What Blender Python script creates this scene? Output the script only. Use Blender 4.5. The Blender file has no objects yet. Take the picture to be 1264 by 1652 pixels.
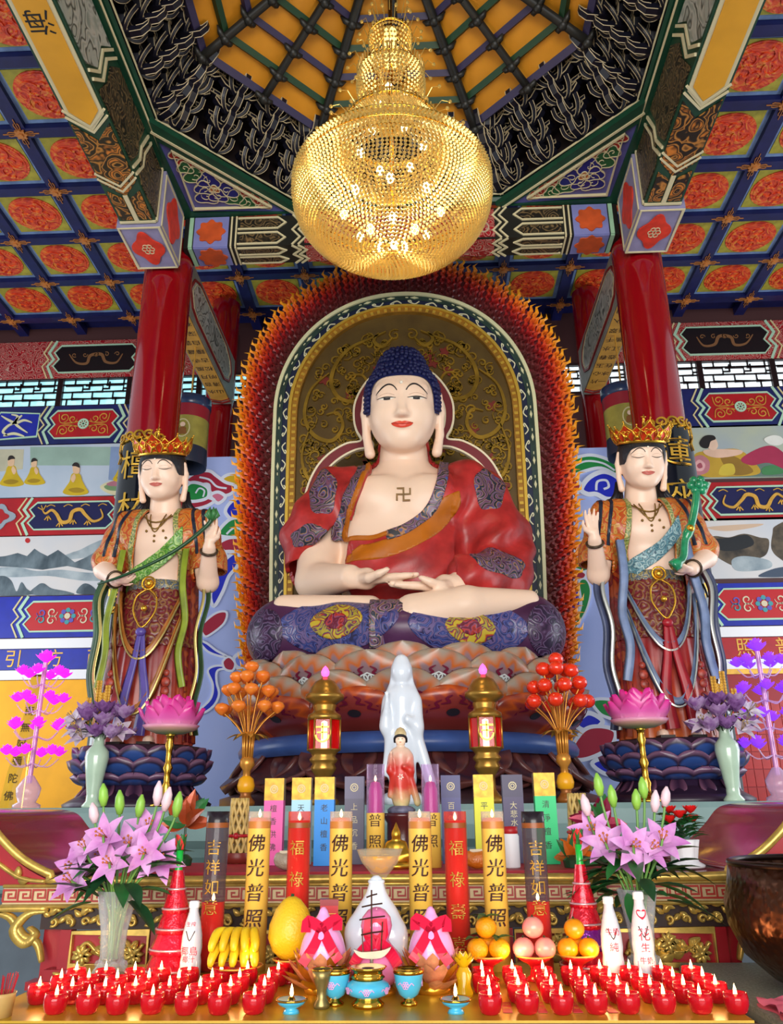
import bpy, math, random
import numpy as np
from mathutils import Vector, Matrix
random.seed(7); np.random.seed(7)
SC = bpy.context.scene
COL = SC.collection
PI = math.pi
cos, sin = math.cos, math.sin

# ---------------------------------------------------------------- camera
FPX, CX, CY, IW, IH = 1322.0, 632.0, 826.0, 1264.0, 1652.0
PITCH, YAW, ROLL = 0.3507, -0.0367, -0.0094
CAM = Vector((0.18, 0.0, 1.55))
fwd = Vector((sin(YAW)*cos(PITCH), cos(YAW)*cos(PITCH), sin(PITCH)))
rgt = Vector((cos(YAW), -sin(YAW), 0)); upv = rgt.cross(fwd)
rgt, upv = rgt*cos(ROLL)+upv*sin(ROLL), upv*cos(ROLL)-rgt*sin(ROLL)
cd = bpy.data.cameras.new('camera'); co = bpy.data.objects.new('camera', cd); COL.objects.link(co)
m3 = Matrix((rgt, upv, -fwd)).transposed()
co.matrix_world = Matrix.Translation(CAM) @ m3.to_4x4()
cd.sensor_fit = 'VERTICAL'; cd.sensor_height = 24.0; cd.lens = FPX/IH*24.0
cd.clip_start = 0.05; cd.clip_end = 200
SC.camera = co

# ---------------------------------------------------------------- world, lights, exposure
W = bpy.data.worlds.new('world'); SC.world = W; W.use_nodes = True
bg = W.node_tree.nodes['Background']
bg.inputs['Color'].default_value = (0.80, 0.89, 1.0, 1); bg.inputs['Strength'].default_value = 0.52
def area(name, loc, target, sx, sy, power, color):
    l = bpy.data.lights.new(name, 'AREA'); l.shape = 'RECTANGLE'; l.size = sx; l.size_y = sy
    l.energy = power; l.color = color
    o = bpy.data.objects.new(name, l); COL.objects.link(o); o.location = loc
    o.rotation_euler = (Vector(target)-Vector(loc)).to_track_quat('-Z', 'Y').to_euler()
    return o
# daylight through the open front doors behind the camera
area('entrance_daylight', (0.6, -9.0, 3.4), (0.0, 8.0, 3.4), 11.0, 6.0, 1850, (1.0, 0.97, 0.92))
# daylight from the hall's open sides, fill lamps added to brighten the back wall
area('side_daylight_fill', (-8.9, 8.6, 3.2), (3.0, 12.5, 3.0), 5.0, 4.0, 250, (0.86, 0.93, 1.0))
area('side_daylight_fill', (8.9, 8.6, 3.2), (-3.0, 12.5, 3.0), 5.0, 4.0, 250, (0.86, 0.93, 1.0))
SC.view_settings.view_transform = 'Standard'; SC.view_settings.look = 'None'
SC.view_settings.exposure = 0.25; SC.view_settings.gamma = 1.0
SC.view_settings.use_curve_mapping = False

# ---------------------------------------------------------------- helpers
def V3(*a): return np.array(a, float)
class G:
    """collects faces; every face carries a material slot"""
    def __init__(s): s.V = []; s.F = []; s.M = []
    def add(s, V, F, m=0):
        b = len(s.V); s.V.extend([tuple(map(float, v)) for v in V])
        for f in F: s.F.append(tuple(i+b for i in f)); s.M.append(m)
        return s
    def box(s, c, d, m=0, rz=0.0, taper=1.0):
        x, y, z = d[0]/2, d[1]/2, d[2]/2; P = []
        for sz in (-1, 1):
            k = taper if sz > 0 else 1
            for sx, sy in ((-1,-1),(1,-1),(1,1),(-1,1)):
                px, py = sx*x*k, sy*y*k
                P.append((c[0]+px*cos(rz)-py*sin(rz), c[1]+px*sin(rz)+py*cos(rz), c[2]+sz*z))
        return s.add(P, [(3,2,1,0),(4,5,6,7),(0,1,5,4),(1,2,6,5),(2,3,7,6),(3,0,4,7)], m)
    def b2(s, lo, hi, m=0):
        return s.box([(lo[i]+hi[i])/2 for i in range(3)], [hi[i]-lo[i] for i in range(3)], m)
    def lathe(s, prof, c=(0,0,0), n=24, m=0, sx=1.0, sy=1.0, wob=None):
        P = []; F = []; k = len(prof)
        for j, (r, z) in enumerate(prof):
            for i in range(n):
                a = 2*PI*i/n; rr = max(r, 1e-5)*(wob(a, j) if wob else 1)
                P.append((c[0]+rr*cos(a)*sx, c[1]+rr*sin(a)*sy, c[2]+z))
        for j in range(k-1):
            for i in range(n):
                F.append((j*n+i, j*n+(i+1) % n, (j+1)*n+(i+1) % n, (j+1)*n+i))
        return s.add(P, F, m)
    def tube(s, pts, r, n=6, m=0, cap=True, flat=1.0):
        pts = [np.array(p, float) for p in pts]; k = len(pts)
        rs = list(r) if hasattr(r, '__len__') else [r]*k
        T = []
        for i in range(k):
            t = pts[min(i+1, k-1)]-pts[max(i-1, 0)]; T.append(t/(np.linalg.norm(t)+1e-9))
        u = np.cross(T[0], (0,0,1.0))
        if np.linalg.norm(u) < 1e-3: u = np.cross(T[0], (0,1.0,0))
        u /= np.linalg.norm(u); P = []; F = []
        for i in range(k):
            u = u-T[i]*u.dot(T[i]); u /= (np.linalg.norm(u)+1e-9); v = np.cross(T[i], u)
            for j in range(n):
                a = 2*PI*j/n; P.append(pts[i]+rs[i]*(u*cos(a)+v*sin(a)*flat))
        for i in range(k-1):
            for j in range(n):
                F.append((i*n+j, i*n+(j+1) % n, (i+1)*n+(j+1) % n, (i+1)*n+j))
        if cap: F.append(tuple(range(n-1, -1, -1))); F.append(tuple((k-1)*n+j for j in range(n)))
        return s.add(P, F, m)
    def prism(s, fr, pts, z0, z1, m=0):
        n = len(pts); A = [fr(x, y, z0) for x, y in pts]+[fr(x, y, z1) for x, y in pts]
        F = [tuple(range(n-1, -1, -1)), tuple(range(n, 2*n))]+[(i, (i+1) % n, n+(i+1) % n, n+i) for i in range(n)]
        return s.add(A, F, m)
    def ribbon(s, fr, pts, w, z0, z1, m=0, closed=False, taper=False):
        P = [np.array(p, float) for p in pts]; k = len(P); L = []; Rr = []
        for i in range(k):
            if closed: a, b = P[i-1], P[(i+1) % k]
            else: a, b = P[max(i-1, 0)], P[min(i+1, k-1)]
            t = b-a; t /= (np.linalg.norm(t)+1e-9); nn = np.array((-t[1], t[0]))
            ww = w/2*((0.25+0.75*sin(PI*(i+0.5)/k)) if taper else 1)
            if closed or 0 < i < k-1:
                d1 = P[i]-P[i-1]; d1 /= (np.linalg.norm(d1)+1e-9); ww /= max(0.45, abs(-d1[1]*nn[0]+d1[0]*nn[1]))
            L.append(P[i]+nn*ww); Rr.append(P[i]-nn*ww)
        A = []
        for q in (L, Rr):
            for z in (z0, z1): A += [fr(p[0], p[1], z) for p in q]
        F = []; K = k if closed else k-1
        for i in range(K):
            j = (i+1) % k
            F += [(k+i, 3*k+i, 3*k+j, k+j), (i, k+i, k+j, j), (2*k+j, 3*k+j, 3*k+i, 2*k+i)]
        if not closed: F += [(0, 2*k, 3*k, k), (k-1, 2*k-1, 4*k-1, 3*k-1)]
        return s.add(A, F, m)
    def sphere(s, c, r, n=10, k=6, m=0):
        rr = r if hasattr(r, '__len__') else (r, r, r); P = [(c[0], c[1], c[2]-rr[2])]
        for j in range(1, k):
            t = -PI/2+PI*j/k
            for i in range(n):
                a = 2*PI*i/n; P.append((c[0]+rr[0]*cos(t)*cos(a), c[1]+rr[1]*cos(t)*sin(a), c[2]+rr[2]*sin(t)))
        P.append((c[0], c[1], c[2]+rr[2])); F = []; e = len(P)-1
        for i in range(n):
            F.append((0, 1+(i+1) % n, 1+i)); F.append((e, e-n+i, e-n+(i+1) % n))
        for j in range(k-2):
            for i in range(n):
                F.append((1+j*n+i, 1+j*n+(i+1) % n, 1+(j+1)*n+(i+1) % n, 1+(j+1)*n+i))
        return s.add(P, F, m)
    def grid(s, P, m=0, closed_u=False):
        """P: array [a][b] of points"""
        a, b = len(P), len(P[0]); F = []
        for i in range(a-1):
            for j in range(b if closed_u else b-1):
                F.append((i*b+j, i*b+(j+1) % b, (i+1)*b+(j+1) % b, (i+1)*b+j))
        return s.add([p for r in P for p in r], F, m)
    def merge(s, g, mat=None, m=None):
        b = len(s.V)
        for v in g.V: s.V.append(tuple((mat @ Vector(v))) if mat is not None else v)
        for f, mm in zip(g.F, g.M): s.F.append(tuple(i+b for i in f)); s.M.append(mm if m is None else m)
        return s
    def mesh(s, name, mats, smooth=False):
        me = bpy.data.meshes.new(name); me.from_pydata(s.V, [], s.F)
        for mt in (mats if isinstance(mats, (list, tuple)) else [mats]): me.materials.append(mt)
        if any(s.M): me.polygons.foreach_set('material_index', s.M)
        if smooth: me.polygons.foreach_set('use_smooth', [True]*len(s.F))
        me.update(); return me
    def obj(s, name, mats, parent=None, smooth=False, loc=None, rot=None):
        return link(name, s.mesh(name, mats, smooth), parent, loc, rot)

def link(name, me, parent=None, loc=None, rot=None, scale=None):
    o = bpy.data.objects.new(name, me); COL.objects.link(o)
    if parent is not None: o.parent = parent; KIDS.setdefault(parent.name, []).append(o)
    if loc is not None: o.location = loc
    if rot is not None: o.rotation_euler = rot
    if scale is not None: o.scale = scale
    return o
def tag(o, label, cat, group=None, kind=None):
    o['label'] = label; o['category'] = cat
    if group: o['group'] = group
    if kind: o['kind'] = kind
    return o
def struct(o, label=None):
    o['kind'] = 'structure'
    if label: o['label'] = label
    return o
def thing(name, label, cat, loc=(0,0,0), rz=0.0, group=None):
    o = bpy.data.objects.new(name, None); COL.objects.link(o); o.location = loc; o.rotation_euler = (0,0,rz)
    o.empty_display_size = 0.1
    return tag(o, label, cat, group)
def dup(root, loc=None, rz=None, label=None, scale=None):
    def cp(o, par):
        c = o.copy(); COL.objects.link(c)
        if par is not None: c.parent = par; KIDS.setdefault(par.name, []).append(c)
        for ch in list(KIDS.get(o.name, ())): cp(ch, c)
        return c
    r = cp(root, None)
    if loc is not None: r.location = loc
    if rz is not None: r.rotation_euler = (0,0,rz)
    if scale is not None: r.scale = scale
    if label: r['label'] = label
    return r
KIDS = {}
def planeXZ(y0, x0=0.0, z0=0.0, sgn=-1):
    """a wall facing -Y: local x -> X, y -> Z, depth -> -Y"""
    return lambda x, y, d=0.0: (x0+x, y0+sgn*d, z0+y)
def planeXY(z0, x0=0.0, y0=0.0):
    """a soffit facing down"""
    return lambda x, y, d=0.0: (x0+x, y0+y, z0-d)
def planeYZ(x0, y0=0.0, z0=0.0, sgn=1):
    return lambda x, y, d=0.0: (x0+sgn*d, y0+x, z0+y)
def flat(z=0.0): return lambda x, y, d=0.0: (x, y, z+d)

# ---------------------------------------------------------------- materials
def lin(h):
    h = h.lstrip('#'); c = [int(h[i:i+2], 16)/255 for i in (0, 2, 4)]
    return tuple((x/12.92 if x <= 0.04045 else ((x+0.055)/1.055)**2.4) for x in c)+(1.0,)
MATS = {}
def nodes(name):
    m = bpy.data.materials.new(name); m.use_nodes = True
    nt = m.node_tree; return m, nt, nt.nodes['Principled BSDF']
def mat(name, col, rough=0.5, metal=0.0, var=0.0, vscale=6.0, bump=0.0, bscale=30.0, emit=0.0, ecol=None,
        trans=0.0, coat=0.0, alpha=1.0, ior=1.45, sss=0.0, col2=None, stretch=(1,1,1)):
    if name in MATS: return MATS[name]
    m, nt, p = nodes(name); N, L = nt.nodes, nt.links
    c = lin(col); p.inputs['Base Color'].default_value = c
    p.inputs['Roughness'].default_value = rough; p.inputs['Metallic'].default_value = metal
    p.inputs['IOR'].default_value = ior
    if trans: p.inputs['Transmission Weight'].default_value = trans
    if coat: p.inputs['Coat Weight'].default_value = coat; p.inputs['Coat Roughness'].default_value = 0.08
    if alpha < 1: p.inputs['Alpha'].default_value = alpha
    if sss: p.inputs['Subsurface Weight'].default_value = sss; p.inputs['Subsurface Radius'].default_value = (0.05,0.03,0.02)
    if emit:
        p.inputs['Emission Color'].default_value = lin(ecol or col); p.inputs['Emission Strength'].default_value = emit
    if var or col2 or bump:
        tc = N.new('ShaderNodeTexCoord'); mp = N.new('ShaderNodeMapping'); mp.inputs['Scale'].default_value = stretch
        L.new(tc.outputs['Object'], mp.inputs['Vector'])
    if var or col2:
        nz = N.new('ShaderNodeTexNoise'); nz.inputs['Scale'].default_value = vscale; nz.inputs['Detail'].default_value = 6
        L.new(mp.outputs['Vector'], nz.inputs['Vector'])
        rp = N.new('ShaderNodeValToRGB'); rp.color_ramp.elements[0].position = 0.32; rp.color_ramp.elements[1].position = 0.68
        d = lin(col2) if col2 else tuple(x*(1-var) for x in c[:3])+(1,)
        rp.color_ramp.elements[0].color = d
        rp.color_ramp.elements[1].color = c if col2 else tuple(min(1, x*(1+var*0.6)) for x in c[:3])+(1,)
        L.new(nz.outputs['Fac'], rp.inputs['Fac']); L.new(rp.outputs['Color'], p.inputs['Base Color'])
    if bump:
        b = N.new('ShaderNodeTexNoise'); b.inputs['Scale'].default_value = bscale; b.inputs['Detail'].default_value = 4
        L.new(mp.outputs['Vector'], b.inputs['Vector'])
        bn = N.new('ShaderNodeBump'); bn.inputs['Strength'].default_value = bump; bn.inputs['Distance'].default_value = 0.02
        L.new(b.outputs['Fac'], bn.inputs['Height']); L.new(bn.outputs['Normal'], p.inputs['Normal'])
    MATS[name] = m; return m
def brocade(name, cols, scale=9.0, rough=0.35, ring=26.0, warp=0.35, metal=0.0, bump=0.25, pos=None):
    """painted ornament: warped voronoi rosettes and scroll bands run through a stepped ramp"""
    if name in MATS: return MATS[name]
    m, nt, p = nodes(name); N, L = nt.nodes, nt.links
    tc = N.new('ShaderNodeTexCoord')
    nz = N.new('ShaderNodeTexNoise'); nz.inputs['Scale'].default_value = scale*0.6; nz.inputs['Detail'].default_value = 2
    L.new(tc.outputs['Object'], nz.inputs['Vector'])
    sub = N.new('ShaderNodeVectorMath'); sub.operation = 'SUBTRACT'; sub.inputs[1].default_value = (0.5,0.5,0.5)
    L.new(nz.outputs['Color'], sub.inputs[0])
    sc = N.new('ShaderNodeVectorMath'); sc.operation = 'SCALE'; sc.inputs['Scale'].default_value = warp/scale*4
    L.new(sub.outputs[0], sc.inputs[0])
    ad = N.new('ShaderNodeVectorMath'); ad.operation = 'ADD'; L.new(tc.outputs['Object'], ad.inputs[0]); L.new(sc.outputs[0], ad.inputs[1])
    vo = N.new('ShaderNodeTexVoronoi'); vo.inputs['Scale'].default_value = scale; L.new(ad.outputs[0], vo.inputs['Vector'])
    mu = N.new('ShaderNodeMath'); mu.operation = 'MULTIPLY'; mu.inputs[1].default_value = ring; L.new(vo.outputs['Distance'], mu.inputs[0])
    si = N.new('ShaderNodeMath'); si.operation = 'SINE'; L.new(mu.outputs[0], si.inputs[0])
    mr = N.new('ShaderNodeMapRange'); mr.inputs['From Min'].default_value = -1; L.new(si.outputs[0], mr.inputs['Value'])
    n2 = N.new('ShaderNodeTexNoise'); n2.inputs['Scale'].default_value = scale*2.2; n2.inputs['Detail'].default_value = 1
    L.new(tc.outputs['Object'], n2.inputs['Vector'])
    mx = N.new('ShaderNodeMath'); mx.operation = 'MULTIPLY_ADD'; mx.inputs[1].default_value = 0.62
    L.new(mr.outputs[0], mx.inputs[0])
    m3_ = N.new('ShaderNodeMath'); m3_.operation = 'MULTIPLY'; m3_.inputs[1].default_value = 0.55; L.new(n2.outputs['Fac'], m3_.inputs[0])
    L.new(m3_.outputs[0], mx.inputs[2])
    rp = N.new('ShaderNodeValToRGB'); e = rp.color_ramp.elements; k = len(cols)
    rp.color_ramp.interpolation = 'EASE'
    while len(e) < k: e.new(0.5)
    for i, cc in enumerate(cols):
        e[i].position = (pos[i] if pos else 0.18+0.64*i/(k-1)); e[i].color = lin(cc)
    L.new(mx.outputs[0], rp.inputs['Fac']); L.new(rp.outputs['Color'], p.inputs['Base Color'])
    p.inputs['Roughness'].default_value = rough; p.inputs['Metallic'].default_value = metal
    if bump:
        bn = N.new('ShaderNodeBump'); bn.inputs['Strength'].default_value = bump; bn.inputs['Distance'].default_value = 0.02
        L.new(mx.outputs[0], bn.inputs['Height']); L.new(bn.outputs['Normal'], p.inputs['Normal'])
    MATS[name] = m; return m
def gradient(name, cols, axis, lo, hi, rough=0.4, bump=0.0, bscale=20, coat=0.0, radial=False, sss=0.0, noise=0.0):
    """a painted colour run along one object axis (petal tips, flame tips)"""
    if name in MATS: return MATS[name]
    m, nt, p = nodes(name); N, L = nt.nodes, nt.links
    tc = N.new('ShaderNodeTexCoord'); sp = N.new('ShaderNodeSeparateXYZ'); L.new(tc.outputs['Object'], sp.inputs[0])
    src = sp.outputs[axis]
    if radial:
        ln = N.new('ShaderNodeVectorMath'); ln.operation = 'LENGTH'; L.new(tc.outputs['Object'], ln.inputs[0]); src = ln.outputs['Value']
    if noise:
        nz = N.new('ShaderNodeTexNoise'); nz.inputs['Scale'].default_value = bscale; L.new(tc.outputs['Object'], nz.inputs['Vector'])
        ma = N.new('ShaderNodeMath'); ma.operation = 'MULTIPLY_ADD'; ma.inputs[1].default_value = noise
        L.new(nz.outputs['Fac'], ma.inputs[0]); L.new(src, ma.inputs[2]); src = ma.outputs[0]
    mr = N.new('ShaderNodeMapRange'); mr.inputs['From Min'].default_value = lo; mr.inputs['From Max'].default_value = hi; L.new(src, mr.inputs['Value'])
    rp = N.new('ShaderNodeValToRGB'); e = rp.color_ramp.elements
    while len(e) < len(cols): e.new(0.5)
    for i, cc in enumerate(cols): e[i].position = i/(len(cols)-1); e[i].color = lin(cc)
    L.new(mr.outputs[0], rp.inputs['Fac']); L.new(rp.outputs['Color'], p.inputs['Base Color'])
    p.inputs['Roughness'].default_value = rough
    if coat: p.inputs['Coat Weight'].default_value = coat
    if sss: p.inputs['Subsurface Weight'].default_value = sss; p.inputs['Subsurface Radius'].default_value = (0.02,0.01,0.01)
    if bump:
        b = N.new('ShaderNodeTexNoise'); b.inputs['Scale'].default_value = bscale; L.new(tc.outputs['Object'], b.inputs['Vector'])
        bn = N.new('ShaderNodeBump'); bn.inputs['Strength'].default_value = bump; bn.inputs['Distance'].default_value = 0.02
        L.new(b.outputs['Fac'], bn.inputs['Height']); L.new(bn.outputs['Normal'], p.inputs['Normal'])
    MATS[name] = m; return m
def glassy(name, col, a=0.35, rough=0.05):
    """thin clear wall: mostly see-through with a sharp sheen"""
    if name in MATS: return MATS[name]
    m, nt, p = nodes(name); N, L = nt.nodes, nt.links
    t = N.new('ShaderNodeBsdfTransparent'); t.inputs[0].default_value = tuple(0.4+0.6*x for x in lin(col)[:3])+(1,)
    p.inputs['Base Color'].default_value = lin(col); p.inputs['Roughness'].default_value = rough
    p.inputs['Coat Weight'].default_value = 0.6
    fr = N.new('ShaderNodeLayerWeight'); fr.inputs['Blend'].default_value = 0.3
    ma = N.new('ShaderNodeMath'); ma.operation = 'MULTIPLY_ADD'; ma.inputs[1].default_value = 0.5; ma.inputs[2].default_value = a
    ma.use_clamp = True; L.new(fr.outputs['Facing'], ma.inputs[0])
    mx = N.new('ShaderNodeMixShader'); L.new(ma.outputs[0], mx.inputs[0]); L.new(t.outputs[0], mx.inputs[1]); L.new(p.outputs[0], mx.inputs[2])
    L.new(mx.outputs[0], N['Material Output'].inputs['Surface'])
    MATS[name] = m; return m
def emis(name, col, s):
    if name in MATS: return MATS[name]
    m, nt, p = nodes(name); p.inputs['Base Color'].default_value = lin(col)
    p.inputs['Emission Color'].default_value = lin(col); p.inputs['Emission Strength'].default_value = s
    MATS[name] = m; return m

GOLD = mat('gold_leaf', '#e8b13a', 0.28, 0.85, var=0.25, vscale=14)
GILT = mat('gilt_paint', '#d9a544', 0.42, 0.35, var=0.2, vscale=10)
BRASS = mat('polished_brass', '#d8a23a', 0.18, 1.0)
CREAM = mat('cream_line', '#cfc39a', 0.5)
NAVY = mat('navy_lacquer', '#141a52', 0.4, var=0.25)
BLUEP = mat('ultramarine_paint', '#17259b', 0.4, var=0.15)
REDP = mat('vermilion_paint', '#b01b22', 0.4, var=0.15)
REDL = mat('crimson_lacquer', '#8e0712', 0.16, var=0.08, coat=0.6)
GREENP = mat('dark_green_paint', '#12402c', 0.45, var=0.2)
MINT = mat('mint_paint', '#9cc7a4', 0.5, var=0.1)
BLACK = mat('black_paint', '#0b0a10', 0.4)
WHITEP = mat('white_paint', '#e6e4e6', 0.5)
MAROON = mat('maroon_lacquer', '#8c1230', 0.2, var=0.08, coat=0.4)
SKIN = mat('painted_skin', '#f3d3b8', 0.38, sss=0.05)

# ---------------------------------------------------------------- drawing shapes
def circ(cx, cy, r, n=20, a0=0.0, a1=2*PI, ry=None):
    ry = r if ry is None else ry; full = abs(a1-a0-2*PI) < 1e-6
    return [(cx+r*cos(a0+(a1-a0)*i/(n if full else n-1)), cy+ry*sin(a0+(a1-a0)*i/(n if full else n-1))) for i in range(n)]
def scroll(cx, cy, r, turns=1.25, a0=0.0, d=1, n=18, tail=None):
    P = [(cx+r*(1-0.8*i/(n-1))*cos(a0+d*2*PI*turns*i/(n-1)), cy+r*(1-0.8*i/(n-1))*sin(a0+d*2*PI*turns*i/(n-1))) for i in range(n)]
    if tail:
        q = bez([tail[0], tail[1] if len(tail) > 1 else tail[0], P[0]], 6); P = q[:-1]+P
    return P
def bez(pts, n=12):
    P = [np.array(p, float) for p in pts]; out = []
    for i in range(n):
        t = i/(n-1); Q = P
        while len(Q) > 1: Q = [Q[k]*(1-t)+Q[k+1]*t for k in range(len(Q)-1)]
        out.append(tuple(Q[0]))
    return out
def spline(pts, n=8, closed=False):
    P = [np.array(p, float) for p in pts]; k = len(P); out = []
    for i in range(k if closed else k-1):
        if closed: a, b, c, d = P[i-1], P[i], P[(i+1) % k], P[(i+2) % k]
        else: a, b, c, d = P[max(i-1,0)], P[i], P[i+1], P[min(i+2,k-1)]
        for j in range(n):
            t = j/n
            out.append(tuple(0.5*((2*b)+(-a+c)*t+(2*a-5*b+4*c-d)*t*t+(-a+3*b-3*c+d)*t**3)))
    if not closed: out.append(tuple(P[-1]))
    return out
def mirror(P): return [(-x, y) for x, y in P]
def rect(x0, y0, x1, y1): return [(x0,y0),(x1,y0),(x1,y1),(x0,y1)]
def text_mesh(s, size, name='lettering', depth=0.0):
    cu = bpy.data.curves.new(name, 'FONT'); cu.body = s; cu.size = size; cu.align_x = 'CENTER'; cu.align_y = 'CENTER'
    cu.extrude = depth; cu.resolution_u = 3
    o = bpy.data.objects.new(name, cu); COL.objects.link(o)
    dg = bpy.context.evaluated_depsgraph_get(); me = bpy.data.meshes.new_from_object(o.evaluated_get(dg))
    bpy.data.objects.remove(o); bpy.data.curves.remove(cu); me.name = name; return me
_TM = {}
def text_obj(s, size, fr, x, y, d, material, parent, depth=0.002, bend=None, stretch=1.0, name='lettering', slant=0.0, bold=0.0):
    key = s
    if key not in _TM:
        me = text_mesh(s, 1.0); nv = len(me.vertices); co_ = np.empty(nv*3); me.vertices.foreach_get('co', co_)
        _TM[key] = (co_.reshape(-1,3), [tuple(p.vertices) for p in me.polygons]); bpy.data.meshes.remove(me)
    Vv, Ff = _TM[key]; g = G()
    for off in ((0.0,) if not bold else (-bold*size, bold*size)):
        g.add([fr(x+off+v[0]*size*stretch+slant*v[1]*size, y+v[1]*size+off*.5, d) for v in Vv], Ff)
    return g.obj(name, material, parent)

# ================================================================ THE HALL
YB = 13.0          # back wall
ZC = 10.0          # coffered ceiling
OC, OA, OH = 5.75, 2.72, 1.32     # octagon opening: centre Y, apothem, half edge
FLOOR = mat('granite_floor', '#8b8d92', 0.35, var=0.25, vscale=40)
g = G(); g.b2((-9, -6, -0.1), (9, 13.3, 0.0)); struct(g.obj('floor', FLOOR), 'polished grey granite floor of the hall')

# ---- coffered ceiling
struct(G().b2((-8.6,-6.5,10.15),(8.6,1.6,10.3)).obj('ceiling', NAVY), 'plain dark ceiling over the front of the hall')
XL = [0.55+1.1*k for k in range(-8, 8)]
YL = [3.93+1.0705*k for k in range(9)]
SLATE = mat('coffer_border', '#7f97c0', 0.5, var=0.25)
OLIVE = mat('coffer_field', '#b5a838', 0.5, var=0.3, vscale=9)
def medal_mat():
    m, nt, p = nodes('coffer_medallion'); N, L = nt.nodes, nt.links
    tc = N.new('ShaderNodeTexCoord'); nz = N.new('ShaderNodeTexNoise'); nz.inputs['Scale'].default_value = 5; nz.inputs['Distortion'].default_value = 3.5
    nz.inputs['Detail'].default_value = 3; L.new(tc.outputs['Object'], nz.inputs['Vector'])
    rp = N.new('ShaderNodeValToRGB'); e = rp.color_ramp.elements; e[0].position = 0.36; e[0].color = lin('#c02c14'); e[1].position = 0.66; e[1].color = lin('#f08a30')
    e2 = e.new(0.5); e2.color = lin('#e8461c')
    L.new(nz.outputs['Fac'], rp.inputs['Fac']); L.new(rp.outputs['Color'], p.inputs['Base Color'])
    bn = N.new('ShaderNodeBump'); bn.inputs['Strength'].default_value = 0.6; bn.inputs['Distance'].default_value = 0.03
    L.new(nz.outputs['Fac'], bn.inputs['Height']); L.new(bn.outputs['Normal'], p.inputs['Normal']); p.inputs['Roughness'].default_value = 0.5
    return m
MEDAL = medal_mat()
g = G(); g.b2((-8.3, 1.5, ZC+0.12), (-2.74, 13.2, ZC+0.2)); g.b2((2.74, 1.5, ZC+0.12), (8.3, 13.2, ZC+0.2)); g.b2((-2.74, 8.5, ZC+0.12), (2.74, 13.2, ZC+0.2))
ceiling = struct(g.obj('ceiling', NAVY), 'navy lattice ceiling with red roundels in square coffers')
hw, hd = 0.55-0.085, 0.535-0.085
f0 = planeXY(ZC+0.075)
g = G(); g.prism(f0, rect(-hw,-hd,hw,hd), 0, 0.03, 0); g.prism(f0, rect(-hw+.07,-hd+.07,hw-.07,hd-.07), 0.03, 0.04, 1)
ME_COF = g.mesh('coffer_panel', [SLATE, OLIVE])
g = G(); rr = min(hw, hd)-0.085
g.prism(f0, circ(0,0,rr*1.03,28,ry=rr), 0.04, 0.052); g.prism(f0, circ(0,0,rr-.03,28), 0.052, 0.06)
for k in range(5):
    a = 2*PI*k/5; g.ribbon(f0, scroll(.16*cos(a), .16*sin(a), .13, 1.1, a), .03, .058, .075)
ME_MED = g.mesh('medallion', MEDAL)
g = G(); f1 = planeXY(ZC-0.035)
g.prism(f1, [(.075*(1+.2*cos(8*a))*cos(a), .075*(1+.2*cos(8*a))*sin(a)) for a in np.linspace(0, 2*PI, 33)[:-1]], 0, .03, 0); g.prism(f1, circ(0,0,.035,8), .03, .05, 0)
for k in range(4):
    a = k*PI/2
    for da in (-.32, 0, .32):
        q = [(.075*cos(a+da), .075*sin(a+da)), (.15*cos(a+da*.75), .15*sin(a+da*.75)), ((.24-.2*abs(da))*cos(a+da*.4), (.24-.2*abs(da))*sin(a+da*.4))]
        g.ribbon(f1, q, .009, 0, .012, 0)
BOSSM = mat('boss_copper', '#c9803f', 0.5, 0.2, var=0.2); ME_BOSS = g.mesh('boss', BOSSM)
for i in range(len(XL)-1):
    for j in range(len(YL)-1):
        x, y = (XL[i]+XL[i+1])/2, (YL[j]+YL[j+1])/2
        if abs(x) < 2.7 and y < 8.5: continue
        if j == len(YL)-2 and False: continue
        c_ = link('coffer_panel', ME_COF, ceiling, (x, y, 0)); link('medallion', ME_MED, c_)
for x in XL:
    y0 = 8.5 if abs(x) < 2.7 else 1.5
    g = G(); g.b2((x-.085, y0, ZC-.03), (x+.085, 13.1, ZC+.125)); g.obj('lattice_bar', NAVY, ceiling)
for y in YL:
    for lo, hi in (((-8.25, -2.74), (2.74, 8.25)) if y < 8.4 else ((-8.25, 8.25),)):
        g = G(); g.b2((lo, y-.08, ZC-.034), (hi, y+.08, ZC+.125)); g.obj('lattice_bar', NAVY, ceiling)
    for x in XL:
        if abs(x) > 2.7 or y > 8.5: link('boss', ME_BOSS, ceiling, (x, y, 0))

# ---- ornament bits for painted beams
def zig(x, h, w, s=1): return [(x, -h/2), (x+s*w*.5, -h/4), (x, 0), (x+s*w*.5, h/4), (x, h/2)]
def chev(x, h, w): return [(x, -h/2), (x+w, 0), (x, h/2)]
SCROLLRED = brocade('scroll_red', ['#7d0f18','#b0202a','#b99a8a','#8f1420'], 7, ring=20)
SCROLLBLUE = brocade('scroll_navy', ['#10144a','#1a2070','#3b3f7a','#10144a'], 7, ring=18)
DARKPAINT = brocade('smoky_painting', ['#15130f','#3a3020','#7c6440','#1a1712'], 6, ring=16)
OCHREPAINT = brocade('ochre_painting', ['#c8772b','#15170f','#b87a35','#171a10'], 5, ring=14, bump=0.1)
YELLOWP = mat('ochre_yellow_panel', '#d99a20', 0.45, var=0.12, vscale=2)
LANDS = brocade('ink_landscape', ['#8e9488','#b9b8ad','#4e5048','#a8aba0'], 3.0, ring=9, warp=0.8, bump=0)

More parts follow.
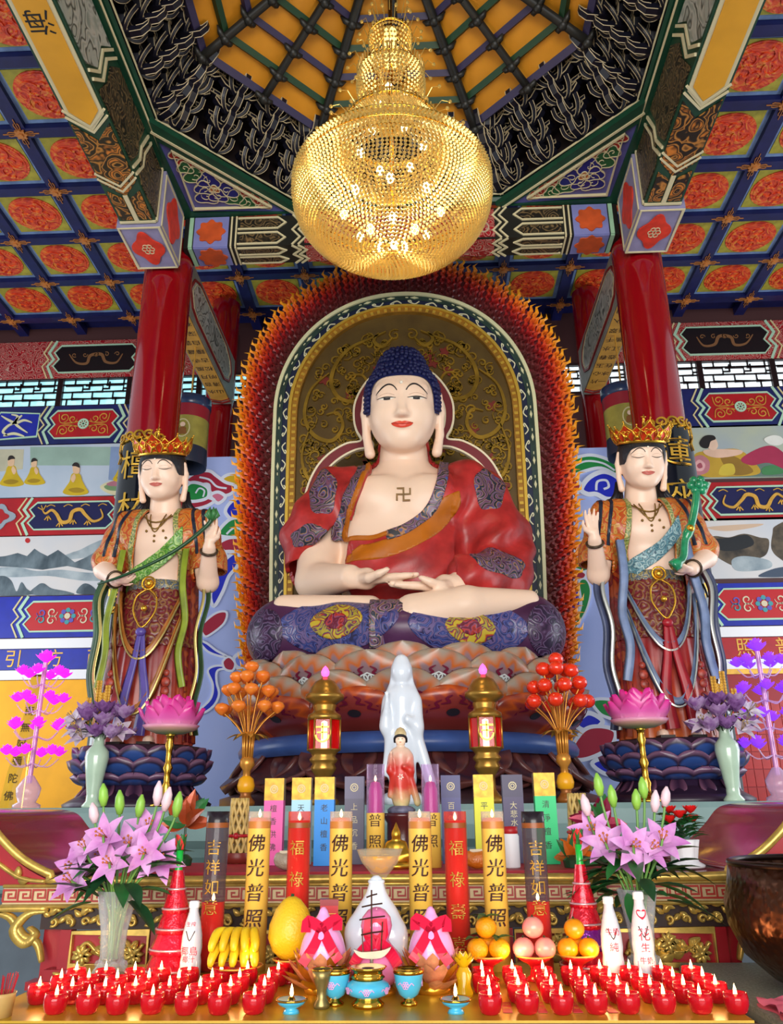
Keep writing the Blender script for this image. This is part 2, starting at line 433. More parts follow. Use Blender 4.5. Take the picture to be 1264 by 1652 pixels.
# ---- long side beams, with square blocks over the columns
def side_beam(s, label):
    t = struct(bpy.data.objects.new('trim_1' if s < 0 else 'trim_2', None), label); COL.objects.link(t)
    X0, X1 = 2.80, 3.22; ZB, ZT = 8.0, 8.8
    g = G(); g.b2((min(s*X0,s*X1), 1.5, ZB), (max(s*X0,s*X1), 8.45, ZC+.1)); g.obj('beam_body', GREENP, t)
    und = lambda x, y, d=0.0: (s*(X0+X1)/2+x, y, ZB-d)          # soffit
    inn = lambda x, y, d=0.0: (s*X0-s*d, x, ZB+.42+y)            # inner face
    W_ = X1-X0
    # soffit: yellow pointed panel, chevron, dark scroll section, chevron, end piece
    def hexa(y0, y1, w, tip): return [(-w/2,y0),(w/2,y0),(w/2,y1-tip),(0,y1),(-w/2,y1-tip)]
    g = G(); g.prism(und, hexa(1.6, 6.28, W_-.05, .2), 0, .012, 0); g.prism(und, hexa(1.6, 6.2, W_-.13, .17), .012, .02, 1); g.obj('soffit_panel', [CREAM, YELLOWP], t)
    g = G(); g.prism(und, [(-W_/2+.02,6.2),(0,6.42),(W_/2-.02,6.2),(W_/2-.02,7.0),(0,7.22),(-W_/2+.02,7.0)], 0, .01); g.obj('soffit_panel', OCHREPAINT, t)
    g = G()
    for y in (6.22, 6.30, 7.06, 7.14): g.ribbon(und, [(-W_/2,y-.2),(0,y),(W_/2,y-.2)], .022, 0, .018)
    g.ribbon(und, [(0,7.2),(0,7.64)], .05, 0, .016); g.ribbon(und, [(-W_/2,7.64),(W_/2,7.64)], .03, 0, .018); g.obj('border_line', CREAM, t)
    g = G(); g.prism(und, [(.04,7.26),(W_/2-.03,7.14),(W_/2-.03,7.6),(.04,7.6)], 0, .01); g.prism(und, [(-.04,7.26),(-W_/2+.03,7.14),(-W_/2+.03,7.6),(-.04,7.6)], 0, .01); g.obj('soffit_panel', OCHREPAINT, t)
    if s < 0: text_obj('海', .26, lambda x, y, d=0.0: (s*(X0+X1)/2-x, y, ZB-d), 0, 5.05, .022, BLACK, t)
    # inner face
    g = G(); g.prism(inn, [(1.6,-.38),(5.55,-.38),(5.75,-.2),(5.75,.08),(5.95,.3),(1.6,.3)], 0, .012); g.obj('landscape_panel', LANDS, t)
    g = G(); g.prism(inn, [(5.85,-.38),(6.0,-.1),(6.0,.1),(6.2,.3),(7.0,.3),(6.9,.05),(6.9,-.15),(6.75,-.38)], 0, .012); g.obj('painted_panel', DARKPAINT, t)
    g = G(); g.prism(inn, [(7.0,-.3),(7.0,.0),(7.2,.3),(7.62,.3),(7.62,-.38),(7.1,-.38)], 0, .012); g.obj('painted_panel', DARKPAINT, t)
    g = G()
    for dx in (0, .1): g.ribbon(inn, [(5.6+dx,-.4),(5.8+dx,-.2),(5.8+dx,.08),(6.0+dx,.32)], .03, 0, .02); g.ribbon(inn, [(6.82+dx,-.4),(6.97+dx,-.15),(6.97+dx,.02),(7.12+dx,.32)], .03, 0, .02)
    g.ribbon(inn, [(7.64,-.42),(7.64,.36)], .03, 0, .02); g.obj('border_line', CREAM, t)
    # moulding above
    g = G(); g.b2((min(s*(X0-.06),s*X1), 1.5, ZT-.04), (max(s*(X0-.06),s*X1), 8.45, ZT+.1)); g.obj('moulding', GREENP, t)
    g = G(); g.tube([(s*(X0-.065),1.5,ZT-.03),(s*(X0-.065),8.45,ZT-.03)], .014, 5); g.tube([(s*(X0-.065),1.5,ZT+.09),(s*(X0-.065),8.45,ZT+.09)], .012, 5); g.obj('border_line', CREAM, t)
    # square block over the column
    g = G(); g.b2((min(s*(X0-.05),s*(X1+.05)), 7.67, ZB-.06), (max(s*(X0-.05),s*(X1+.05)), 8.42, ZT-.05)); g.obj('column_block', mat('block_violet', '#8a86a6', .5, var=.15), t)
    RED2 = mat('block_red', '#d5361f', .5, var=.25, vscale=8)
    ub = lambda x, y, d=0.0: (s*(X0+X1)/2+x, 8.045+y, ZB-.06-d)
    ib = lambda x, y, d=0.0: (s*(X0-.05)-s*d, 8.045+x, ZB+.33+y)
    def quat(r, ry, n=4): return [(r*(1+.16*cos(n*a))*cos(a), ry*(1+.16*cos(n*a))*sin(a)) for a in np.linspace(0, 2*PI, 33)[:-1]]
    g = G(); g.prism(ub, quat(.17,.26), 0, .015); g.prism(ib, quat(.22,.28), 0, .015); g.obj('flower_medallion', RED2, t)
    g = G()
    for k in range(6): g.ribbon(ub, circ(.045*cos(k*PI/3), .06*sin(k*PI/3), .03, 8), .008, .015, .022, closed=True)
    g.ribbon(ub, rect(-.24,-.37,.24,.37), .02, 0, .012, closed=True); g.ribbon(ib, rect(-.36,-.36,.36,.36), .02, 0, .012, closed=True); g.obj('border_line', CREAM, t)
    return t
side_beam(-1, 'painted side beam with yellow soffit panel and red block over left column')
side_beam(1, 'painted side beam with yellow soffit panel and red block over right column')

# ---- cross beam between the columns
def cross_beam():
    t = struct(bpy.data.objects.new('trim_3', None), 'painted cross beam spanning the two red columns behind the chandelier'); COL.objects.link(t)
    Y0, Y1, Z0, Z1 = 8.5, 8.85, 8.28, 8.74; fc = planeXZ(Y0, 0, (Z0+Z1)/2); un = lambda x, y, d=0.0: (x, (Y0+Y1)/2+y, Z0-d); h = Z1-Z0; w = Y1-Y0
    g = G(); g.b2((-2.75, Y0, Z0), (2.75, Y1, Z1)); g.obj('beam_body', mat('beam_dark', '#171712', .5), t)
    LAV = mat('lavender_paint', '#7b80b8', .5, var=.1); ORR = mat('rosette_orange', '#c2501f', .5, var=.25)
    for s in (-1, 1):
        F1 = lambda x, y, d=0.0, s=s: fc(s*x, y, d); F2 = lambda x, y, d=0.0, s=s: un(s*x, y, d)
        g = G(); g.prism(F1, rect(2.18,-h/2,2.62,h/2), 0, .012); g.prism(F2, rect(2.18,-w/2,2.62,w/2), 0, .012); g.obj('end_panel', LAV, t)
        g = G()
        for F in (F1, F2): g.prism(F, [(2.4+.17*(1+.12*cos(8*a))*cos(a), .17*(1+.12*cos(8*a))*sin(a)) for a in np.linspace(0, 2*PI, 41)[:-1]], .012, .025)
        g.obj('rosette', ORR, t)
        g = G()
        for F, hh in ((F1, h), (F2, w)):
            g.ribbon(F, [(2.66,-hh/2),(2.66,hh/2)], .05, 0, .016, 0); g.ribbon(F, [(2.08,-hh/2),(2.08,hh/2)], .02, 0, .016, 1); g.ribbon(F, [(2.14,-hh/2),(2.14,hh/2)], .02, 0, .016, 1)
            for yy in (-hh/4, hh/4): g.ribbon(F, [(2.06,yy-hh*.18),(1.55,yy-hh*.18),(1.45,yy),(1.55,yy+hh*.18),(2.06,yy+hh*.18)], .022, 0, .018, 1)
            for k in (0, .08): g.ribbon(F, zig(1.36-k, hh, -.2, 1), .022, 0, .018, 1)
        g.obj('border_line', [MINT, CREAM], t)
        g = G()
        for F, hh in ((F1, h), (F2, w)):
            for yy in (-hh/4, hh/4): g.prism(F, [(2.03,yy-hh*.14),(1.58,yy-hh*.14),(1.5,yy),(1.58,yy+hh*.14),(2.03,yy+hh*.14)], 0, .01)
        g.obj('painted_panel', DARKPAINT, t)
    g = G()
    for F, hh in ((fc, h), (un, w)):
        g.prism(F, rect(-1.2,-hh/2+.02,1.2,hh/2-.02), 0, .01)
    g.obj('painted_panel', SCROLLRED, t)
    g = G()
    for s in (-1, 1):
        for x in (1.05, .75, .4):
            for yy, d in ((.08, 1), (-.08, -1)): g.ribbon(fc, [(s*a, b) for a, b in scroll(x, yy, .09, 1.2, PI/2, d)], .016, .01, .022)
    g.obj('scroll_line', mat('scroll_cream', '#b9a58c', .5), t)
    return t
cross_beam()

# ---- octagon frame, corner soffits, bracket frieze, dome
def octv(a, h): return [(a,-h),(a,h),(h,a),(-h,a),(-a,h),(-a,-h),(-h,-a),(h,-a)]
dome = struct(bpy.data.objects.new('ceiling', None), 'octagonal dome of orange boards above a dark bracket frieze'); COL.objects.link(dome)
LAVD = mat('soffit_violet', '#5a5a9c', .5, var=.12)
CLOUDS = {'r': mat('cloud_red', '#a3201a', .45), 'g': mat('cloud_green', '#1d5a30', .45), 'b': mat('cloud_blue', '#141c6e', .45), 'o': mat('cloud_orange', '#b5662c', .45)}
ov = octv(OA, OH)
for sx in (-1, 1):
    for sy in (-1, 1):
        so = lambda x, y, d=0.0, sx=sx, sy=sy: (sx*x, OC+sy*y, 8.80-d)
        tri = [(OA,OA),(OA,OH),(OH,OA)]
        g = G(); g.prism(so, tri, 0, .02); p_ = g.obj('corner_soffit', LAVD, dome)
        g = G(); g.ribbon(so, tri, .13, -.02, .05, closed=True); g.obj('moulding', GREENP, dome)
        g = G(); ins = [(OA-.12,OA-.12),(OA-.12,OH+.3),(OH+.3,OA-.12)]; g.ribbon(so, ins, .02, 0, .058, closed=True)
        g.ribbon(so, [(OA+.03,OH),(OH,OA+.03)], .03, .0, .06); g.obj('border_line', CREAM, dome)
        if sy < 0: continue
        # painted cloud scroll: blue knot at the centre, green and red lobes running to both tips
        def lobes(c, rs, n=24):
            return [(c[0]+rs*(1+.22*sin(3*a+.5))*cos(a), c[1]+rs*(1+.22*sin(3*a+.5))*sin(a)) for a in np.linspace(0, 2*PI, n+1)[:-1]]
        mx_, my_ = (OA+OH)/2+.10, (OA+OH)/2+.10
        dv = (-.7071, .7071)     # along the diagonal edge
        nv = (.7071, .7071)      # towards the corner
        def at(t, q): return (mx_+dv[0]*t+nv[0]*q, my_+dv[1]*t+nv[1]*q)
        spec = [('r', .30, .02, .12), ('r', -.30, .02, .12), ('r', .48, .03, .10), ('r', -.48, .03, .10), ('r', .63, .02, .075), ('r', -.63, .02, .075), ('g', .28, .17, .13), ('g', -.28, .17, .13),
                ('g', .44, .13, .09), ('g', -.44, .13, .09), ('b', .13, .12, .13), ('b', -.13, .12, .13), ('b', 0, .38, .13), ('b', .1, .27, .11), ('b', -.1, .27, .11), ('o', 0, .2, .06)]
        for q, (cc, t, n_, r) in enumerate(spec):
            L_ = lobes(at(t, n_), r); g = G(); g.prism(so, L_, .02, .026+.001*q, 0); g.ribbon(so, L_, .010, .02, .032+.001*q, 1, closed=True)
            g.ribbon(so, scroll(*at(t, n_), r*.5, .8, q), .006, .02, .034+.001*q, 1)
            g.obj('cloud_motif', [CLOUDS[cc], CREAM], p_)
# frieze backing
a2, h2, z1f, z2f = 2.12, 0.96, 8.86, 9.52
lo, hi = octv(OA+.02, OH+.01), octv(a2, h2)
FRZ = mat('frieze_dark', '#1a0e10', .6, var=.3)
for k in range(8):
    k2 = (k+1) % 8; g = G()
    g.add([(lo[k][0],OC+lo[k][1],z1f-.08),(lo[k2][0],OC+lo[k2][1],z1f-.08),(lo[k2][0],OC+lo[k2][1],z2f+.1),(lo[k][0],OC+lo[k][1],z2f+.1)], [(0,1,2,3)])
    g.add([(lo[k][0],OC+lo[k][1],z2f+.1),(lo[k2][0],OC+lo[k2][1],z2f+.1),(hi[k2][0],OC+hi[k2][1],z2f+.05),(hi[k][0],OC+hi[k][1],z2f+.05)], [(0,1,2,3)])
    g.obj('frieze_board', FRZ, dome)
    A = np.array((lo[k][0],OC+lo[k][1],z1f)); B = np.array((lo[k2][0],OC+lo[k2][1],z1f)); g = G(); g.tube([A,B], .05, 6); g.obj('moulding', GREENP, dome)
    A[2] = B[2] = z1f+.05; n_ = np.array((-(A+B)[0]/2, OC-(A+B)[1]/2, 0)); n_ /= np.linalg.norm(n_); g = G(); g.tube([A+n_*.055,B+n_*.055], .012, 5); g.obj('border_line', CREAM, dome)
# one bracket set in local axes: x along the side, y inward, z up
def bracket():
    d, e = G(), G()
    lw = .0085
    for k in range(4):
        y, z = .06+.15*k, .04+.165*k; hw_ = .13+.035*k
        fr = lambda x, yy, dd=0.0, y=y, z=z: (x, y+.035+dd, z+yy)
        arm = [(-hw_,.1),(-hw_-.01,.06),(-hw_*.75,.0),(-.05,-.02),(.05,-.02),(hw_*.75,.0),(hw_+.01,.06),(hw_,.1),(hw_*.6,.065),(0,.06),(-hw_*.6,.065)]
        d.prism(fr, arm, -.07, 0); e.ribbon(fr, arm, lw, 0, .008, closed=True)
        for x in (-hw_, 0, hw_):
            d.box((x, y, z+.125), (.085,.085,.05), taper=1.25); e.ribbon(lambda a, b, c=0.0, x=x, y=y, z=z: (x+a, y+.047+c, z+.125+b), rect(-.045,-.025,.045,.025), lw*.8, 0, .006, closed=True)
        # arm reaching inward with an upturned beak
        bk = [(y-.12,z-.03),(y+.06,z-.05),(y+.17,z-.03),(y+.24,z+.05),(y+.25,z+.11),(y+.19,z+.05),(y+.12,z+.03),(y-.12,z+.04)]
        fs = lambda a, b, c=0.0: (c, a, b)
        d.prism(fs, bk, -.035, .035)
        for sx in (-.036, .036): e.tube([(sx, a, b) for a, b in bk[1:7]], lw*.55, 4)
        # slanting side arms, Y-shaped as seen from below
        for s in (-1, 1):
            q = spline([(s*.03, y, z-.02), (s*.1, y+.04, z+.0), (s*.15, y+.1, z+.06), (s*.155, y+.15, z+.15)], 4)
            d.tube(q, .028, 5); e.tube([(p[0]+s*.026, p[1]+.01, p[2]-.014) for p in q], lw*.5, 4); e.tube([(p[0]-s*.022, p[1]+.016, p[2]-.012) for p in q], lw*.5, 4)
    return d.mesh('bracket_set', mat('bracket_ink', '#0d0d1c', .45, var=.2)), e.mesh('edge_line', mat('bracket_cream', '#bba985', .5))
ME_BR, ME_BE = bracket()
for k in range(8):
    k2 = (k+1) % 8; A = np.array(lo[k]); B = np.array(lo[k2]); L_ = np.linalg.norm(B-A); n = 6 if L_ > 2.2 else 4
    if (A+B)[1] < -3: continue
    u = (B-A)/L_; ang = math.atan2(u[1], u[0])
    for i in range(n):
        P = A+(B-A)*(i+.5)/n
        b = link('bracket_set', ME_BR, dome, (P[0], OC+P[1], z1f+.05), (0,0,ang)); link('edge_line', ME_BE, b)
    # corner set on each hip
    cdir = math.atan2(-A[1], -A[0])
    b = link('bracket_set', ME_BR, dome, (A[0], OC+A[1], z1f+.05), (0,0,cdir-PI/2), (1.15,1.15,1.0)); link('edge_line', ME_BE, b)
# dome boards, purlins and ribs
BOARD = mat('orange_boards', '#d08a1e', .5, var=.18, vscale=1.2)
PURP = mat('purlin_violet', '#2f2748', .5); PURG = mat('purlin_green', '#173a1e', .5)
RIBM = mat('rib_dark', '#23221e', .45, var=.3)
ZA = 10.45; zb = z2f
def dp(v, t): return np.array((v[0]*(1-t), OC+v[1]*(1-t), zb+(ZA-zb)*t))
for k in range(8):
    k2 = (k+1) % 8; A, B = hi[k], hi[k2]; M_ = ((A[0]+B[0])/2, (A[1]+B[1])/2)
    ts = [0, .13, .26, .39, .52, .65, .78, .96]
    for half in ((A, M_), (M_, B)):
        for i in range(7):
            g = G(); q = [dp(half[0], ts[i]), dp(half[1], ts[i]), dp(half[1], ts[i+1]), dp(half[0], ts[i+1])]
            g.add(q+[p+np.array((0,0,.03)) for p in q], [(0,1,2,3),(7,6,5,4),(0,4,5,1),(2,6,7,3)]); g.obj('dome_board', BOARD, dome)
    for i in range(0, 7):
        p, q = dp(A, ts[i]), dp(B, ts[i]); d_ = np.array((0,0,-.035)); g = G(); g.tube([p+d_, q+d_], .05 if i else .06, 4); g.obj('purlin', PURP if i % 2 == 0 else PURG, dome)
    for v, r in ((A, .055), (M_, .048)):
        g = G(); pts = [dp(v, t)+np.array((0,0,-.1)) for t in np.linspace(0, .95, 12)]; g.tube(pts, r, 6)
        for t in ts[:-1]:
            p = dp(v, t)+np.array((0,0,-.12)); tg = np.array((-v[1], v[0], 0)); tg /= np.linalg.norm(tg)
            g.sphere(p, .06, 8, 5)
            for s in (-1, 1): g.tube([p+np.array((0,0,.0)), p+tg*s*.09+np.array((0,0,.02)), p+tg*s*.14+np.array((0,0,.07))], [.045,.035,.006], 5)
        g.obj('rib', RIBM, dome, smooth=True)
g = G(); g.lathe([(.0,-.16),(.12,-.16),(.22,-.08),(.25,0),(.25,.1)], (0, OC, ZA-.05), 16); g.obj('apex_boss', GOLD, dome)

# ---- columns
COLRED = mat('column_lacquer', '#8a0510', 0.13, coat=0.8, var=.05)
def column(x, y, r, z1, name, label, band=True):
    t = thing(name, label, 'column', (x, y, 0), 0, 'red lacquered columns')
    g = G(); g.lathe([(r*1.02,.45),(r,2),(r,z1)], n=40); g.obj('shaft', COLRED, t, True)
    g = G(); g.lathe([(r*1.35,0),(r*1.5,.12),(r*1.45,.3),(r*1.1,.42),(r*1.05,.47)], n=40); g.obj('stone_base', FLOOR, t, True)
    return t
CX_, CY_, CR = 3.0, 8.78, 0.30
cl = column(-CX_, CY_, CR, 8.5, 'red_column', 'red lacquered column standing behind the left bodhisattva statue')
cr_ = column(CX_, CY_, CR, 8.5, 'red_column', 'red lacquered column standing behind the right bodhisattva statue')
column(-3.12, 12.1, .24, 9.9, 'red_column', 'dark red rear column beside left edge of the flame halo')
column(3.12, 12.1, .24, 9.9, 'red_column', 'dark red rear column beside right edge of the flame halo')
# black couplet boards curved round the front of each column
BOARDK = mat('black_lacquer_board', '#07080c', .12, coat=.6)
def couplet(s, chars, label):
    r = CR+.02; x0, y0 = s*CX_, CY_
    t = thing('couplet_board', label, 'plaque', (x0, y0, 0), 0, 'black couplet boards on the columns')
    a0 = -PI/2+ (0.10 if s > 0 else -0.10)
    def fr(x, y, d=0.0): return ((r+d)*cos(a0+x/r), (r+d)*sin(a0+x/r), y)
    ztop = 5.62; P = []
    for rr_ in (r, r+.025):
        P.append([[fr(x, z, rr_-r) for x in np.linspace(-.29,.29,15)] for z in np.linspace(1.7, ztop, 4)])
    g = G(); g.grid(P[1]); g.grid([[P[0][i][j] for i in range(4)] for j in (0,)]+[[P[1][i][0] for i in range(4)]]); g.grid([[P[0][i][14] for i in range(4)], [P[1][i][14] for i in range(4)]]); g.grid([P[0][3], P[1][3]])
    g.obj('board', BOARDK, t, True)
    g = G()
    for k in range(-2, 3):
        g.ribbon(fr, scroll(k*.11, ztop+.03, .06, 1.2, k), .022, .03, .05); g.ribbon(fr, [(k*.11-.05, ztop-.03),(k*.11+.05, ztop+.0)], .02, .03, .045)
    for q in (-.25, .25): g.ribbon(fr, spline([(q, ztop), (q*1.08, ztop-.12), (q*.9, ztop-.2), (q*1.05, ztop-.28)], 4), .02, .03, .045)
    g.obj('gilt_crest', GOLD, t)
    z = ztop-.36
    for ch in chars:
        text_obj(ch, .38, fr, 0, z, .042, mat('gold_character', '#e0b042', .3, .6), t, stretch=.95); z -= .52
    return t
couplet(-1, '檀林香雲', 'black couplet board with gold seal characters on left column')
couplet(1, '蓮座禪心', 'black couplet board with gold seal characters on right column')

# ---- painted beams running back from the columns
def hang_beam(s, label, chars):
    t = thing('painted_beam', label, 'beam', (0,0,0), 0, 'painted beams running to the rear columns')
    x0, x1, y0, y1, z0, z1 = s*2.84, s*3.16, 9.05, 11.85, 7.83, 8.62
    g = G(); g.b2((min(x0,x1), y0, z0), (max(x0,x1), y1, z1)); g.obj('beam_body', mat('beam_grey', '#8b8c80', .5, var=.2), t)
    fi = lambda x, y, d=0.0: (x0-s*d, x, y); fu = lambda x, y, d=0.0: ((x0+x1)/2+x, y, z0-d)
    pan = [(9.2,8.2),(9.35,7.98),(9.6,7.93),(11.2,7.93),(11.5,8.05),(11.62,8.25),(11.5,8.42),(11.2,8.52),(9.6,8.52),(9.35,8.42)]
    g = G(); g.prism(fi, pan, 0, .012, 0); g.ribbon(fi, pan, .035, 0, .02, 1, closed=True); g.ribbon(fi, [(p[0]*.93+.07*10.4, p[1]*.9+.1*8.22) for p in pan], .012, 0, .02, 2, closed=True)
    g.obj('ink_panel', [LANDS, mat('beam_red', '#8e1f1c', .5), CREAM], t)
    g = G(); g.prism(fu, rect(-.14, y0+.1, .14, y1-.15), 0, .012, 0); g.ribbon(fu, [(-.15,y1-.12),(0,y1-.05),(.15,y1-.12)], .03, 0, .018, 1); g.ribbon(fu, [(-.15,y1-.2),(0,y1-.13),(.15,y1-.2)], .02, 0, .018, 1); g.obj('soffit_panel', [mat('beam_yellow', '#c9953c', .5, var=.15), mat('beam_red', '#8e1f1c', .5)], t)
    k = 0
    for yy in np.arange(y1-.45, y0+.3, -.24):
        for xx in (-.065, .065):
            text_obj(chars[k % len(chars)], .13, lambda a, b, d=0.0: fu(-a, b, d), xx, yy, .014, BLACK, t); k += 1
    return t
hang_beam(-1, 'painted beam with lettered yellow underside beside left red column', '山水清音明月松風古寺鐘聲白雲深處有人家遠上寒山石徑斜')
hang_beam(1, 'painted beam with lettered yellow underside beside right red column', '一片冰心在玉壺春江水暖千峰翠色入禪門花開見佛悟無生')

# ================================================================ BACK WALL
wall = struct(G().b2((-8.4, YB, 0), (8.4, YB+.2, 8.47)).b2((-8.4, YB, 9.04), (8.4, YB+.2, 10.2)).obj('wall_back', mat('wall_plaster', '#4a2a2a', .6)), 'back wall of stacked painted bands')
Zb = dict(far=(9.04,9.82), win=(8.47,9.04), b1=(7.72,8.47), p1=(6.72,7.70), b2=(6.02,6.70), p2=(4.97,6.0), b3=(4.26,4.95), w1=(4.08,4.24), txt=(3.74,4.07), w2=(3.58,3.73))
MINTL = mat('mint_line', '#a9cdb0', .5); NAVYB = mat('band_navy', '#14205c', .4, var=.2); REDB = mat('band_red', '#a8141c', .4, var=.12)
def wside(s):
    F = lambda x0, z0: (lambda x, y, d=0.0: (s*(x0+x), YB-d, z0+y))
    def band(z, base, cen, half, panelmat, name, edge=0.16, nest=2):
        h = z[1]-z[0]; zc = (z[0]+z[1])/2; f = F(cen, zc)
        g = G(); g.prism(f, rect(-2.6,-h/2,2.4,h/2), 0, .03); b = g.obj(name, base, wall)
        hx = [(-half,-h*.36),(half,-h*.36),(half+edge*.9,-h*.0),(half,h*.36),(-half,h*.36),(-half-edge*.9,0)]
        hx = [(-half+.12,-h*.36),(half-.12,-h*.36),(half,-h*.18),(half-.1,0),(half,h*.18),(half-.12,h*.36),(-half+.12,h*.36),(-half,h*.18),(-half+.1,0),(-half,-h*.18)]
        g = G(); g.prism(f, hx, .03, .04, 0); g.ribbon(f, hx, .025, .03, .05, 1, closed=True); g.obj('cartouche', [panelmat, MINTL], b)
        g = G()
        for sg in (-1, 1):
            for k in range(nest):
                x = half+.1+.1*k; P = [(sg*(x-.12),-h/2),(sg*x,-h*.18),(sg*(x-.1),0),(sg*x,h*.18),(sg*(x-.12),h/2)]
                g.ribbon(f, P, .045 if k == 0 else .025, .03, .045, 0 if k == 0 else 1)
        g.obj('chevron_border', [MINTL, mat('band_cream', '#cdbf8c', .5)], b)
        return b, f, h
    # band under the window: red cartouche with gold scrolls
    b, f, h = band(Zb['b1'], NAVYB, 5.78, .62, REDB, 'painted_band')
    g = G()
    for sx in (-1, 1):
        for sy in (-1, 1):
            g.ribbon(f, [(sx*a, sy*c) for a, c in scroll(.2, .1, .08, 1.3, PI)], .018, .04, .055, taper=True); g.ribbon(f, [(sx*a, sy*c) for a, c in scroll(.36, .13, .09, 1.3, -PI/2, -1)], .018, .04, .055, taper=True)
            g.ribbon(f, [(sx*a, sy*c) for a, c in spline([(.1,.05),(.25,.02),(.42,.04),(.46,.2)], 5)], .014, .04, .055)
    g.obj('gold_scroll', GILT, b)
    g = G(); g.ribbon(f, circ(0,0,.085,16), .03, .04, .06, closed=True)
    for k in range(4): g.ribbon(f, [(-.07*cos(k*PI/4), -.07*sin(k*PI/4)), (.07*cos(k*PI/4), .07*sin(k*PI/4))], .018, .04, .058)
    g.obj('wheel_motif', MINTL, b)
    # navy phoenix cartouche farther out
    f2 = F(7.02, sum(Zb['b1'])/2); hx = [(-.42,-h*.3),(.3,-h*.36),(.44,0),(.3,h*.36),(-.42,h*.3)]
    g = G(); g.prism(f2, hx, .03, .04, 0); g.ribbon(f2, hx, .02, .03, .05, 1, closed=True); g.obj('cartouche', [BLUEP, MINTL], b)
    g = G()
    for P in ([(-.25,-.15),(-.1,-.05),(0,.05),(-.02,.18),(.1,.22)], [(0,.05),(.12,.0),(.2,-.12),(.1,-.2)], [(-.3,.05),(-.15,.1),(0,.05),(.15,.12),(.28,.2)], [(-.2,-.22),(0,-.16),(.18,-.2)], [(-.1,.2),(-.02,.12),(.05,.02)]):
        g.ribbon(f2, spline(P, 5), .05, .04, .055, taper=True)
    g.obj('phoenix_motif', mat('phoenix_cream', '#d3cfa6', .5), b)
    # dragon band
    b, f, h = band(Zb['b2'], REDB, 5.78, .74, mat('dragon_navy', '#141548', .4), 'painted_band')
    g = G(); P = [(-.5,.1),(-.55,-.05),(-.4,-.12),(-.25,.0),(-.15,.1),(-.02,.06),(.02,-.1),(.15,-.12),(.25,.02),(.35,.1),(.45,.04),(.52,.12)]
    g.ribbon(f, spline(P, 6), .065, .04, .06, taper=True)
    for q in ((-.3,-.1),(-.05,-.08),(.18,-.12),(.4,.0)):
        for a in (-2.2,-1.6,-1.0): g.ribbon(f, [q,(q[0]+.1*cos(a), q[1]+.09*sin(a))], .018, .04, .055)
    for k in range(4): g.ribbon(f, spline([(-.6+.3*k,.17),(-.52+.3*k,.2),(-.45+.3*k,.16)], 4), .014, .04, .052)
    for a in (.6, 1.2, 1.9): g.ribbon(f, [(.5,.1),(.5+.12*cos(a), .1+.1*sin(a))], .016, .04, .055)
    g.obj('dragon_motif', GILT, b)
    g = G()
    for sx in (-1.25,):
        f3 = F(5.78-s*0+1.25, sum(Zb['b2'])/2)
        for r, m_ in ((.2,0),(.12,1)): g.prism(f3, [(r*(1+.2*cos(4*a))*cos(a)*1.2, r*(1+.2*cos(4*a))*sin(a)) for a in np.linspace(0,2*PI,33)[:-1]], .03, .05-.006*m_+.012*m_, m_)
    g.obj('floral_motif', [mat('floral_grey', '#8f9aa4', .5), REDP], b)
    # floral band
    b, f, h = band(Zb['b3'], BLUEP, 5.62, .72, mat('floral_red', '#b5161c', .4), 'painted_band')
    colsF = [mat('petal_teal', '#3f8f93', .5), mat('petal_violet', '#5a4fa5', .5), mat('petal_cream', '#cdbfa0', .5)]
    g = G()
    for k in range(8): g.prism(f, circ(.1*cos(k*PI/4), .1*sin(k*PI/4), .04, 8), .04, .05+.002*(k % 2), k % 2)
    g.prism(f, circ(0,0,.05,12), .04, .056, 2)
    for sx in (-1, 1):
        for sy in (-1, 1):
            g.ribbon(f, [(sx*a, sy*c) for a, c in scroll(.26, .07, .09, 1.2, PI)], .022, .04, .052, 2, taper=True); g.ribbon(f, [(sx*a, sy*c) for a, c in scroll(.44, .06, .08, 1.2, 0, -1)], .022, .04, .052, 1 if sy > 0 else 0, taper=True)
    g.obj('floral_motif', colsF, b)
    # dim upper beam
    b, f, h = band(Zb['far'], SCROLLRED, 5.72, .78, mat('far_black', '#0e0c12', .4), 'painted_band', nest=2)
    g = G(); g.ribbon(f, spline([(-.5,.08),(-.4,-.1),(-.2,-.08),(-.1,.08),(.1,.06),(.15,-.1),(.35,-.08),(.5,.1)], 6), .06, .04, .05, taper=True)
    for k in range(5): g.ribbon(f, scroll(-.4+.2*k, .08, .05, 1, k), .015, .04, .05)
    g.obj('dragon_motif', mat('dragon_dim', '#7a5434', .5), b)
    # ledges and text band
    for key, m_ in (('w1', WHITEP), ('w2', WHITEP)):
        g = G(); g.prism(F(5.8, 0), rect(-2.6, Zb[key][0], 2.4, Zb[key][1]), 0, .05); g.obj('ledge', m_, wall)
    g = G(); g.prism(F(5.8, 0), rect(-2.6, Zb['txt'][0], 2.4, Zb['txt'][1]), 0, .035); tb = g.obj('text_band', BLUEP if s < 0 else REDB, wall)
    fw = lambda x, y, d=0.0: (x, YB-d, y)
    chars = [('西', -5.08), ('方', -5.75), ('引', -6.42)] if s < 0 else [('照', 5.22), ('普', 5.82), ('光', 6.42)]
    for ch, x in chars: text_obj(ch, .3, fw, x, 3.9, .042, GILT, tb)
wside(-1); wside(1)
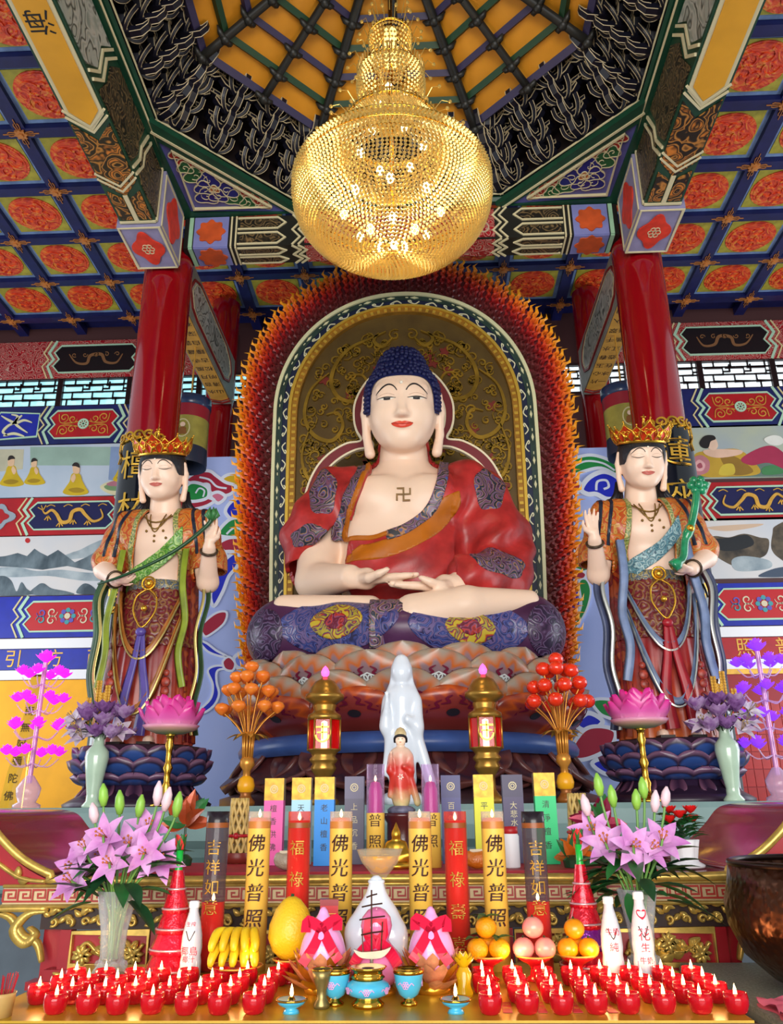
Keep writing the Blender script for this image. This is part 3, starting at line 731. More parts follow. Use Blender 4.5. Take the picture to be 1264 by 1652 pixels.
# lower wall: yellow cloth on the left, red boards and tiles on the right
fw = planeXZ(YB)
g = G(); g.prism(fw, rect(-8.3, 1.0, -3.1, 3.57), 0, .03); g.obj('yellow_hanging', mat('marigold_cloth', '#f0a80c', .6, var=.08, vscale=3), wall)
g = G(); g.prism(fw, rect(3.1, 1.0, 8.3, 3.57), 0, .02); rw = g.obj('red_hanging', mat('deep_red_board', '#94101a', .45, var=.1), wall)
g = G(); g.prism(fw, rect(4.3, 3.5, 8.3, 3.58), 0, .05); g.obj('gilt_strip', GILT, wall)
g = G(); g.prism(fw, rect(-.062,-.118,.062,.118), .02, .035, 0); ME_T = g.mesh('tile', mat('red_tile', '#b02420', .35, var=.12))
for i in range(15):
    for j in range(6): link('tile', ME_T, rw, (4.6+.133*i, 0, 1.72+.25*j))
# paintings
def fpx(px, py, Y=YB):   # place a painted mark on the wall plane
    d = rgt*(px-CX)+upv*(CY-py)+fwd*FPX; k = (Y-CAM.y)/d.y; return (CAM.x+d.x*k, CAM.z+d.z*k)
def blobs(parent, name, y, items, d0=.03):
    """flat painted shapes: (material, [px points], closed spline?)"""
    for i, (m_, P, sm) in enumerate(items):
        Q = [fpx(px, py, y) for px, py in P]; Q = spline(Q, 5, True) if sm else Q
        g = G(); g.prism(planeXZ(y), Q, d0-.004, d0+.001*i+.001); g.obj(name, m_, parent)
def pm(h): return mat('paint_'+h.strip('#'), h, .6, var=.12, vscale=3)
g = G(); g.prism(fw, rect(-8.3,Zb['p1'][0],-3.2,Zb['p1'][1]), 0, .03); P1 = g.obj('monks_painting', mat('paint_hall', '#9db0c0', .5, col2='#b9c3cf', vscale=.8), wall)
def monk(cx, cy, s, face=1):
    rb, sk, hr = pm('#c2a415'), pm('#d9b48f'), pm('#241d1c')
    c = lambda pts: [(cx+x*s*face, cy+y*s) for x, y in pts]
    return [(rb, c([(-20,0),(-15,-10),(-10,-20),(-7,-29),(0,-32),(7,-29),(10,-18),(16,-9),(21,0),(10,4),(-8,4)]), True), (pm('#9a7d10'), c([(-14,-4),(-2,-8),(12,-5),(4,0),(-8,0)]), True),
            (sk, c([(-5,-31),(-6,-40),(-2,-45),(4,-44),(5,-38),(3,-31)]), True), (sk, c([(3,-30),(8,-22),(4,-16),(0,-24)]), True), (hr, c([(-6,-40),(-4,-47),(2,-48),(6,-43),(0,-42)]), True)]
items = [(pm('#8faa9c'), [(50,722),(180,722),(178,752),(50,752)], False), (pm('#b8b49a'), [(0,726),(40,726),(38,758),(0,762)], False), (pm('#7d92b5'), [(180,722),(215,722),(212,780),(176,775)], False)]
items += monk(20, 782, .95)+monk(57, 780, .82)+monk(124, 796, 1.0, -1)
items += [(pm('#d0c8a0'), [(163,788),(180,778),(214,776),(214,796),(185,800)], True), (pm('#6f8f62'), [(170,786),(190,780),(214,782),(214,792),(180,793)], True), (pm('#a86a78'), [(174,782),(192,776),(214,777),(214,784),(182,786)], True)]+monk(203, 776, .95)
blobs(P1, 'painted_figure', YB, items)
g = G(); g.prism(fw, rect(3.2,Zb['p1'][0]+.05,8.3,Zb['p1'][1]+.05), 0, .03); P1r = g.obj('reclining_painting', mat('paint_sky', '#93a0ad', .5, col2='#b3b994', vscale=.7), wall)
blobs(P1r, 'painted_figure', YB, [
    (pm('#5e7468'), [(1100,742),(1264,735),(1264,770),(1100,772)], False),
    (pm('#b8942e'), [(1120,735),(1150,728),(1190,726),(1215,745),(1225,765),(1180,770),(1130,768)], True),
    (pm('#8c6a22'), [(1160,732),(1190,740),(1215,762),(1180,766)], True), (pm('#c8b03a'), [(1165,752),(1182,750),(1184,766),(1160,767)], True),
    (pm('#a02a4a'), [(1195,742),(1225,724),(1250,722),(1275,745),(1275,762),(1240,748),(1212,752)], True), (pm('#3f7a4a'), [(1230,756),(1250,752),(1264,764),(1232,767)], True),
    (pm('#b5737a'), [(1113,752),(1118,740),(1132,736),(1144,746),(1142,762),(1126,768),(1115,764)], True), (pm('#d6a2a0'), [(1119,752),(1127,743),(1137,750),(1134,760),(1124,761)], True), (pm('#9c4a58'), [(1124,752),(1130,748),(1133,755),(1127,757)], True),
    (pm('#d8b39a'), [(1135,728),(1160,726),(1195,728),(1192,735),(1160,740),(1140,736)], True), (pm('#e0bfa6'), [(1141,712),(1152,708),(1158,720),(1152,728),(1142,724)], True), (pm('#181416'), [(1128,715),(1136,705),(1150,704),(1154,710),(1146,714),(1142,724),(1132,723)], True),
    (pm('#dcdcd2'), [(1232,710),(1245,704),(1258,706),(1264,714),(1255,720),(1240,718)], True)])
g = G(); g.prism(fw, rect(-8.3,Zb['p2'][0],-3.2,Zb['p2'][1]), 0, .03); P2 = g.obj('mountain_painting', mat('paint_mist', '#cfcac6', .5, col2='#bfc3c8', vscale=1.2), wall)
INK, INKL = mat('ink_wash', '#34434c', .5, col2='#6e7d84', vscale=5, stretch=(1,1,.5)), mat('ink_pale', '#7d8c93', .5, col2='#a9b3b6', vscale=4)
blobs(P2, 'painted_mountain', YB, [
    (INKL, [(90,905),(115,893),(130,888),(150,878),(178,868),(200,872),(200,900),(150,900)], True),
    (INK, [(-10,900),(10,898),(30,893),(45,898),(57,886),(66,892),(78,898),(95,888),(105,895),(122,908),(140,900),(152,893),(165,898),(190,890),(190,918),(150,922),(110,914),(70,920),(30,916),(-10,914)], False),
    (INKL, [(-10,918),(30,916),(60,922),(100,920),(150,925),(200,920),(200,934),(140,938),(80,930),(30,932),(-10,930)], True),
    (INK, [(-10,960),(-10,935),(8,930),(20,938),(28,955),(36,940),(44,950),(52,960)], True), (INK, [(52,960),(62,945),(72,942),(85,950),(110,955),(118,960)], True), (INK, [(125,958),(135,943),(148,945),(158,958)], True),
    (pm('#b51c1c'), circ(46,873,4,10), True)])
g = G(); g.prism(fw, rect(3.2,Zb['p2'][0]+.06,8.3,Zb['p2'][1]+.06), 0, .03); P2r = g.obj('mountain_painting', mat('paint_mist', '#cfcac6', .5), wall)
INKB = mat('ink_brown', '#2c2822', .5, col2='#6a5b48', vscale=5)
blobs(P2r, 'painted_mountain', YB, [
    (mat('paint_peach', '#c8ab90', .5), [(1140,852),(1180,848),(1230,846),(1215,852),(1170,858)], True),
    (INKB, [(1130,878),(1150,866),(1175,868),(1200,862),(1225,868),(1240,872),(1236,895),(1215,905),(1190,915),(1165,905),(1148,892)], True),
    (mat('ink_black', '#1c1f22', .5), [(1145,872),(1175,869),(1205,864),(1215,880),(1180,890),(1155,886)], True),
    (INKB, [(1246,862),(1250,850),(1275,845),(1275,905),(1255,900),(1244,885)], True), (INKL, [(1180,905),(1200,898),(1240,905),(1240,918),(1190,922)], True),
    (mat('ink_blue', '#3d4a5c', .5), [(1225,928),(1250,918),(1275,916),(1275,930),(1230,932)], True)])
# windows: lattice and panes
LATT = mat('lattice_wood', '#2a1416', .5); 
def pane_mat(n, c, e):
    m, nt, p = nodes(n); N, L = nt.nodes, nt.links; tc = N.new('ShaderNodeTexCoord'); nz = N.new('ShaderNodeTexNoise'); nz.inputs['Scale'].default_value = 7; L.new(tc.outputs['Object'], nz.inputs['Vector'])
    rp = N.new('ShaderNodeValToRGB'); rp.color_ramp.elements[0].position = .35; rp.color_ramp.elements[0].color = tuple(x*.72 for x in lin(c)[:3])+(1,); rp.color_ramp.elements[1].position = .65; rp.color_ramp.elements[1].color = lin(c); L.new(nz.outputs['Fac'], rp.inputs['Fac'])
    L.new(rp.outputs['Color'], p.inputs['Base Color']); L.new(rp.outputs['Color'], p.inputs['Emission Color']); p.inputs['Emission Strength'].default_value = e; p.inputs['Roughness'].default_value = .25; return m
PANEL_, PANER_ = pane_mat('pane_cyan', '#a6e6f2', .95), pane_mat('pane_white', '#e6f4fa', 1.1)   # frosted panes lit by the day outside
g = G(); ww, wh, bw = 1.27, .57, .022
fl = lambda x, y, d=0.0: (x, d, y)
for sx in (-1, 1): g.b2((sx*ww/2-.045, -.04, 0), (sx*ww/2+.045, .06, wh))
g.b2((-ww/2,-.04,-.02),(ww/2,.06,.02)); g.b2((-ww/2,-.04,wh-.02),(ww/2,.06,wh+.02)); ME_WF = g.mesh('window_frame', LATT)
g = G()
def bars(P): g.ribbon(fl, P, bw, -.012, .02)
for x in (-.5,-.2,.1,.4): bars([(x,.0),(x,.16)]); bars([(x+.12,.43),(x+.12,wh)])
for x0 in (-.55,-.18,.2):
    bars([(x0,.43),(x0+.32,.43),(x0+.32,.3),(x0+.14,.3),(x0+.14,.16),(x0+.42,.16)]); bars([(x0-.06,.3),(x0+.14,.3)]); bars([(x0+.32,.36),(x0+.44,.36),(x0+.44,.5)])
bars([(-ww/2,.16),(ww/2,.16)]); bars([(-ww/2,.45),(ww/2,.45)]); bars([(-ww/2,.3),(-.5,.3)]); bars([(.5,.3),(ww/2,.3)])
ME_WL = g.mesh('lattice', LATT)
g = G(); g.b2((-ww/2,.03,0),(ww/2,.036,wh)); ME_PL = g.mesh('pane', PANEL_); ME_PR = g.mesh('pane', PANER_)
for k, x in enumerate([-7.6+1.28*i for i in range(12)]):
    w_ = link('window_%d' % (k+1), ME_WF, None, (x+.64, YB+.02, Zb['win'][0])); struct(w_, 'lattice clerestory window in the back wall')
    link('lattice', ME_WL, w_); link('pane', ME_PL if x < 0 else ME_PR, w_)

# ================================================================ cloud mural screen behind the statues
YS = 11.1
t = thing('mural_screen', 'pale blue screen painted with coloured clouds behind the halo', 'screen', (0, YS, 1.6))
g = G(); g.b2((-3.17,0,0),(3.17,.12,4.95)); g.obj('panel', mat('mural_blue', '#b2c0f0', .55, col2='#a2b4ec', vscale=.7), t)
CW = mat('cloud_white', '#dfe4f2', .5); CC = {'r': mat('mural_red', '#a81c3a', .5), 'g': mat('mural_green', '#128a3e', .5), 'b': mat('mural_blue_deep', '#1526c0', .5), 'y': mat('mural_yellow', '#d8b018', .5), 'p': mat('mural_pink', '#d0708c', .5), 'l': mat('mural_sky', '#7b8fe8', .5)}
_cz = [0]
def cloud(col, P, w=.05, inner=None):
    Q = spline([fpx(px, py, YS) for px, py in P], 6, True); Q = [(x, z-1.6) for x, z in Q]
    _cz[0] += 1; d = .002+.0012*_cz[0]; f = lambda x, y, dd=0.0: (x, -dd, y)
    c0 = np.mean(Q, 0); g = G(); g.prism(f, Q, -.01, d, 0); g.ribbon(f, Q, w, -.01, d+.0006, 1, closed=True)
    for k, q in enumerate(inner or []):
        R_ = spline([fpx(px, py, YS) for px, py in q[1]], 6); g.ribbon(f, [(x, z-1.6) for x, z in R_], q[0], -.01, d+.001, 1)
    g.obj('cloud', [CC[col], CW], t)
cloud('y', [(358,775),(372,765),(395,770),(400,785),(380,790)]); cloud('r', [(300,775),(318,762),(338,760),(350,768),(364,778),(380,784),(374,796),(358,800),(340,795),(336,782),(318,782)], .05, [(.03,[(322,770),(338,774),(350,785),(366,788)])])
cloud('p', [(340,800),(352,794),(364,802),(352,812)]); cloud('r', [(300,806),(330,802),(346,808),(330,818),(302,822)]); cloud('g', [(296,796),(306,780),(322,780),(336,788),(336,802),(322,808),(304,808)], .05, [(.025, [(328,802),(330,792),(322,788),(316,796)])])
cloud('b', [(364,826),(376,808),(396,806),(402,846),(380,842)]); cloud('g', [(352,862),(372,838),(396,840),(402,868),(380,868)], .05, [(.03, [(366,862),(378,852),(390,856),(386,866)])]); cloud('r', [(344,884),(370,868),(402,872),(402,892),(370,890),(352,892)])
cloud('y', [(344,896),(358,888),(366,902),(356,916),(344,918)], .06); cloud('b', [(340,960),(350,925),(362,905),(384,890),(384,912),(370,930),(360,955),(346,978)], .05); cloud('r', [(326,1010),(348,990),(366,988),(362,1006),(340,1024),(330,1026)], .03)
cloud('b', [(322,1034),(334,1038),(350,1050),(368,1060),(352,1058),(334,1050)], .03); cloud('b', [(318,1150),(340,1128),(344,1105),(336,1082),(352,1074),(372,1078),(352,1082),(350,1100),(354,1120),(346,1138),(330,1150)], .03); cloud('l', [(378,1062),(395,1052),(412,1060),(410,1075),(385,1078)], .05); cloud('r', [(360,1068),(370,1060),(380,1070),(376,1082),(364,1080)], .03)
cloud('g', [(915,760),(926,742),(950,735),(975,740),(1000,754),(998,768),(970,756),(940,762),(918,772)], .05, [(.03, [(922,755),(945,745),(972,748),(992,760)])]); cloud('r', [(912,780),(926,774),(938,784),(930,796),(912,796)], .05)
cloud('b', [(938,790),(950,772),(972,762),(992,768),(1004,782),(1000,802),(980,806),(962,798),(948,798)], .07, [(.035, [(962,792),(964,778),(978,776),(982,786),(974,790)])]); cloud('p', [(928,882),(945,872),(962,880),(958,890),(940,890)], .05)
cloud('b', [(905,905),(925,890),(955,890),(965,902),(950,915),(915,915)], .05); cloud('g', [(922,908),(936,900),(954,904),(955,918),(938,924),(924,920)], .04, [(.025, [(950,915),(944,905),(934,910),(940,916)])]); cloud('r', [(904,920),(925,918),(945,926),(938,936),(908,934)], .03)
cloud('b', [(902,940),(922,938),(932,950),(936,975),(928,1000),(922,1022),(920,995),(918,970)], .03); cloud('g', [(934,940),(946,936),(953,955),(946,985),(932,1010),(922,1028),(930,1000),(938,975)], .025)
cloud('g', [(955,1132),(975,1128),(1000,1136),(1000,1170),(985,1160),(968,1152)], .04); cloud('b', [(930,1170),(945,1152),(960,1154),(972,1166),(950,1180)], .06); cloud('r', [(918,1215),(940,1180),(965,1172),(992,1180),(985,1205),(955,1222),(930,1226)], .05); cloud('b', [(955,1232),(975,1224),(1000,1236),(1000,1250),(975,1248)], .05)

# ================================================================ the stone platform
PLAT = mat('celadon_stone', '#7f9a97', .45, var=.12, vscale=3)
g = G(); prof = [(6.62,0),(6.62,.72),(6.55,.8),(6.55,.95),(6.68,1.02),(6.68,1.18),(6.6,1.24),(6.56,1.3),(6.5,1.34),(6.47,1.36),(6.45,1.46),(6.45,1.56),(6.47,1.6),(11.3,1.6),(11.3,0)]
g.prism(lambda x, y, d=0.0: (d, x, y), prof, -7.6, 7.6)
struct(G().b2((-7.6,6.3,0),(7.6,6.62,1.0)).obj('trim_4', mat('lower_front_grey', '#5c6872', .5, var=.12)), 'darker grey block along the lower platform front')  # separate block, darker than the platform, along its lower front
plat = struct(g.obj('floor', PLAT), 'grey green stone platform under the statues')
def drum(s, label):
    t = thing('cylinder_banner', label, 'banner', (s*2.98, 10.1, 6.0), 0, 'hanging cylinder banners'); r = .27
    g = G(); g.lathe([(r,.2),(r,.62)], n=28); g.obj('picture_band', mat('banner_ochre', '#a8a04a', .5, var=.2), t, True)
    g = G(); g.lathe([(r*1.0,.62),(r*1.02,.8)], n=28); g.obj('red_band', mat('banner_red', '#9a2030', .5), t, True)
    g = G(); g.lathe([(r*1.0,.8),(r*1.06,.82),(r*1.06,.95),(.02,1.0)], n=28); g.obj('cap', mat('banner_blue', '#2b3f63', .3, coat=.4), t, True)
    g = G(); g.lathe([(r*1.02,-.05),(r*1.04,.0),(r*1.0,.2)], n=28); g.obj('lower_band', mat('banner_navy', '#2c3348', .4), t, True)
    g = G(); g.tube([(0,0,1.0),(0,0,1.83)], .012, 5); g.obj('cord', GILT, t)
    a0 = -PI/2+.0
    f = lambda x, y, d=0.0: ((r+d)*cos(a0+x/r), (r+d)*sin(a0+x/r), y)
    g = G(); g.ribbon(f, circ(0,.42,.09,18,ry=.13), .016, .004, .012, 0, closed=True); g.prism(f, circ(0,.47,.035,10), .004, .01, 1); g.prism(f, [(-.06,.33),(.06,.33),(.045,.42),(0,.44),(-.045,.42)], .004, .01, 2); g.obj('seated_figure_print', [mat('banner_cream', '#d8cf9c', .5), SKIN, mat('banner_robe', '#8c5a2a', .5)], t)
drum(-1, 'cylinder banner with printed figure hanging beside left rear column'); drum(1, 'cylinder banner with printed figure hanging beside right rear column')

# ================================================================ implicit-surface sculpting
def cap(a, b, ra, rb, k=.05, sc=None): return ('c', np.array(a, float), np.array(b, float), ra, rb, k)
def ell(c, r, k=.05, R=None): return ('e', np.array(c, float), np.array(r, float), R, None, k)
def rotm(rx=0, ry=0, rz=0):
    cx_, sx_, cy_, sy_, cz_, sz_ = cos(rx), sin(rx), cos(ry), sin(ry), cos(rz), sin(rz)
    return np.array([[1,0,0],[0,cx_,-sx_],[0,sx_,cx_]]).T @ np.array([[cy_,0,sy_],[0,1,0],[-sy_,0,cy_]]).T @ np.array([[cz_,-sz_,0],[sz_,cz_,0],[0,0,1]]).T
def sdf(prims, h, pad=None):
    los, his = [], []
    for t, a, b, c, d, k in prims:
        if t == 'c': los.append(np.minimum(a-c, b-d)); his.append(np.maximum(a+c, b+d))
        else: R_ = np.max(b) if c is not None else b; los.append(a-R_); his.append(a+R_)
    lo = np.min(los, 0)-4*h; hi = np.max(his, 0)+4*h
    n = np.ceil((hi-lo)/h).astype(int)+1
    ax = [lo[i]+h*np.arange(n[i]) for i in range(3)]
    D = np.full(n, 9.0, np.float32)
    for (t, a, b, c, d, k), l, u in zip(prims, los, his):
        m_ = k*1.2+2.5*h
        i0 = np.clip(((l-m_-lo)/h).astype(int), 0, n); i1 = np.clip(((u+m_-lo)/h).astype(int)+2, 0, n)
        sl = tuple(slice(i0[i], i1[i]) for i in range(3))
        X, Y, Z = np.meshgrid(ax[0][sl[0]], ax[1][sl[1]], ax[2][sl[2]], indexing='ij', sparse=True)
        if t == 'c':
            ba = b-a; L2 = max(ba.dot(ba), 1e-9)
            tt = np.clip(((X-a[0])*ba[0]+(Y-a[1])*ba[1]+(Z-a[2])*ba[2])/L2, 0, 1)
            dist = np.sqrt((X-a[0]-tt*ba[0])**2+(Y-a[1]-tt*ba[1])**2+(Z-a[2]-tt*ba[2])**2)-(c+(d-c)*tt)
        else:
            x, y, z = X-a[0], Y-a[1], Z-a[2]
            if c is not None:
                x, y, z = c[0,0]*x+c[0,1]*y+c[0,2]*z, c[1,0]*x+c[1,1]*y+c[1,2]*z, c[2,0]*x+c[2,1]*y+c[2,2]*z
            k0 = np.sqrt((x/b[0])**2+(y/b[1])**2+(z/b[2])**2); k1 = np.sqrt((x/b[0]**2)**2+(y/b[1]**2)**2+(z/b[2]**2)**2)
            dist = k0*(k0-1)/np.maximum(k1, 1e-6)
        dist = dist.astype(np.float32); cur = D[sl]
        if k < 0:      # carve
            k = -k; hh = np.clip(.5-.5*(cur+dist)/k, 0, 1); D[sl] = cur*(1-hh)-dist*hh+k*hh*(1-hh)
        else:
            hh = np.clip(.5+.5*(cur-dist)/k, 0, 1); D[sl] = cur*(1-hh)+dist*hh-k*hh*(1-hh)
    return surfnet(D, lo, h)
def surfnet(D, lo, h):
    ins = D < 0
    c = ins[:-1,:-1,:-1].astype(np.int8)
    off = [(i,j,k) for i in (0,1) for j in (0,1) for k in (0,1)]
    nx, ny, nz = (s-1 for s in D.shape)
    cnt = sum(ins[i:nx+i, j:ny+j, k:nz+k].astype(np.int8) for i,j,k in off)
    act = (cnt > 0) & (cnt < 8); idx = np.argwhere(act); nv = len(idx)
    ID = np.full(act.shape, -1, np.int64); ID[act] = np.arange(nv)
    S = np.zeros((nv,3)); Cn = np.zeros(nv)
    for a in off:
        for ax_ in range(3):
            if a[ax_]: continue
            b = list(a); b[ax_] = 1
            va = D[idx[:,0]+a[0], idx[:,1]+a[1], idx[:,2]+a[2]]; vb = D[idx[:,0]+b[0], idx[:,1]+b[1], idx[:,2]+b[2]]
            m_ = (va < 0) != (vb < 0); t = np.where(m_, va/(va-vb+1e-12), 0)
            p = np.tile(np.array(a, float), (nv,1)); p[:,ax_] += t
            S[m_] += p[m_]; Cn[m_] += 1
    V = lo+h*(idx+S/Cn[:,None])
    Q = []
    for ax_ in range(3):
        o1, o2 = [(1,2),(2,0),(0,1)][ax_]
        sA = [slice(1, s-1) for s in D.shape]; sB = list(sA); sA[ax_] = slice(0, D.shape[ax_]-1); sB[ax_] = slice(1, D.shape[ax_])
        a, b = ins[tuple(sA)], ins[tuple(sB)]; e = np.argwhere(a != b)
        base = e.copy(); base[:, o1] += 1; base[:, o2] += 1
        fl = a[tuple(e.T)]
        def cid(d1, d2):
            q = base.copy(); q[:, o1] -= d1; q[:, o2] -= d2; return ID[q[:,0], q[:,1], q[:,2]]
        f = np.stack([cid(1,1), cid(0,1), cid(0,0), cid(1,0)], 1); f[~fl] = f[~fl][:, ::-1]; Q.append(f)
    F = np.concatenate(Q); F = F[(F >= 0).all(1)]
    return V, F
def relax(V, F, it=2, lam=.5):
    E = np.concatenate([F[:, [i, (i+1) % F.shape[1]]] for i in range(F.shape[1])]); n = len(V)
    for _ in range(it):
        S = np.zeros_like(V); C = np.zeros(n)
        for a, b in ((0,1),(1,0)):
            for c in range(3): S[:, c] += np.bincount(E[:, a], V[E[:, b], c], n)
            C += np.bincount(E[:, a], minlength=n)
        V = V+lam*(S/np.maximum(C, 1)[:, None]-V)
    return V
def vnorm(V, F):
    T = tri(F); n = np.cross(V[T[:,1]]-V[T[:,0]], V[T[:,2]]-V[T[:,0]]); N = np.zeros_like(V)
    for i in range(3):
        for c in range(3): N[:, c] += np.bincount(T[:, i], n[:, c], len(V))
    return N/(np.linalg.norm(N, axis=1)[:, None]+1e-12)
def tri(F): return F if F.shape[1] == 3 else np.concatenate([F[:, [0,1,2]], F[:, [0,2,3]]])
def clip(V, T, f, extra=()):
    """keep the part of triangles T where f > 0, cut cleanly along f = 0"""
    pos = f > 0; c = pos[T].sum(1); keep = T[c == 3]; cut = T[(c == 1) | (c == 2)]
    V = list(map(tuple, V)); f = list(f); ex = [list(e) for e in extra]; memo = {}; new = []
    def mid(a, b):
        key = (a, b) if a < b else (b, a)
        if key not in memo:
            t = f[a]/(f[a]-f[b]); va, vb = V[a], V[b]
            V.append(tuple(va[i]+(vb[i]-va[i])*t for i in range(3))); f.append(0.0)
            for e in ex: e.append(e[a]+(e[b]-e[a])*t)
            memo[key] = len(V)-1
        return memo[key]
    for t in cut:
        t = [int(q) for q in t]
        for _ in range(3):
            if f[t[0]] > 0 and not f[t[2]] > 0: break
            t = t[1:]+t[:1]
        a, b, c_ = t
        if f[b] > 0: p, q = mid(b, c_), mid(a, c_); new += [(a, b, p), (a, p, q)]
        else: p, q = mid(a, b), mid(a, c_); new.append((a, p, q))
    T2 = np.concatenate([keep, np.array(new, int).reshape(-1,3)]); V = np.array(V)
    used = np.unique(T2); mp = np.full(len(V), -1); mp[used] = np.arange(len(used))
    return V[used], mp[T2], [np.array(e)[used] for e in ex]
def shell(V, T, N, off, rim=.02):
    """offset sheet with a turned-in rim so it reads as cloth with thickness"""
    O = V+N*np.asarray(off).reshape(-1,1) if np.ndim(off) else V+N*off
    E = np.concatenate([T[:, [0,1]], T[:, [1,2]], T[:, [2,0]]]); key = np.sort(E, 1)
    k1 = key[:,0].astype(np.int64)*(len(V)+1)+key[:,1]; u, inv, cn = np.unique(k1, return_inverse=True, return_counts=True)
    B = E[cn[inv] == 1]; bi = np.unique(B); mp = np.full(len(V), -1); mp[bi] = len(V)+np.arange(len(bi))
    O2 = np.concatenate([O, O[bi]-N[bi]*rim]); S = np.stack([B[:,1], B[:,0], mp[B[:,0]], mp[B[:,1]]], 1)
    return O2, T, S
def nobj(name, V, Fs, mats, parent=None, smooth=True, loc=None, rot=None):
    me = bpy.data.meshes.new(name); Fs = [F for F in (Fs if isinstance(Fs, list) else [Fs]) if len(F)]
    loops = np.concatenate([F.reshape(-1) for F in Fs]); sizes = np.concatenate([np.full(len(F), F.shape[1]) for F in Fs])
    me.vertices.add(len(V)); me.vertices.foreach_set('co', np.asarray(V, np.float32).reshape(-1))
    me.loops.add(len(loops)); me.loops.foreach_set('vertex_index', loops.astype(np.int32))
    st = np.concatenate([[0], np.cumsum(sizes)[:-1]]); me.polygons.add(len(sizes)); me.polygons.foreach_set('loop_start', st.astype(np.int32))
    me.update(calc_edges=True); me.validate()
    for m_ in (mats if isinstance(mats, (list, tuple)) else [mats]): me.materials.append(m_)
    if smooth: me.polygons.foreach_set('use_smooth', [True]*len(me.polygons))
    return link(name, me, parent, loc, rot)
def polydist(X, Z, P):
    """signed distance to a closed polygon in the XZ plane (negative inside)"""
    P = np.array(P); d = np.full(len(X), 1e9); ins = np.zeros(len(X), bool)
    for i in range(len(P)):
        a, b = P[i], P[(i+1) % len(P)]; ab = b-a; t = np.clip(((X-a[0])*ab[0]+(Z-a[1])*ab[1])/(ab.dot(ab)+1e-12), 0, 1)
        d = np.minimum(d, np.hypot(X-a[0]-t*ab[0], Z-a[1]-t*ab[1]))
        c = ((a[1] > Z) != (b[1] > Z)) & (X < (b[0]-a[0])*(Z-a[1])/(b[1]-a[1]+1e-12)+a[0]); ins ^= c
    return np.where(ins, -d, d)
def biggest(T, n):
    lab = np.arange(n)
    while True:
        m_ = np.minimum.reduce([lab[T[:,0]], lab[T[:,1]], lab[T[:,2]]]); old = lab.copy()
        for i in range(3): np.minimum.at(lab, T[:,i], m_)
        lab = lab[lab]
        if (lab == old).all(): break
    l = lab[T[:,0]]; u, c = np.unique(l, return_counts=True); return T[l == u[np.argmax(c)]]
def compact(V, T, *more):
    used = np.unique(T); mp = np.full(len(V), -1); mp[used] = np.arange(len(used)); return (V[used], mp[T])+tuple(np.asarray(m_)[used] for m_ in more)
def px2(pts, Y): return [fpx(x, y, Y) for x, y in pts]

# ---------------------------------------------------------------- a carved head (metres, chin at z=0, face towards -y)
def head_prims(ears=True):
    P = [ell((0,.0,.63),(.425,.47,.50),.06), ell((0,-.09,.34),(.378,.34,.335),.13), ell((0,-.2,.2),(.26,.2,.19),.12)]
    for s in (-1, 1):
        P += [ell((s*.17,-.27,.40),(.19,.16,.20),.09), ell((s*.17,-.365,.635),(.125,.07,.075),.04), cap((s*.05,-.40,.735),(s*.27,-.33,.735),.045,.03,.08)]
        P += [ell((s*.055,-.455,.415),(.042,.05,.038),.025)]
        if ears:
            P += [cap((s*.44,-.02,.70),(s*.46,.02,.50),.055,.06,.03), cap((s*.46,.02,.5),(s*.45,.0,.22),.06,.05,.03), cap((s*.45,.0,.22),(s*.41,-.04,-.0),.05,.065,.03)]
    P += [cap((0,-.42,.68),(0,-.50,.44),.042,.058,.05), ell((0,-.515,.43),(.058,.055,.045),.03)]
    P += [ell((-.05,-.425,.318),(.075,.045,.028),.02), ell((.05,-.425,.318),(.075,.045,.028),.02), ell((0,-.43,.275),(.085,.05,.03),.02), ell((0,-.345,.13),(.16,.085,.10),.12)]
    return P
HV, HF = sdf(head_prims()+[cap((0,.12,.25),(0,.12,-.3),.27,.33,.05)], .0165); HV = relax(HV, HF, 2, .4)
fm = HV[:,1] < -.05; HFV = HV[fm]
def fy(x, z):
    d = (HFV[:,0]-x)**2+(HFV[:,2]-z)**2; i = np.argpartition(d, 4)[:4]; w = 1/(d[i]+1e-5); return float((HFV[i,1]*w).sum()/w.sum())
def on(P, off=.004): return [(x, fy(x, z)-off, z) for x, z in P]
LIP = mat('lip_red', '#d8442c', .35); BROW = mat('brow_ink', '#1c1418', .5); EYEW = mat('eye_white', '#f2ead8', .3)
LIPP = mat('lip_rose', '#c8685a', .4)
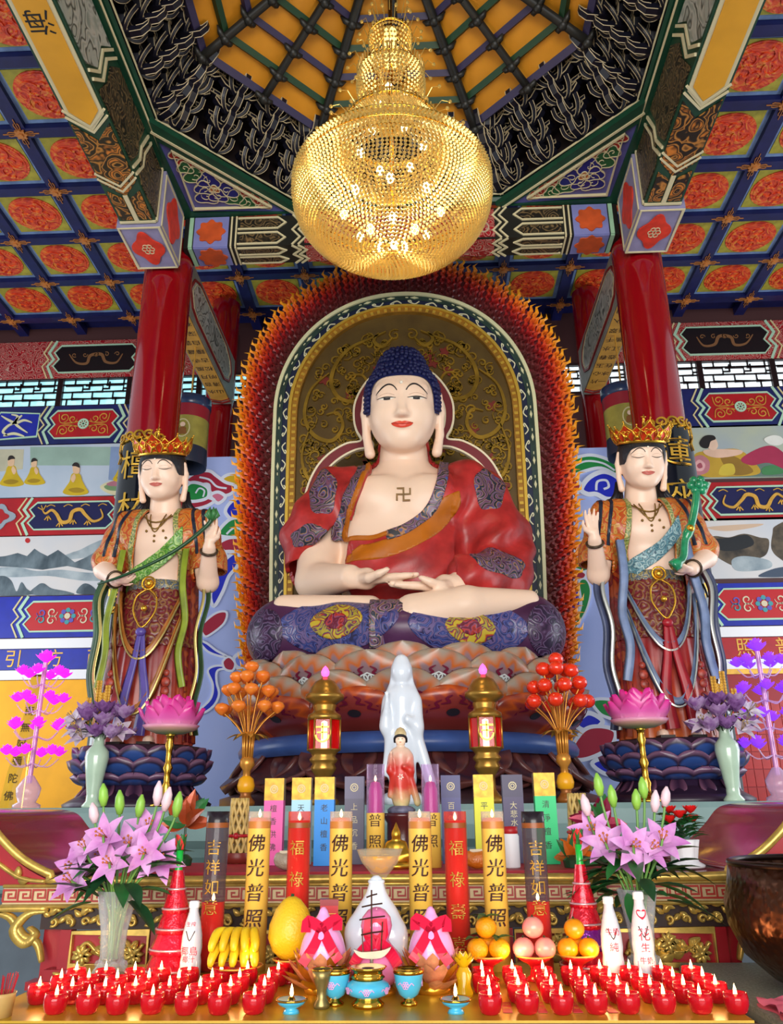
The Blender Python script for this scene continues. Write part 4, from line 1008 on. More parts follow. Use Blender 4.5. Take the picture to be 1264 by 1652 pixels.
def face(parent, M, brows=True, lip=LIP, arch=1.0, eye_open=.022, urna=True):
    def tr(g): 
        h = G(); return h.merge(g, M)
    def sheet(poly_top, poly_bot, off):
        n = len(poly_top); rows = []
        for j in range(5):
            t = j/4; rows.append(on([(poly_top[i][0]*(1-t)+poly_bot[i][0]*t, poly_top[i][1]*(1-t)+poly_bot[i][1]*t) for i in range(n)], off))
        g = G(); g.grid(rows); return g
    xs = np.linspace(-1, 1, 21)
    up = [(.13*x, .302+.036*(1-abs(x))**.55*(1-.35*math.exp(-(x*7)**2))) for x in xs]; lo_ = [(.13*x, .302-.052*max(0, 1-x*x)**.75) for x in xs]
    tr(sheet(up, lo_, .006)).obj('lips', lip, parent, True)
    tr(G().tube(on([(.128*x, .302-.006*math.cos(x*3)) for x in xs], .006), .0035, 5)).obj('lip_line', mat('lip_dark', '#8e2a20', .5), parent)
    for s in (-1, 1):
        bx = np.linspace(.055, .305, 16); P = [(s*x, .695+.085*sin(PI*min(1, (x-.055)/.25)**.8)*arch-.03*((x-.055)/.25)**2) for x in bx]
        tr(G().tube(on(P, .004), [.003+.0075*sin(PI*min(1,.12+.82*i/15)) for i in range(16)], 5)).obj('eyebrow', BROW, parent, True)
        ex = np.linspace(.075, .275, 13); u = [(s*x, .607+.012*sin(PI*(x-.075)/.2)) for x in ex]; l = [(s*x, .607-eye_open*sin(PI*(x-.075)/.2)) for x in ex]
        if eye_open > .012:
            e = tr(sheet(u, l, .004)).obj('eye', EYEW, parent, True)
            ix = np.linspace(.135, .215, 7); ui = [(s*x, .612) for x in ix]; li = [(s*x, .606-eye_open*.92*sin(PI*(x-.075)/.2)) for x in ix]
            tr(sheet(ui, li, .0065)).obj('iris', BROW, e, True)
        tr(G().tube(on([(s*x, .609+(.012 if eye_open > .012 else -.022)*sin(PI*(x-.075)/.2)) for x in np.linspace(.07,.295,13)], .006), [.003+.004*sin(PI*i/12) for i in range(13)], 5)).obj('eyelid_line', BROW, parent, True)
        tr(G().tube(on([(s*x, .635+.03*sin(PI*(x-.075)/.2)) for x in np.linspace(.085,.27,11)], -.0005), .003, 4)).obj('eyelid_crease', mat('crease', '#c79a80', .5), parent, True)
    if urna: tr(G().sphere((0, fy(0,.79)-.006, .79), .022, 10, 6)).obj('urna', mat('urna_pearl', '#f4ead6', .2), parent, True)
def headM(pos, scale, tilt=0.0, yaw=0.0, roll=0.0):
    return Matrix.Translation(pos) @ Matrix.Rotation(yaw, 4, 'Z') @ Matrix.Rotation(roll, 4, 'Y') @ Matrix.Rotation(tilt, 4, 'X') @ Matrix.Scale(scale, 4)
def apply(M, V): 
    A = np.array(M); return V @ A[:3,:3].T+A[:3,3]
def join(parts):
    Vs, Fs, b = [], [], 0
    for V, F in parts: Vs.append(V); Fs.append(tri(F)+b); b += len(V)
    return np.concatenate(Vs), np.concatenate(Fs)
def capsule_hand(w, d, up_, L, side, curl=.0, k=.02, spread=.12, thumb_curl=.3, s=1.0):
    """wrist w, pointing direction d, palm normal up_; five tapered, jointed fingers"""
    d = np.array(d, float); d /= np.linalg.norm(d); n = np.array(up_, float); n -= d*n.dot(d); n /= np.linalg.norm(n); b = np.cross(n, d)*side
    w = np.array(w, float); P = [cap(w-d*.08*L, w+d*.12*L, .16*L, .19*L, .06*L)]
    for q in (-.15,-.05,.06,.16): P.append(cap(w+d*.12*L+b*q*.7*L, w+d*.46*L+b*q*1.15*L, .105*L, .088*L, .05*L))
    for q, ln in ((-.17,.40),(-.06,.50),(.06,.53),(.17,.47)):
        p = w+d*.46*L+b*q*1.15*L; dd = d+b*q*spread*4
        for seg, r0, r1 in ((.45,.078,.070),(.32,.070,.060),(.25,.060,.046)):
            dd = dd-n*0; dd = dd/np.linalg.norm(dd); dd = dd*cos(curl)+n*sin(curl); q2 = p+dd*ln*seg*L; P.append(cap(p, q2, r0*L, r1*L, .012*L)); p = q2
    p = w+d*.12*L+b*.17*L; dd = d*.55+b*.75; dd /= np.linalg.norm(dd)
    for seg, r0, r1 in ((.2,.095,.085),(.2,.082,.068),(.16,.066,.048)):
        q2 = p+dd*seg*L; P.append(cap(p, q2, r0*L, r1*L, .03*L)); p = q2; dd = dd*cos(thumb_curl)+(d*.7+n*.5-b*.55)*sin(thumb_curl); dd /= np.linalg.norm(dd)
    return P

# ================================================================ FLAME HALO
YM = 10.15
def arch(w, wb, zs, zt, zb_, n=40, p=2.0, q=2.0):
    """upright pointed-oval outline: half width w at the spring line zs, wb at the bottom"""
    R_ = [(wb+(w-wb)*sin(PI/2*((z-zb_)/(zs-zb_))**.9), z) for z in np.linspace(zb_, zs, 14)[:-1]]
    T_ = [(w*max(0,cos(a))**(2/p), zs+(zt-zs)*max(0,sin(a))**(2/q)) for a in np.linspace(0, PI/2, n)]
    R_ = R_+T_; return R_+[(-x, z) for x, z in R_[::-1][1:]]
halo = thing('flame_halo', 'tall flame edged halo panel with gold scrollwork behind the seated Buddha', 'halo', (0, YM, 1.6))
fh = lambda x, y, d=0.0: (x, -d, y-1.6)
out = arch(2.24, 1.72, 6.9, 9.15, 1.65, p=2.15); mid_ = arch(1.80, 1.60, 6.75, 8.6, 1.65, p=2.1); inn_ = arch(1.48, 1.40, 6.7, 8.3, 1.65, p=2.1)
FLM = gradient('flame_paint', ['#e8a41a','#e0641a','#b81c1c','#6b1a24','#3a1820'], 1, 0, 1, .4)
def flame_mat():
    m, nt, p = nodes('flame_relief'); N, L = nt.nodes, nt.links
    at_ = N.new('ShaderNodeAttribute'); at_.attribute_name = 'edge'
    rp = N.new('ShaderNodeValToRGB'); e = rp.color_ramp.elements
    for _ in range(4): e.new(.5)
    for i, (q, c) in enumerate([(0,'#5a2a28'),(.25,'#6e2022'),(.45,'#a81a1c'),(.62,'#d8401a'),(.8,'#f07a18'),(1.0,'#f5a818')]): e[i].position = q; e[i].color = lin(c)
    L.new(at_.outputs['Fac'], rp.inputs['Fac']); L.new(rp.outputs['Color'], p.inputs['Base Color']); p.inputs['Roughness'].default_value = .38
    return m
FLAMEM = flame_mat()
def strip(name, A, B, d0, d1, m_, n=None):
    g = G(); k = len(A); P = [fh(*a, d0) for a in A]+[fh(*a, d1) for a in A]+[fh(*b, d1) for b in B]+[fh(*b, d0) for b in B]; F = []
    for i in range(k-1): F += [(i,i+1,k+i+1,k+i),(k+i,k+i+1,2*k+i+1,2*k+i),(2*k+i,2*k+i+1,3*k+i+1,3*k+i),(3*k+i,3*k+i+1,i+1,i)]
    g.add(P, F); return g.obj(name, m_, halo)
k_ = min(len(out), len(mid_))
g = G(); g.prism(fh, inn_, -.06, .0); hp = g.obj('inner_panel', mat('halo_bronze', '#57421f', .45, .2, col2='#6b5426', vscale=3), halo)
strip('flame_ground', out, mid_, -.08, .02, mat('flame_ground', '#6a1a20', .45, var=.25))
# hundreds of little flames in overlapping rows, painted dark to gold outward
def flames():
    V, F, C = [], [], []
    def resample(P, n):
        P = np.array(P); s = np.concatenate([[0], np.cumsum(np.hypot(*np.diff(P, axis=0).T))]); t = np.linspace(0, s[-1], n)
        return np.stack([np.interp(t, s, P[:,0]), np.interp(t, s, P[:,1])], 1)
    rows = 12
    for r in range(rows):
        u = r/(rows-1); n = 190
        Q = resample(np.array(mid_)*(1-u)+np.array(out)*u, n)
        for i in range(1, n-1):
            if (i+r) % 2: continue
            p = Q[i]; t = Q[i+1]-Q[i-1]; t /= np.linalg.norm(t)+1e-9; nn = np.array((t[1], -t[0]))
            if nn.dot(p-np.array((0,6.2))) < 0: nn = -nn
            d = nn*.75+np.array((0,.65)); d /= np.linalg.norm(d); sd = np.array((-d[1], d[0]))
            L = (.125+.05*u)*random.uniform(.85,1.15); w = .034; sg = 1 if (i//2+r) % 2 else -1
            pts = [p-sd*w, p+sd*w, p+d*L*.35+sd*(w*.9+sg*.02), p+d*L*.35-sd*(w*.9-sg*.02), p+d*L*.7+sd*(w*.45-sg*.022), p+d*L*.7-sd*(w*.45+sg*.022), p+d*L*1.1+sd*sg*.03]
            b = len(V); hgt = [.02,.02,.07,.07,.075,.075,.07]; e0 = u*.92
            for j, q in enumerate(pts): V.append(fh(q[0], q[1], hgt[j])); C.append(min(1, e0+[-.12,-.12,-.02,-.02,.06,.06,.12][j]*1.2+random.uniform(-.03,.03)))
            mids = [p+d*L*.2, p+d*L*.5, p+d*L*.8]
            for j, q in enumerate(mids): V.append(fh(q[0], q[1], .095 if j < 2 else .085)); C.append(min(1, e0+.04+.05*j))
            F += [(b,b+1,b+7),(b+1,b+2,b+8,b+7),(b+3,b,b+7,b+8),(b+2,b+4,b+9,b+8),(b+5,b+3,b+8,b+9),(b+4,b+6,b+9),(b+6,b+5,b+9)]
    me = bpy.data.meshes.new('flame_relief'); me.from_pydata(V, [], F); me.materials.append(FLAMEM)
    a = me.attributes.new('edge', 'FLOAT', 'POINT'); a.data.foreach_set('value', C); me.update()
    o = link('flame_relief', me, halo); o['kind'] = 'stuff'; o['label'] = 'rows of small carved flames shading from dark red to gold'
flames()
# nested borders
def offs(P, k): return [(x*k, 6.2+(z-6.2)*k if z > 6.2 else z) for x, z in P]
b1, b2_, b3_, b4_, b5_ = mid_, arch(1.755,1.565,6.74,8.55,1.65,p=2.1), arch(1.68,1.52,6.73,8.48,1.65,p=2.1), arch(1.60,1.47,6.72,8.40,1.65,p=2.1), arch(1.56,1.44,6.71,8.37,1.65,p=2.1)
strip('cream_edge', b1, b2_, 0, .13, mat('halo_cream', '#d9d6a8', .4)); strip('green_border', b2_, b3_, 0, .1, mat('halo_green', '#2c4038', .4, var=.3)); strip('blue_border', b3_, b4_, 0, .09, mat('halo_navy', '#1c2440', .4, var=.2)); strip('gold_edge', b4_, b5_, 0, .12, mat('halo_gold', '#e0b848', .35, .5)); strip('fret_border', b5_, inn_, 0, .08, mat('halo_amber', '#a8782a', .4, .3, var=.3))
def along(P, n):
    P = np.array(P); s = np.concatenate([[0], np.cumsum(np.hypot(*np.diff(P, axis=0).T))]); t = (np.arange(n)+.5)/n*s[-1]
    q = np.stack([np.interp(t, s, P[:,0]), np.interp(t, s, P[:,1])], 1); e = np.stack([np.interp(t+.02, s, P[:,0]), np.interp(t+.02, s, P[:,1])], 1); return q, e-q
g = G(); q, e = along((np.array(b2_)+np.array(b3_))/2, 46)
for i in range(len(q)):
    a = math.atan2(e[i][1], e[i][0]); c, s_ = cos(a), sin(a)
    g.prism(fh, [(q[i][0]+x*c-y*s_, q[i][1]+x*s_+y*c) for x, y in ((-.06,0),(0,.018),(.06,0),(0,-.018))], .1, .112); g.ribbon(fh, [(q[i][0]+x*c, q[i][1]+x*s_) for x in (.09,.13)], .012, .1, .11)
g.obj('bead_ornament', mat('halo_cream', '#d9d6a8', .4), halo)['kind'] = 'stuff'
g = G(); q, e = along((np.array(b3_)+np.array(b4_))/2, 60)
for i in range(len(q)):
    a = math.atan2(e[i][1], e[i][0]); sg = 1 if i % 2 else -1
    P = [(-.11,-.02*sg),(-.05,.025*sg),(.02,.0),(.05,-.022*sg),(.02,-.03*sg),(.0,-.012*sg)]
    g.ribbon(fh, spline([(q[i][0]+x*cos(a)-y*sin(a), q[i][1]+x*sin(a)+y*cos(a)) for x, y in P], 3), .014, .09, .105)
g.obj('vine_ornament', mat('halo_pale', '#e3dfb8', .4), halo)['kind'] = 'stuff'
g = G(); q, e = along((np.array(b5_)+np.array(inn_))/2, 150)
for i in range(len(q)):
    a = math.atan2(e[i][1], e[i][0]); g.prism(fh, [(q[i][0]+x*cos(a)-y*sin(a), q[i][1]+x*sin(a)+y*cos(a)) for x, y in ((-.02,-.025),(.02,-.025),(.02,.025),(-.02,.025))], .08, .095)
g.obj('fret_ornament', mat('halo_gold', '#e0b848', .35, .5), halo)['kind'] = 'stuff'
# raised gold scrollwork on the inner panel
random.seed(3)
g, g2 = G(), G()
def sw(P, w): 
    for s in (-1, 1): g.ribbon(fh, [(s*x, z) for x, z in P], w, 0, .05, taper=True)
sw(spline([(.25,8.0),(.45,7.9),(.75,7.75),(.95,7.5),(1.02,7.2),(.9,6.95),(.65,6.9),(.5,7.1),(.58,7.3),(.75,7.3)], 7), .055)
sw(spline([(1.05,7.35),(1.3,7.1),(1.38,6.7),(1.25,6.4),(1.0,6.3),(.85,6.5),(.92,6.72),(1.08,6.7)], 7), .055); sw(spline([(1.3,6.5),(1.4,6.1),(1.3,5.75),(1.05,5.65),(.92,5.85),(1.05,6.02),(1.15,5.9)], 7), .05)
sw(spline([(.15,7.9),(.3,7.75),(.42,7.85),(.35,7.98)], 5), .05); sw(spline([(1.3,5.5),(1.4,5.2),(1.3,4.95),(1.12,5.0)], 5), .05)
for _ in range(230):
    x, z = random.uniform(.12, 1.38), random.uniform(4.9, 8.0)
    if (x/1.45)**2+max(0,(z-6.7)/1.45)**2 > .92: continue
    r = random.uniform(.05,.11); P = scroll(x, z, r, 1.2, random.uniform(0,6), random.choice((1,-1)), 12)
    for s in (-1, 1): g.ribbon(fh, [(s*a, b) for a, b in P], .024, 0, .035, taper=True)
g.obj('scroll_relief', mat('halo_scroll', '#a8842c', .35, .55, var=.35, vscale=5), hp)['kind'] = 'stuff'
for _ in range(26):
    x, z = random.choice((-1,1))*random.uniform(.3,1.3), random.uniform(5.2,7.7); g2.prism(fh, [(x+.07*(1+.3*cos(5*a))*cos(a), z+.07*(1+.3*cos(5*a))*sin(a)) for a in np.linspace(0,2*PI,21)[:-1]], 0, .02)
for s in (-1, 1):
    for z in (5.62, 5.4): g2.prism(fh, rect(min(s*.9,s*1.4), z-.05, max(s*.9,s*1.4), z+.02), 0, .03)
g2.obj('red_accent', mat('halo_red', '#7a2a20', .45), hp)['kind'] = 'stuff'
# maroon aureole band that follows head and shoulders
ya = .62
fa = lambda x, y, d=0.0: (x, -ya-d, y-1.6)
oP = [(648,598),(625,600),(603,608),(584,630),(573,655),(572,680),(576,697),(583,713),(560,718),(535,732),(515,752),(500,780),(490,815)]; iP = [(648,612),(628,614),(610,622),(594,642),(586,665),(587,690),(594,706),(602,722),(575,728),(550,741),(530,759),(515,783),(505,815)]
oL, iL = [spline([(abs(x), z) for x, z in px2([(p[0]+0, p[1]) for p in q], YM-ya)], 6) for q in (oP, iP)]
oL[0] = (0, oL[0][1]); iL[0] = (0, iL[0][1])
def aur(A, B, d1, m_, nm):
    A2 = [(-x, z) for x, z in A[::-1][:-1]]+A; B2 = [(-x, z) for x, z in B[::-1][:-1]]+B; g = G(); k = len(A2)
    g.add([fa(*p, 0) for p in A2]+[fa(*p, d1) for p in A2]+[fa(*p, d1) for p in B2]+[fa(*p, 0) for p in B2], [f for i in range(k-1) for f in ((i,i+1,k+i+1,k+i),(k+i,k+i+1,2*k+i+1,2*k+i),(2*k+i,2*k+i+1,3*k+i+1,3*k+i))]); return g.obj(nm, m_, halo)
aur(oL, iL, .04, mat('aureole_maroon', '#7a2a30', .45), 'aureole_band')
g = G()
for P in (oL, iL):
    P2 = [(-x, z) for x, z in P[::-1][:-1]]+P; g.ribbon(fa, P2, .025, 0, .055)
g.obj('aureole_edge', mat('aureole_cream', '#efe3c0', .4), halo)

# ================================================================ SEATED BUDDHA
B = thing('buddha_statue', 'large seated Buddha in red and blue robes with hands folded in lap', 'statue', (0, 9.1, 3.0))
OB = np.array((0, 9.1, 3.0))
by = 9.15
arms = []
for s in (-1, 1):
    wz = 3.86 if s < 0 else 3.76
    arms += [cap((s*.80,by+.08,5.12),(s*1.0,by-.02,4.45),.30,.25,.1), cap((s*1.0,by-.02,4.45),(s*1.02,by-.2,4.02),.25,.225,.06), cap((s*1.02,by-.2,4.0),(s*.56,by-.90,wz),.225,.13,.05)]
torso = [ell((0,by+.02,4.75),(.84,.50,.72),.1), ell((0,by-.02,4.1),(.78,.55,.6),.15), cap((-.72,by+.1,5.14),(.72,by+.1,5.14),.30,.30,.12), cap((0,by+.06,5.2),(0,by+.02,5.75),.34,.27,.14), ell((-.32,by-.36,4.98),(.34,.16,.24),.1), ell((.32,by-.36,4.98),(.34,.16,.24),.1)]
hands = capsule_hand((-.46,by-.95,3.82),(1,-.16,-.02),(0,-.25,1),.62,-1,.03,thumb_curl=.6)+capsule_hand((.50,by-.98,3.72),(-1,-.12,-.02),(0,-.25,1),.64,1,.03,thumb_curl=.6)
feet = [cap((.10,7.93,3.36),(.62,8.02,3.48),.22,.19,.05), cap((.62,8.02,3.48),(1.28,8.28,3.58),.19,.11,.05), cap((-.35,8.2,3.5),(-1.25,8.3,3.57),.14,.12,.05)]
BV, BF = sdf(torso+arms+hands+feet, .023); BV = relax(BV, BF, 1, .4)
HM = headM((0, by-.12, 5.60), .98, math.radians(17))
bv, bf = join([(BV, BF), (apply(HM, HV), HF)])
body = nobj('body', bv-OB, bf, SKIN, B)
HM2 = Matrix.Translation(Vector(-OB)) @ HM
face(body, HM2)
# hair: navy cap, top knot and rows of curls
HAIR = mat('navy_hair', '#141a4e', .5)
def hairline(x): return .90-.10*min(1,abs(x)/.42)**4-.0
def dome_pts(c, r, rows, curl, zmin):
    out_ = []
    for j in range(rows):
        th = PI/2*(j+.5)/rows*1.5-PI/2*.42; z = sin(th); n = max(1, int(2*PI*cos(th)*r[0]/curl))
        for i in range(n):
            a = 2*PI*(i+.5*(j % 2))/n; out_.append((c[0]+r[0]*cos(th)*cos(a), c[1]+r[1]*cos(th)*sin(a), c[2]+r[2]*z))
    return out_
V, F = sdf([ell((0,.03,.68),(.452,.49,.47),.05), ell((0,.06,1.1),(.27,.27,.22),.12), ell((0,.03,.45),(.448,.4,.3),.1)], .025)
T = tri(F); ax_ = np.abs(V[:,0]); face_ = np.maximum(ax_/.385, 0)**5+np.maximum((V[:,2]-.3)/.585, 0)**5; fhair = np.where(V[:,1] < .1, np.minimum((face_-1)*.12, V[:,2]-.46), V[:,2]-.3)
V2, T2, _ = clip(V, T, fhair)
hair = nobj('hair', apply(HM2, V2), T2, HAIR, B)
g = G(); N_ = vnorm(V, F); random.seed(5)
pts = []
for zz in np.arange(.30, 1.36, .052):
    ring = V[np.abs(V[:,2]-zz) < .02]
    if len(ring) == 0: continue
    ang = np.arctan2(ring[:,1]-.03, ring[:,0]); n = max(3, int(2*PI*np.hypot(ring[:,0], ring[:,1]-.03).mean()/.058))
    for i in range(n):
        a = -PI+2*PI*(i+.5*(int(zz/.052) % 2))/n; dd = np.abs(np.angle(np.exp(1j*(ang-a)))); k = int(np.argmin(dd)); pts.append(ring[k])
for p in pts:
    j = int(np.argmin(((V-p)**2).sum(1)))
    if fhair[j] > .012: g.sphere(p+N_[j]*.008, .031, 6, 4)
g2 = G(); g2.merge(g, HM2); o = g2.obj('hair_curls', HAIR, hair, True); o['kind'] = 'stuff'
# chest emblem
fe = planeXZ(8.62-OB[1], 0, 4.93-OB[2])
yb_ = min(BV[(np.abs(BV[:,0]) < .1) & (np.abs(BV[:,2]-4.93) < .06)][:,1])-OB[1]
fe = lambda x, y, d=0.0: (x, yb_+.012-d+y*.05, 4.93-OB[2]+y)
g = G(); u_ = .075
for k in range(4):
    c, s_ = cos(k*PI/2), sin(k*PI/2); R2 = lambda x, y: (x*c-y*s_, x*s_+y*c)
    g.ribbon(fe, [R2(0,0), R2(u_,0), R2(u_,u_)], .02, 0, .018)
g.obj('chest_emblem', mat('emblem_bronze', '#8a6a40', .5), body)
# ---- clothing, cut from inflated copies of the body
def cloth_surface(prims, h, grow, k2=None, it=3):
    P = []
    for q in prims:
        if q[0] == 'c': P.append(('c', q[1], q[2], q[3]+grow, q[4]+grow, k2 or q[5]*1.4))
        else: P.append(('e', q[1], q[2]+grow, q[3], None, k2 or q[5]*1.4))
    V, F = sdf(P, h); return relax(V, F, it, .5), F
ROBE = mat('robe_red', '#b4302e', .36, var=.35, vscale=4.5, bump=.2, bscale=9)
ROBEB = brocade('robe_brocade', ['#23202c','#74485c','#3a5690','#b07a48','#26303f'], 6, ring=20)
OCHRE = mat('robe_ochre', '#b8660e', .4, var=.12)
PURPLE = mat('robe_purple', '#4e2a4c', .34, var=.3, vscale=2.5)
BLUEB = brocade('robe_blue_brocade', ['#231f44','#38407e','#5a62a0','#262048','#6a5a88'], 6, ring=24, warp=.6)
MEDB = brocade('robe_medallion', ['#5a2450','#b0a02c','#4a2a5a','#a83a2a','#c0a830'], 6, ring=15, warp=.5)
MEDR = brocade('robe_medallion_red', ['#7a1c24','#b83a2a','#8a4a6a','#6a1c30'], 9, ring=15)
sleeves = []
sleeves += [cap((-.80,by+.05,5.12),(-1.05,by-.0,4.62),.33,.34,.1), cap((-1.05,by-.0,4.62),(-1.12,by+.1,4.3),.33,.26,.08)]
sleeves += [cap((.80,by+.05,5.12),(1.05,by-.05,4.5),.34,.36,.1), cap((1.05,by-.05,4.5),(1.1,by-.22,4.02),.36,.30,.08), cap((1.1,by-.22,3.98),(.72,by-.78,3.84),.30,.24,.06)]
RV, RF = cloth_surface(torso+sleeves, .03, .035)
RN = vnorm(RV, RF); RT = tri(RF); X, Y, Z = RV.T
# folds
ph = 6.5*X+2.2*np.sin(2.2*Z)+.6*np.sin(7*Z+3*X); fold = .026*np.sin(ph*2.2)*np.clip((5.3-Z)*1.2, 0, 1)*np.clip(np.abs(X)*1.2+.2, 0, 1)
SLX = RV[:,0] > .55; fold = fold+np.where(SLX, .028*np.sin(17*(X*.6-Z*.35+Y*.5)), 0)+np.where(X < -.6, .022*np.sin(18*(X*.7+Z*.4)), 0)
RV = RV+RN*fold[:,None]
open_px = [(602,700),(596,745),(585,790),(566,830),(556,858),(580,864),(612,864),(648,852),(682,826),(700,795),(707,755),(700,700)]
OP = spline(px2(open_px, 8.68), 4, True)
fopen = np.where(Y < by+.1, polydist(X, Z, OP), .5)
armcut = polydist(X, Z, px2([(455,902),(488,896),(520,870),(548,838),(575,845),(556,905),(570,960),(455,980)], 8.85))  # bare right arm
f_all = np.minimum(fopen, np.where(Y < by+.25, armcut, .5))
f_all = np.minimum(f_all, Z-3.35)
V2, T2, ex = clip(RV, RT, f_all, [RN[:,0], RN[:,1], RN[:,2], fopen, armcut]); n2 = np.stack(ex[:3], 1)
O, Tt, S = shell(V2, T2, n2, .01, .05); nobj('robe', O-OB, [Tt, S], ROBE, B)
def band(name, f, off, m_, rim=.03):
    V3_, T3_, e3 = clip(RV, RT, f, [RN[:,0], RN[:,1], RN[:,2]]); T3_ = biggest(T3_, len(V3_)); V3_, T3_, n3 = compact(V3_, T3_, np.stack(e3, 1)); n3 /= np.linalg.norm(n3, axis=1)[:,None]+1e-9
    O, Tt, S = shell(V3_, T3_, n3, off, rim); return nobj(name, O-OB, [Tt, S], m_, B)
low = polydist(X, Z, px2([(540,740),(726,740),(726,800),(700,860),(650,900),(590,915),(545,905)], 8.7))
right_collar = np.minimum.reduce([fopen, .115-fopen, np.where(Y < by+.1, 1., -1.), X+.58])
band('collar_trim', np.minimum(right_collar, np.where((X < -.2) & (Z > 4.35), -1, 1.)), .035, ROBEB)
band('under_robe', np.minimum.reduce([fopen-.10, .30-fopen, np.where(Y < by-.05, 1., -1.), 4.62-Z+.55*X, .62-X, X+.66]), .02, OCHRE)
band('shoulder_edge', np.minimum.reduce([fopen, .05-fopen, np.where((X < -.15) & (Z > 4.3) & (Y < by+.1), 1., -1.)]), .03, OCHRE)
band('collar_trim', np.minimum.reduce([fopen-.045, .16-fopen, np.where((X < -.15) & (Z > 4.45) & (Y < by+.1), 1., -1.), .02+.10*np.sin(4*Z+1.0)+.05]), .025, ROBEB)
for s, c, r in ((-1,(520,790),(.17,.3)), (1,(790,785),(.17,.3)), (-1,(497,862),(.22,.12)), (1,(800,922),(.3,.17))):
    cx, cz = fpx(*c, 8.75); band('brocade_patch', np.minimum(np.where(Y < by+.12, 1-((X-cx)/r[0])**2-((Z-cz)/r[1])**2+.14*np.sin(5*np.arctan2((Z-cz)/r[1],(X-cx)/r[0])), -1), armcut), .018, ROBEB, .01)
# purple lower garment over the crossed legs
legs = []
for s in (-1, 1):
    legs += [cap((s*.45,9.3,3.38),(s*1.22,8.52,3.32),.40,.34,.12), cap((s*1.22,8.52,3.30),(s*.1,7.98,3.22),.335,.25,.1), ell((s*1.30,8.55,3.28),(.34,.42,.33),.1)]
legs += [ell((0,8.3,3.15),(.6,.45,.2),.15), ell((0,9.2,3.4),(1.0,.6,.4),.15)]
LV, LF = cloth_surface(legs, .03, .02); LN = vnorm(LV, LF); LT = tri(LF); X2, Y2, Z2 = LV.T
LV = LV+LN*(.012*np.sin(9*X2*np.abs(X2)+14*Z2)*np.clip(1.3-np.abs(X2),0,1))[:,None]
fz = Z2-3.0
V2, T2, ex = clip(LV, LT, fz, [LN[:,0],LN[:,1],LN[:,2]]); nobj('lower_robe', V2-OB, T2, PURPLE, B)
def lband(name, f, off, m_):
    V3_, T3_, e3 = clip(LV, LT, np.minimum(f, fz), [LN[:,0],LN[:,1],LN[:,2]]); T3_ = biggest(T3_, len(V3_)); V3_, T3_, n3 = compact(V3_, T3_, np.stack(e3, 1)); O, Tt, S = shell(V3_, T3_, n3, off, .02); return nobj(name, O-OB, [Tt, S], m_, B)
fr_ = Y2 < 8.75
for c, r, m_, off in (((546,1008),(.62,.30),BLUEB,.012), ((757,1015),(.60,.30),BLUEB,.012), ((546,1007),(.27,.17),MEDB,.024), ((757,1017),(.25,.16),MEDB,.024), ((546,1007),(.12,.08),MEDR,.034), ((757,1017),(.11,.075),MEDR,.034)):
    cx, cz = fpx(*c, 8.05); lband('brocade_medallion' if m_ in (MEDB, MEDR) else 'brocade_panel', np.where(fr_, 1-(np.abs(X2-cx)/r[0])**1.7-(np.abs(Z2-cz)/r[1])**1.7, -1), off, m_)
for s in (-1, 1):
    lband('brocade_panel', np.where(fr_, 1-((X2-s*1.42)/.2)**2-((Z2-3.25)/.26)**2, -1), .014, brocade('robe_dark_brocade', ['#2a1c34','#4a3050','#6a5a7a','#2c2038'], 7, ring=20))
# dark hanging sash between the knees
g = G(); rows = []
for j in range(8):
    z = 3.52-.5*j/7; y = 7.80-.06*sin(PI*j/7)+(.1 if j == 0 else 0)
    rows.append([(-.33+.33*i/12+.0+(.05*i/12 if 1 else 0), y-.014*sin(i*2.2)-.02, z) for i in range(13)])
g.grid([[tuple(np.array(p)-OB) for p in r] for r in rows]); g.obj('sash', ROBEB, B, True)

# ================================================================ LOTUS THRONE
TH = thing('lotus_throne', 'wide tiered lotus throne with orange edged petals under the Buddha', 'pedestal', (0, 9.1, 1.6))
def petal(w, h, bulge, tipcurl, n=9, m=8, pw=2.4):
    """outward cupped petal: x across, y outward (negative), z up"""
    P, F = [], []
    for j in range(m):
        v = sin(PI/2*j/(m-1)); zz = h*v; half = w*(max(0, 1-v**pw))**.5*(.82+.18*sin(PI*min(1,v*1.2)))
        half = max(half, .004)
        for i in range(n):
            u = -1+2*i/(n-1); yb = -bulge*sin(PI*.5*min(1, v*1.25))*(1-.3*u*u)-tipcurl*max(0, v-.75)**2*8
            P.append((half*u, yb, zz))
    for j in range(m-1):
        for i in range(n-1): F.append((j*n+i, j*n+i+1, (j+1)*n+i+1, (j+1)*n+i))
    return P, F
def petal_mats(name, centre, rim, tip, amp=.09):
    m, nt, p = nodes(name); N, L = nt.nodes, nt.links
    a = N.new('ShaderNodeAttribute'); a.attribute_name = 'rim'; rp = N.new('ShaderNodeValToRGB'); e = rp.color_ramp.elements
    for _ in range(2): e.new(.5)
    for i, (q, c) in enumerate([(0, centre), (.55, centre), (.68, rim), (.97, tip)]): e[i].position = q; e[i].color = lin(c)
    w = N.new('ShaderNodeAttribute'); w.attribute_name = 'fan'; sn = N.new('ShaderNodeMath'); sn.operation = 'SINE'; L.new(w.outputs['Fac'], sn.inputs[0])
    ma = N.new('ShaderNodeMath'); ma.operation = 'MULTIPLY_ADD'; ma.inputs[1].default_value = amp; L.new(sn.outputs[0], ma.inputs[0]); L.new(a.outputs['Fac'], ma.inputs[2])
    L.new(ma.outputs[0], rp.inputs['Fac']); L.new(rp.outputs['Color'], p.inputs['Base Color']); p.inputs['Roughness'].default_value = .3
    return m
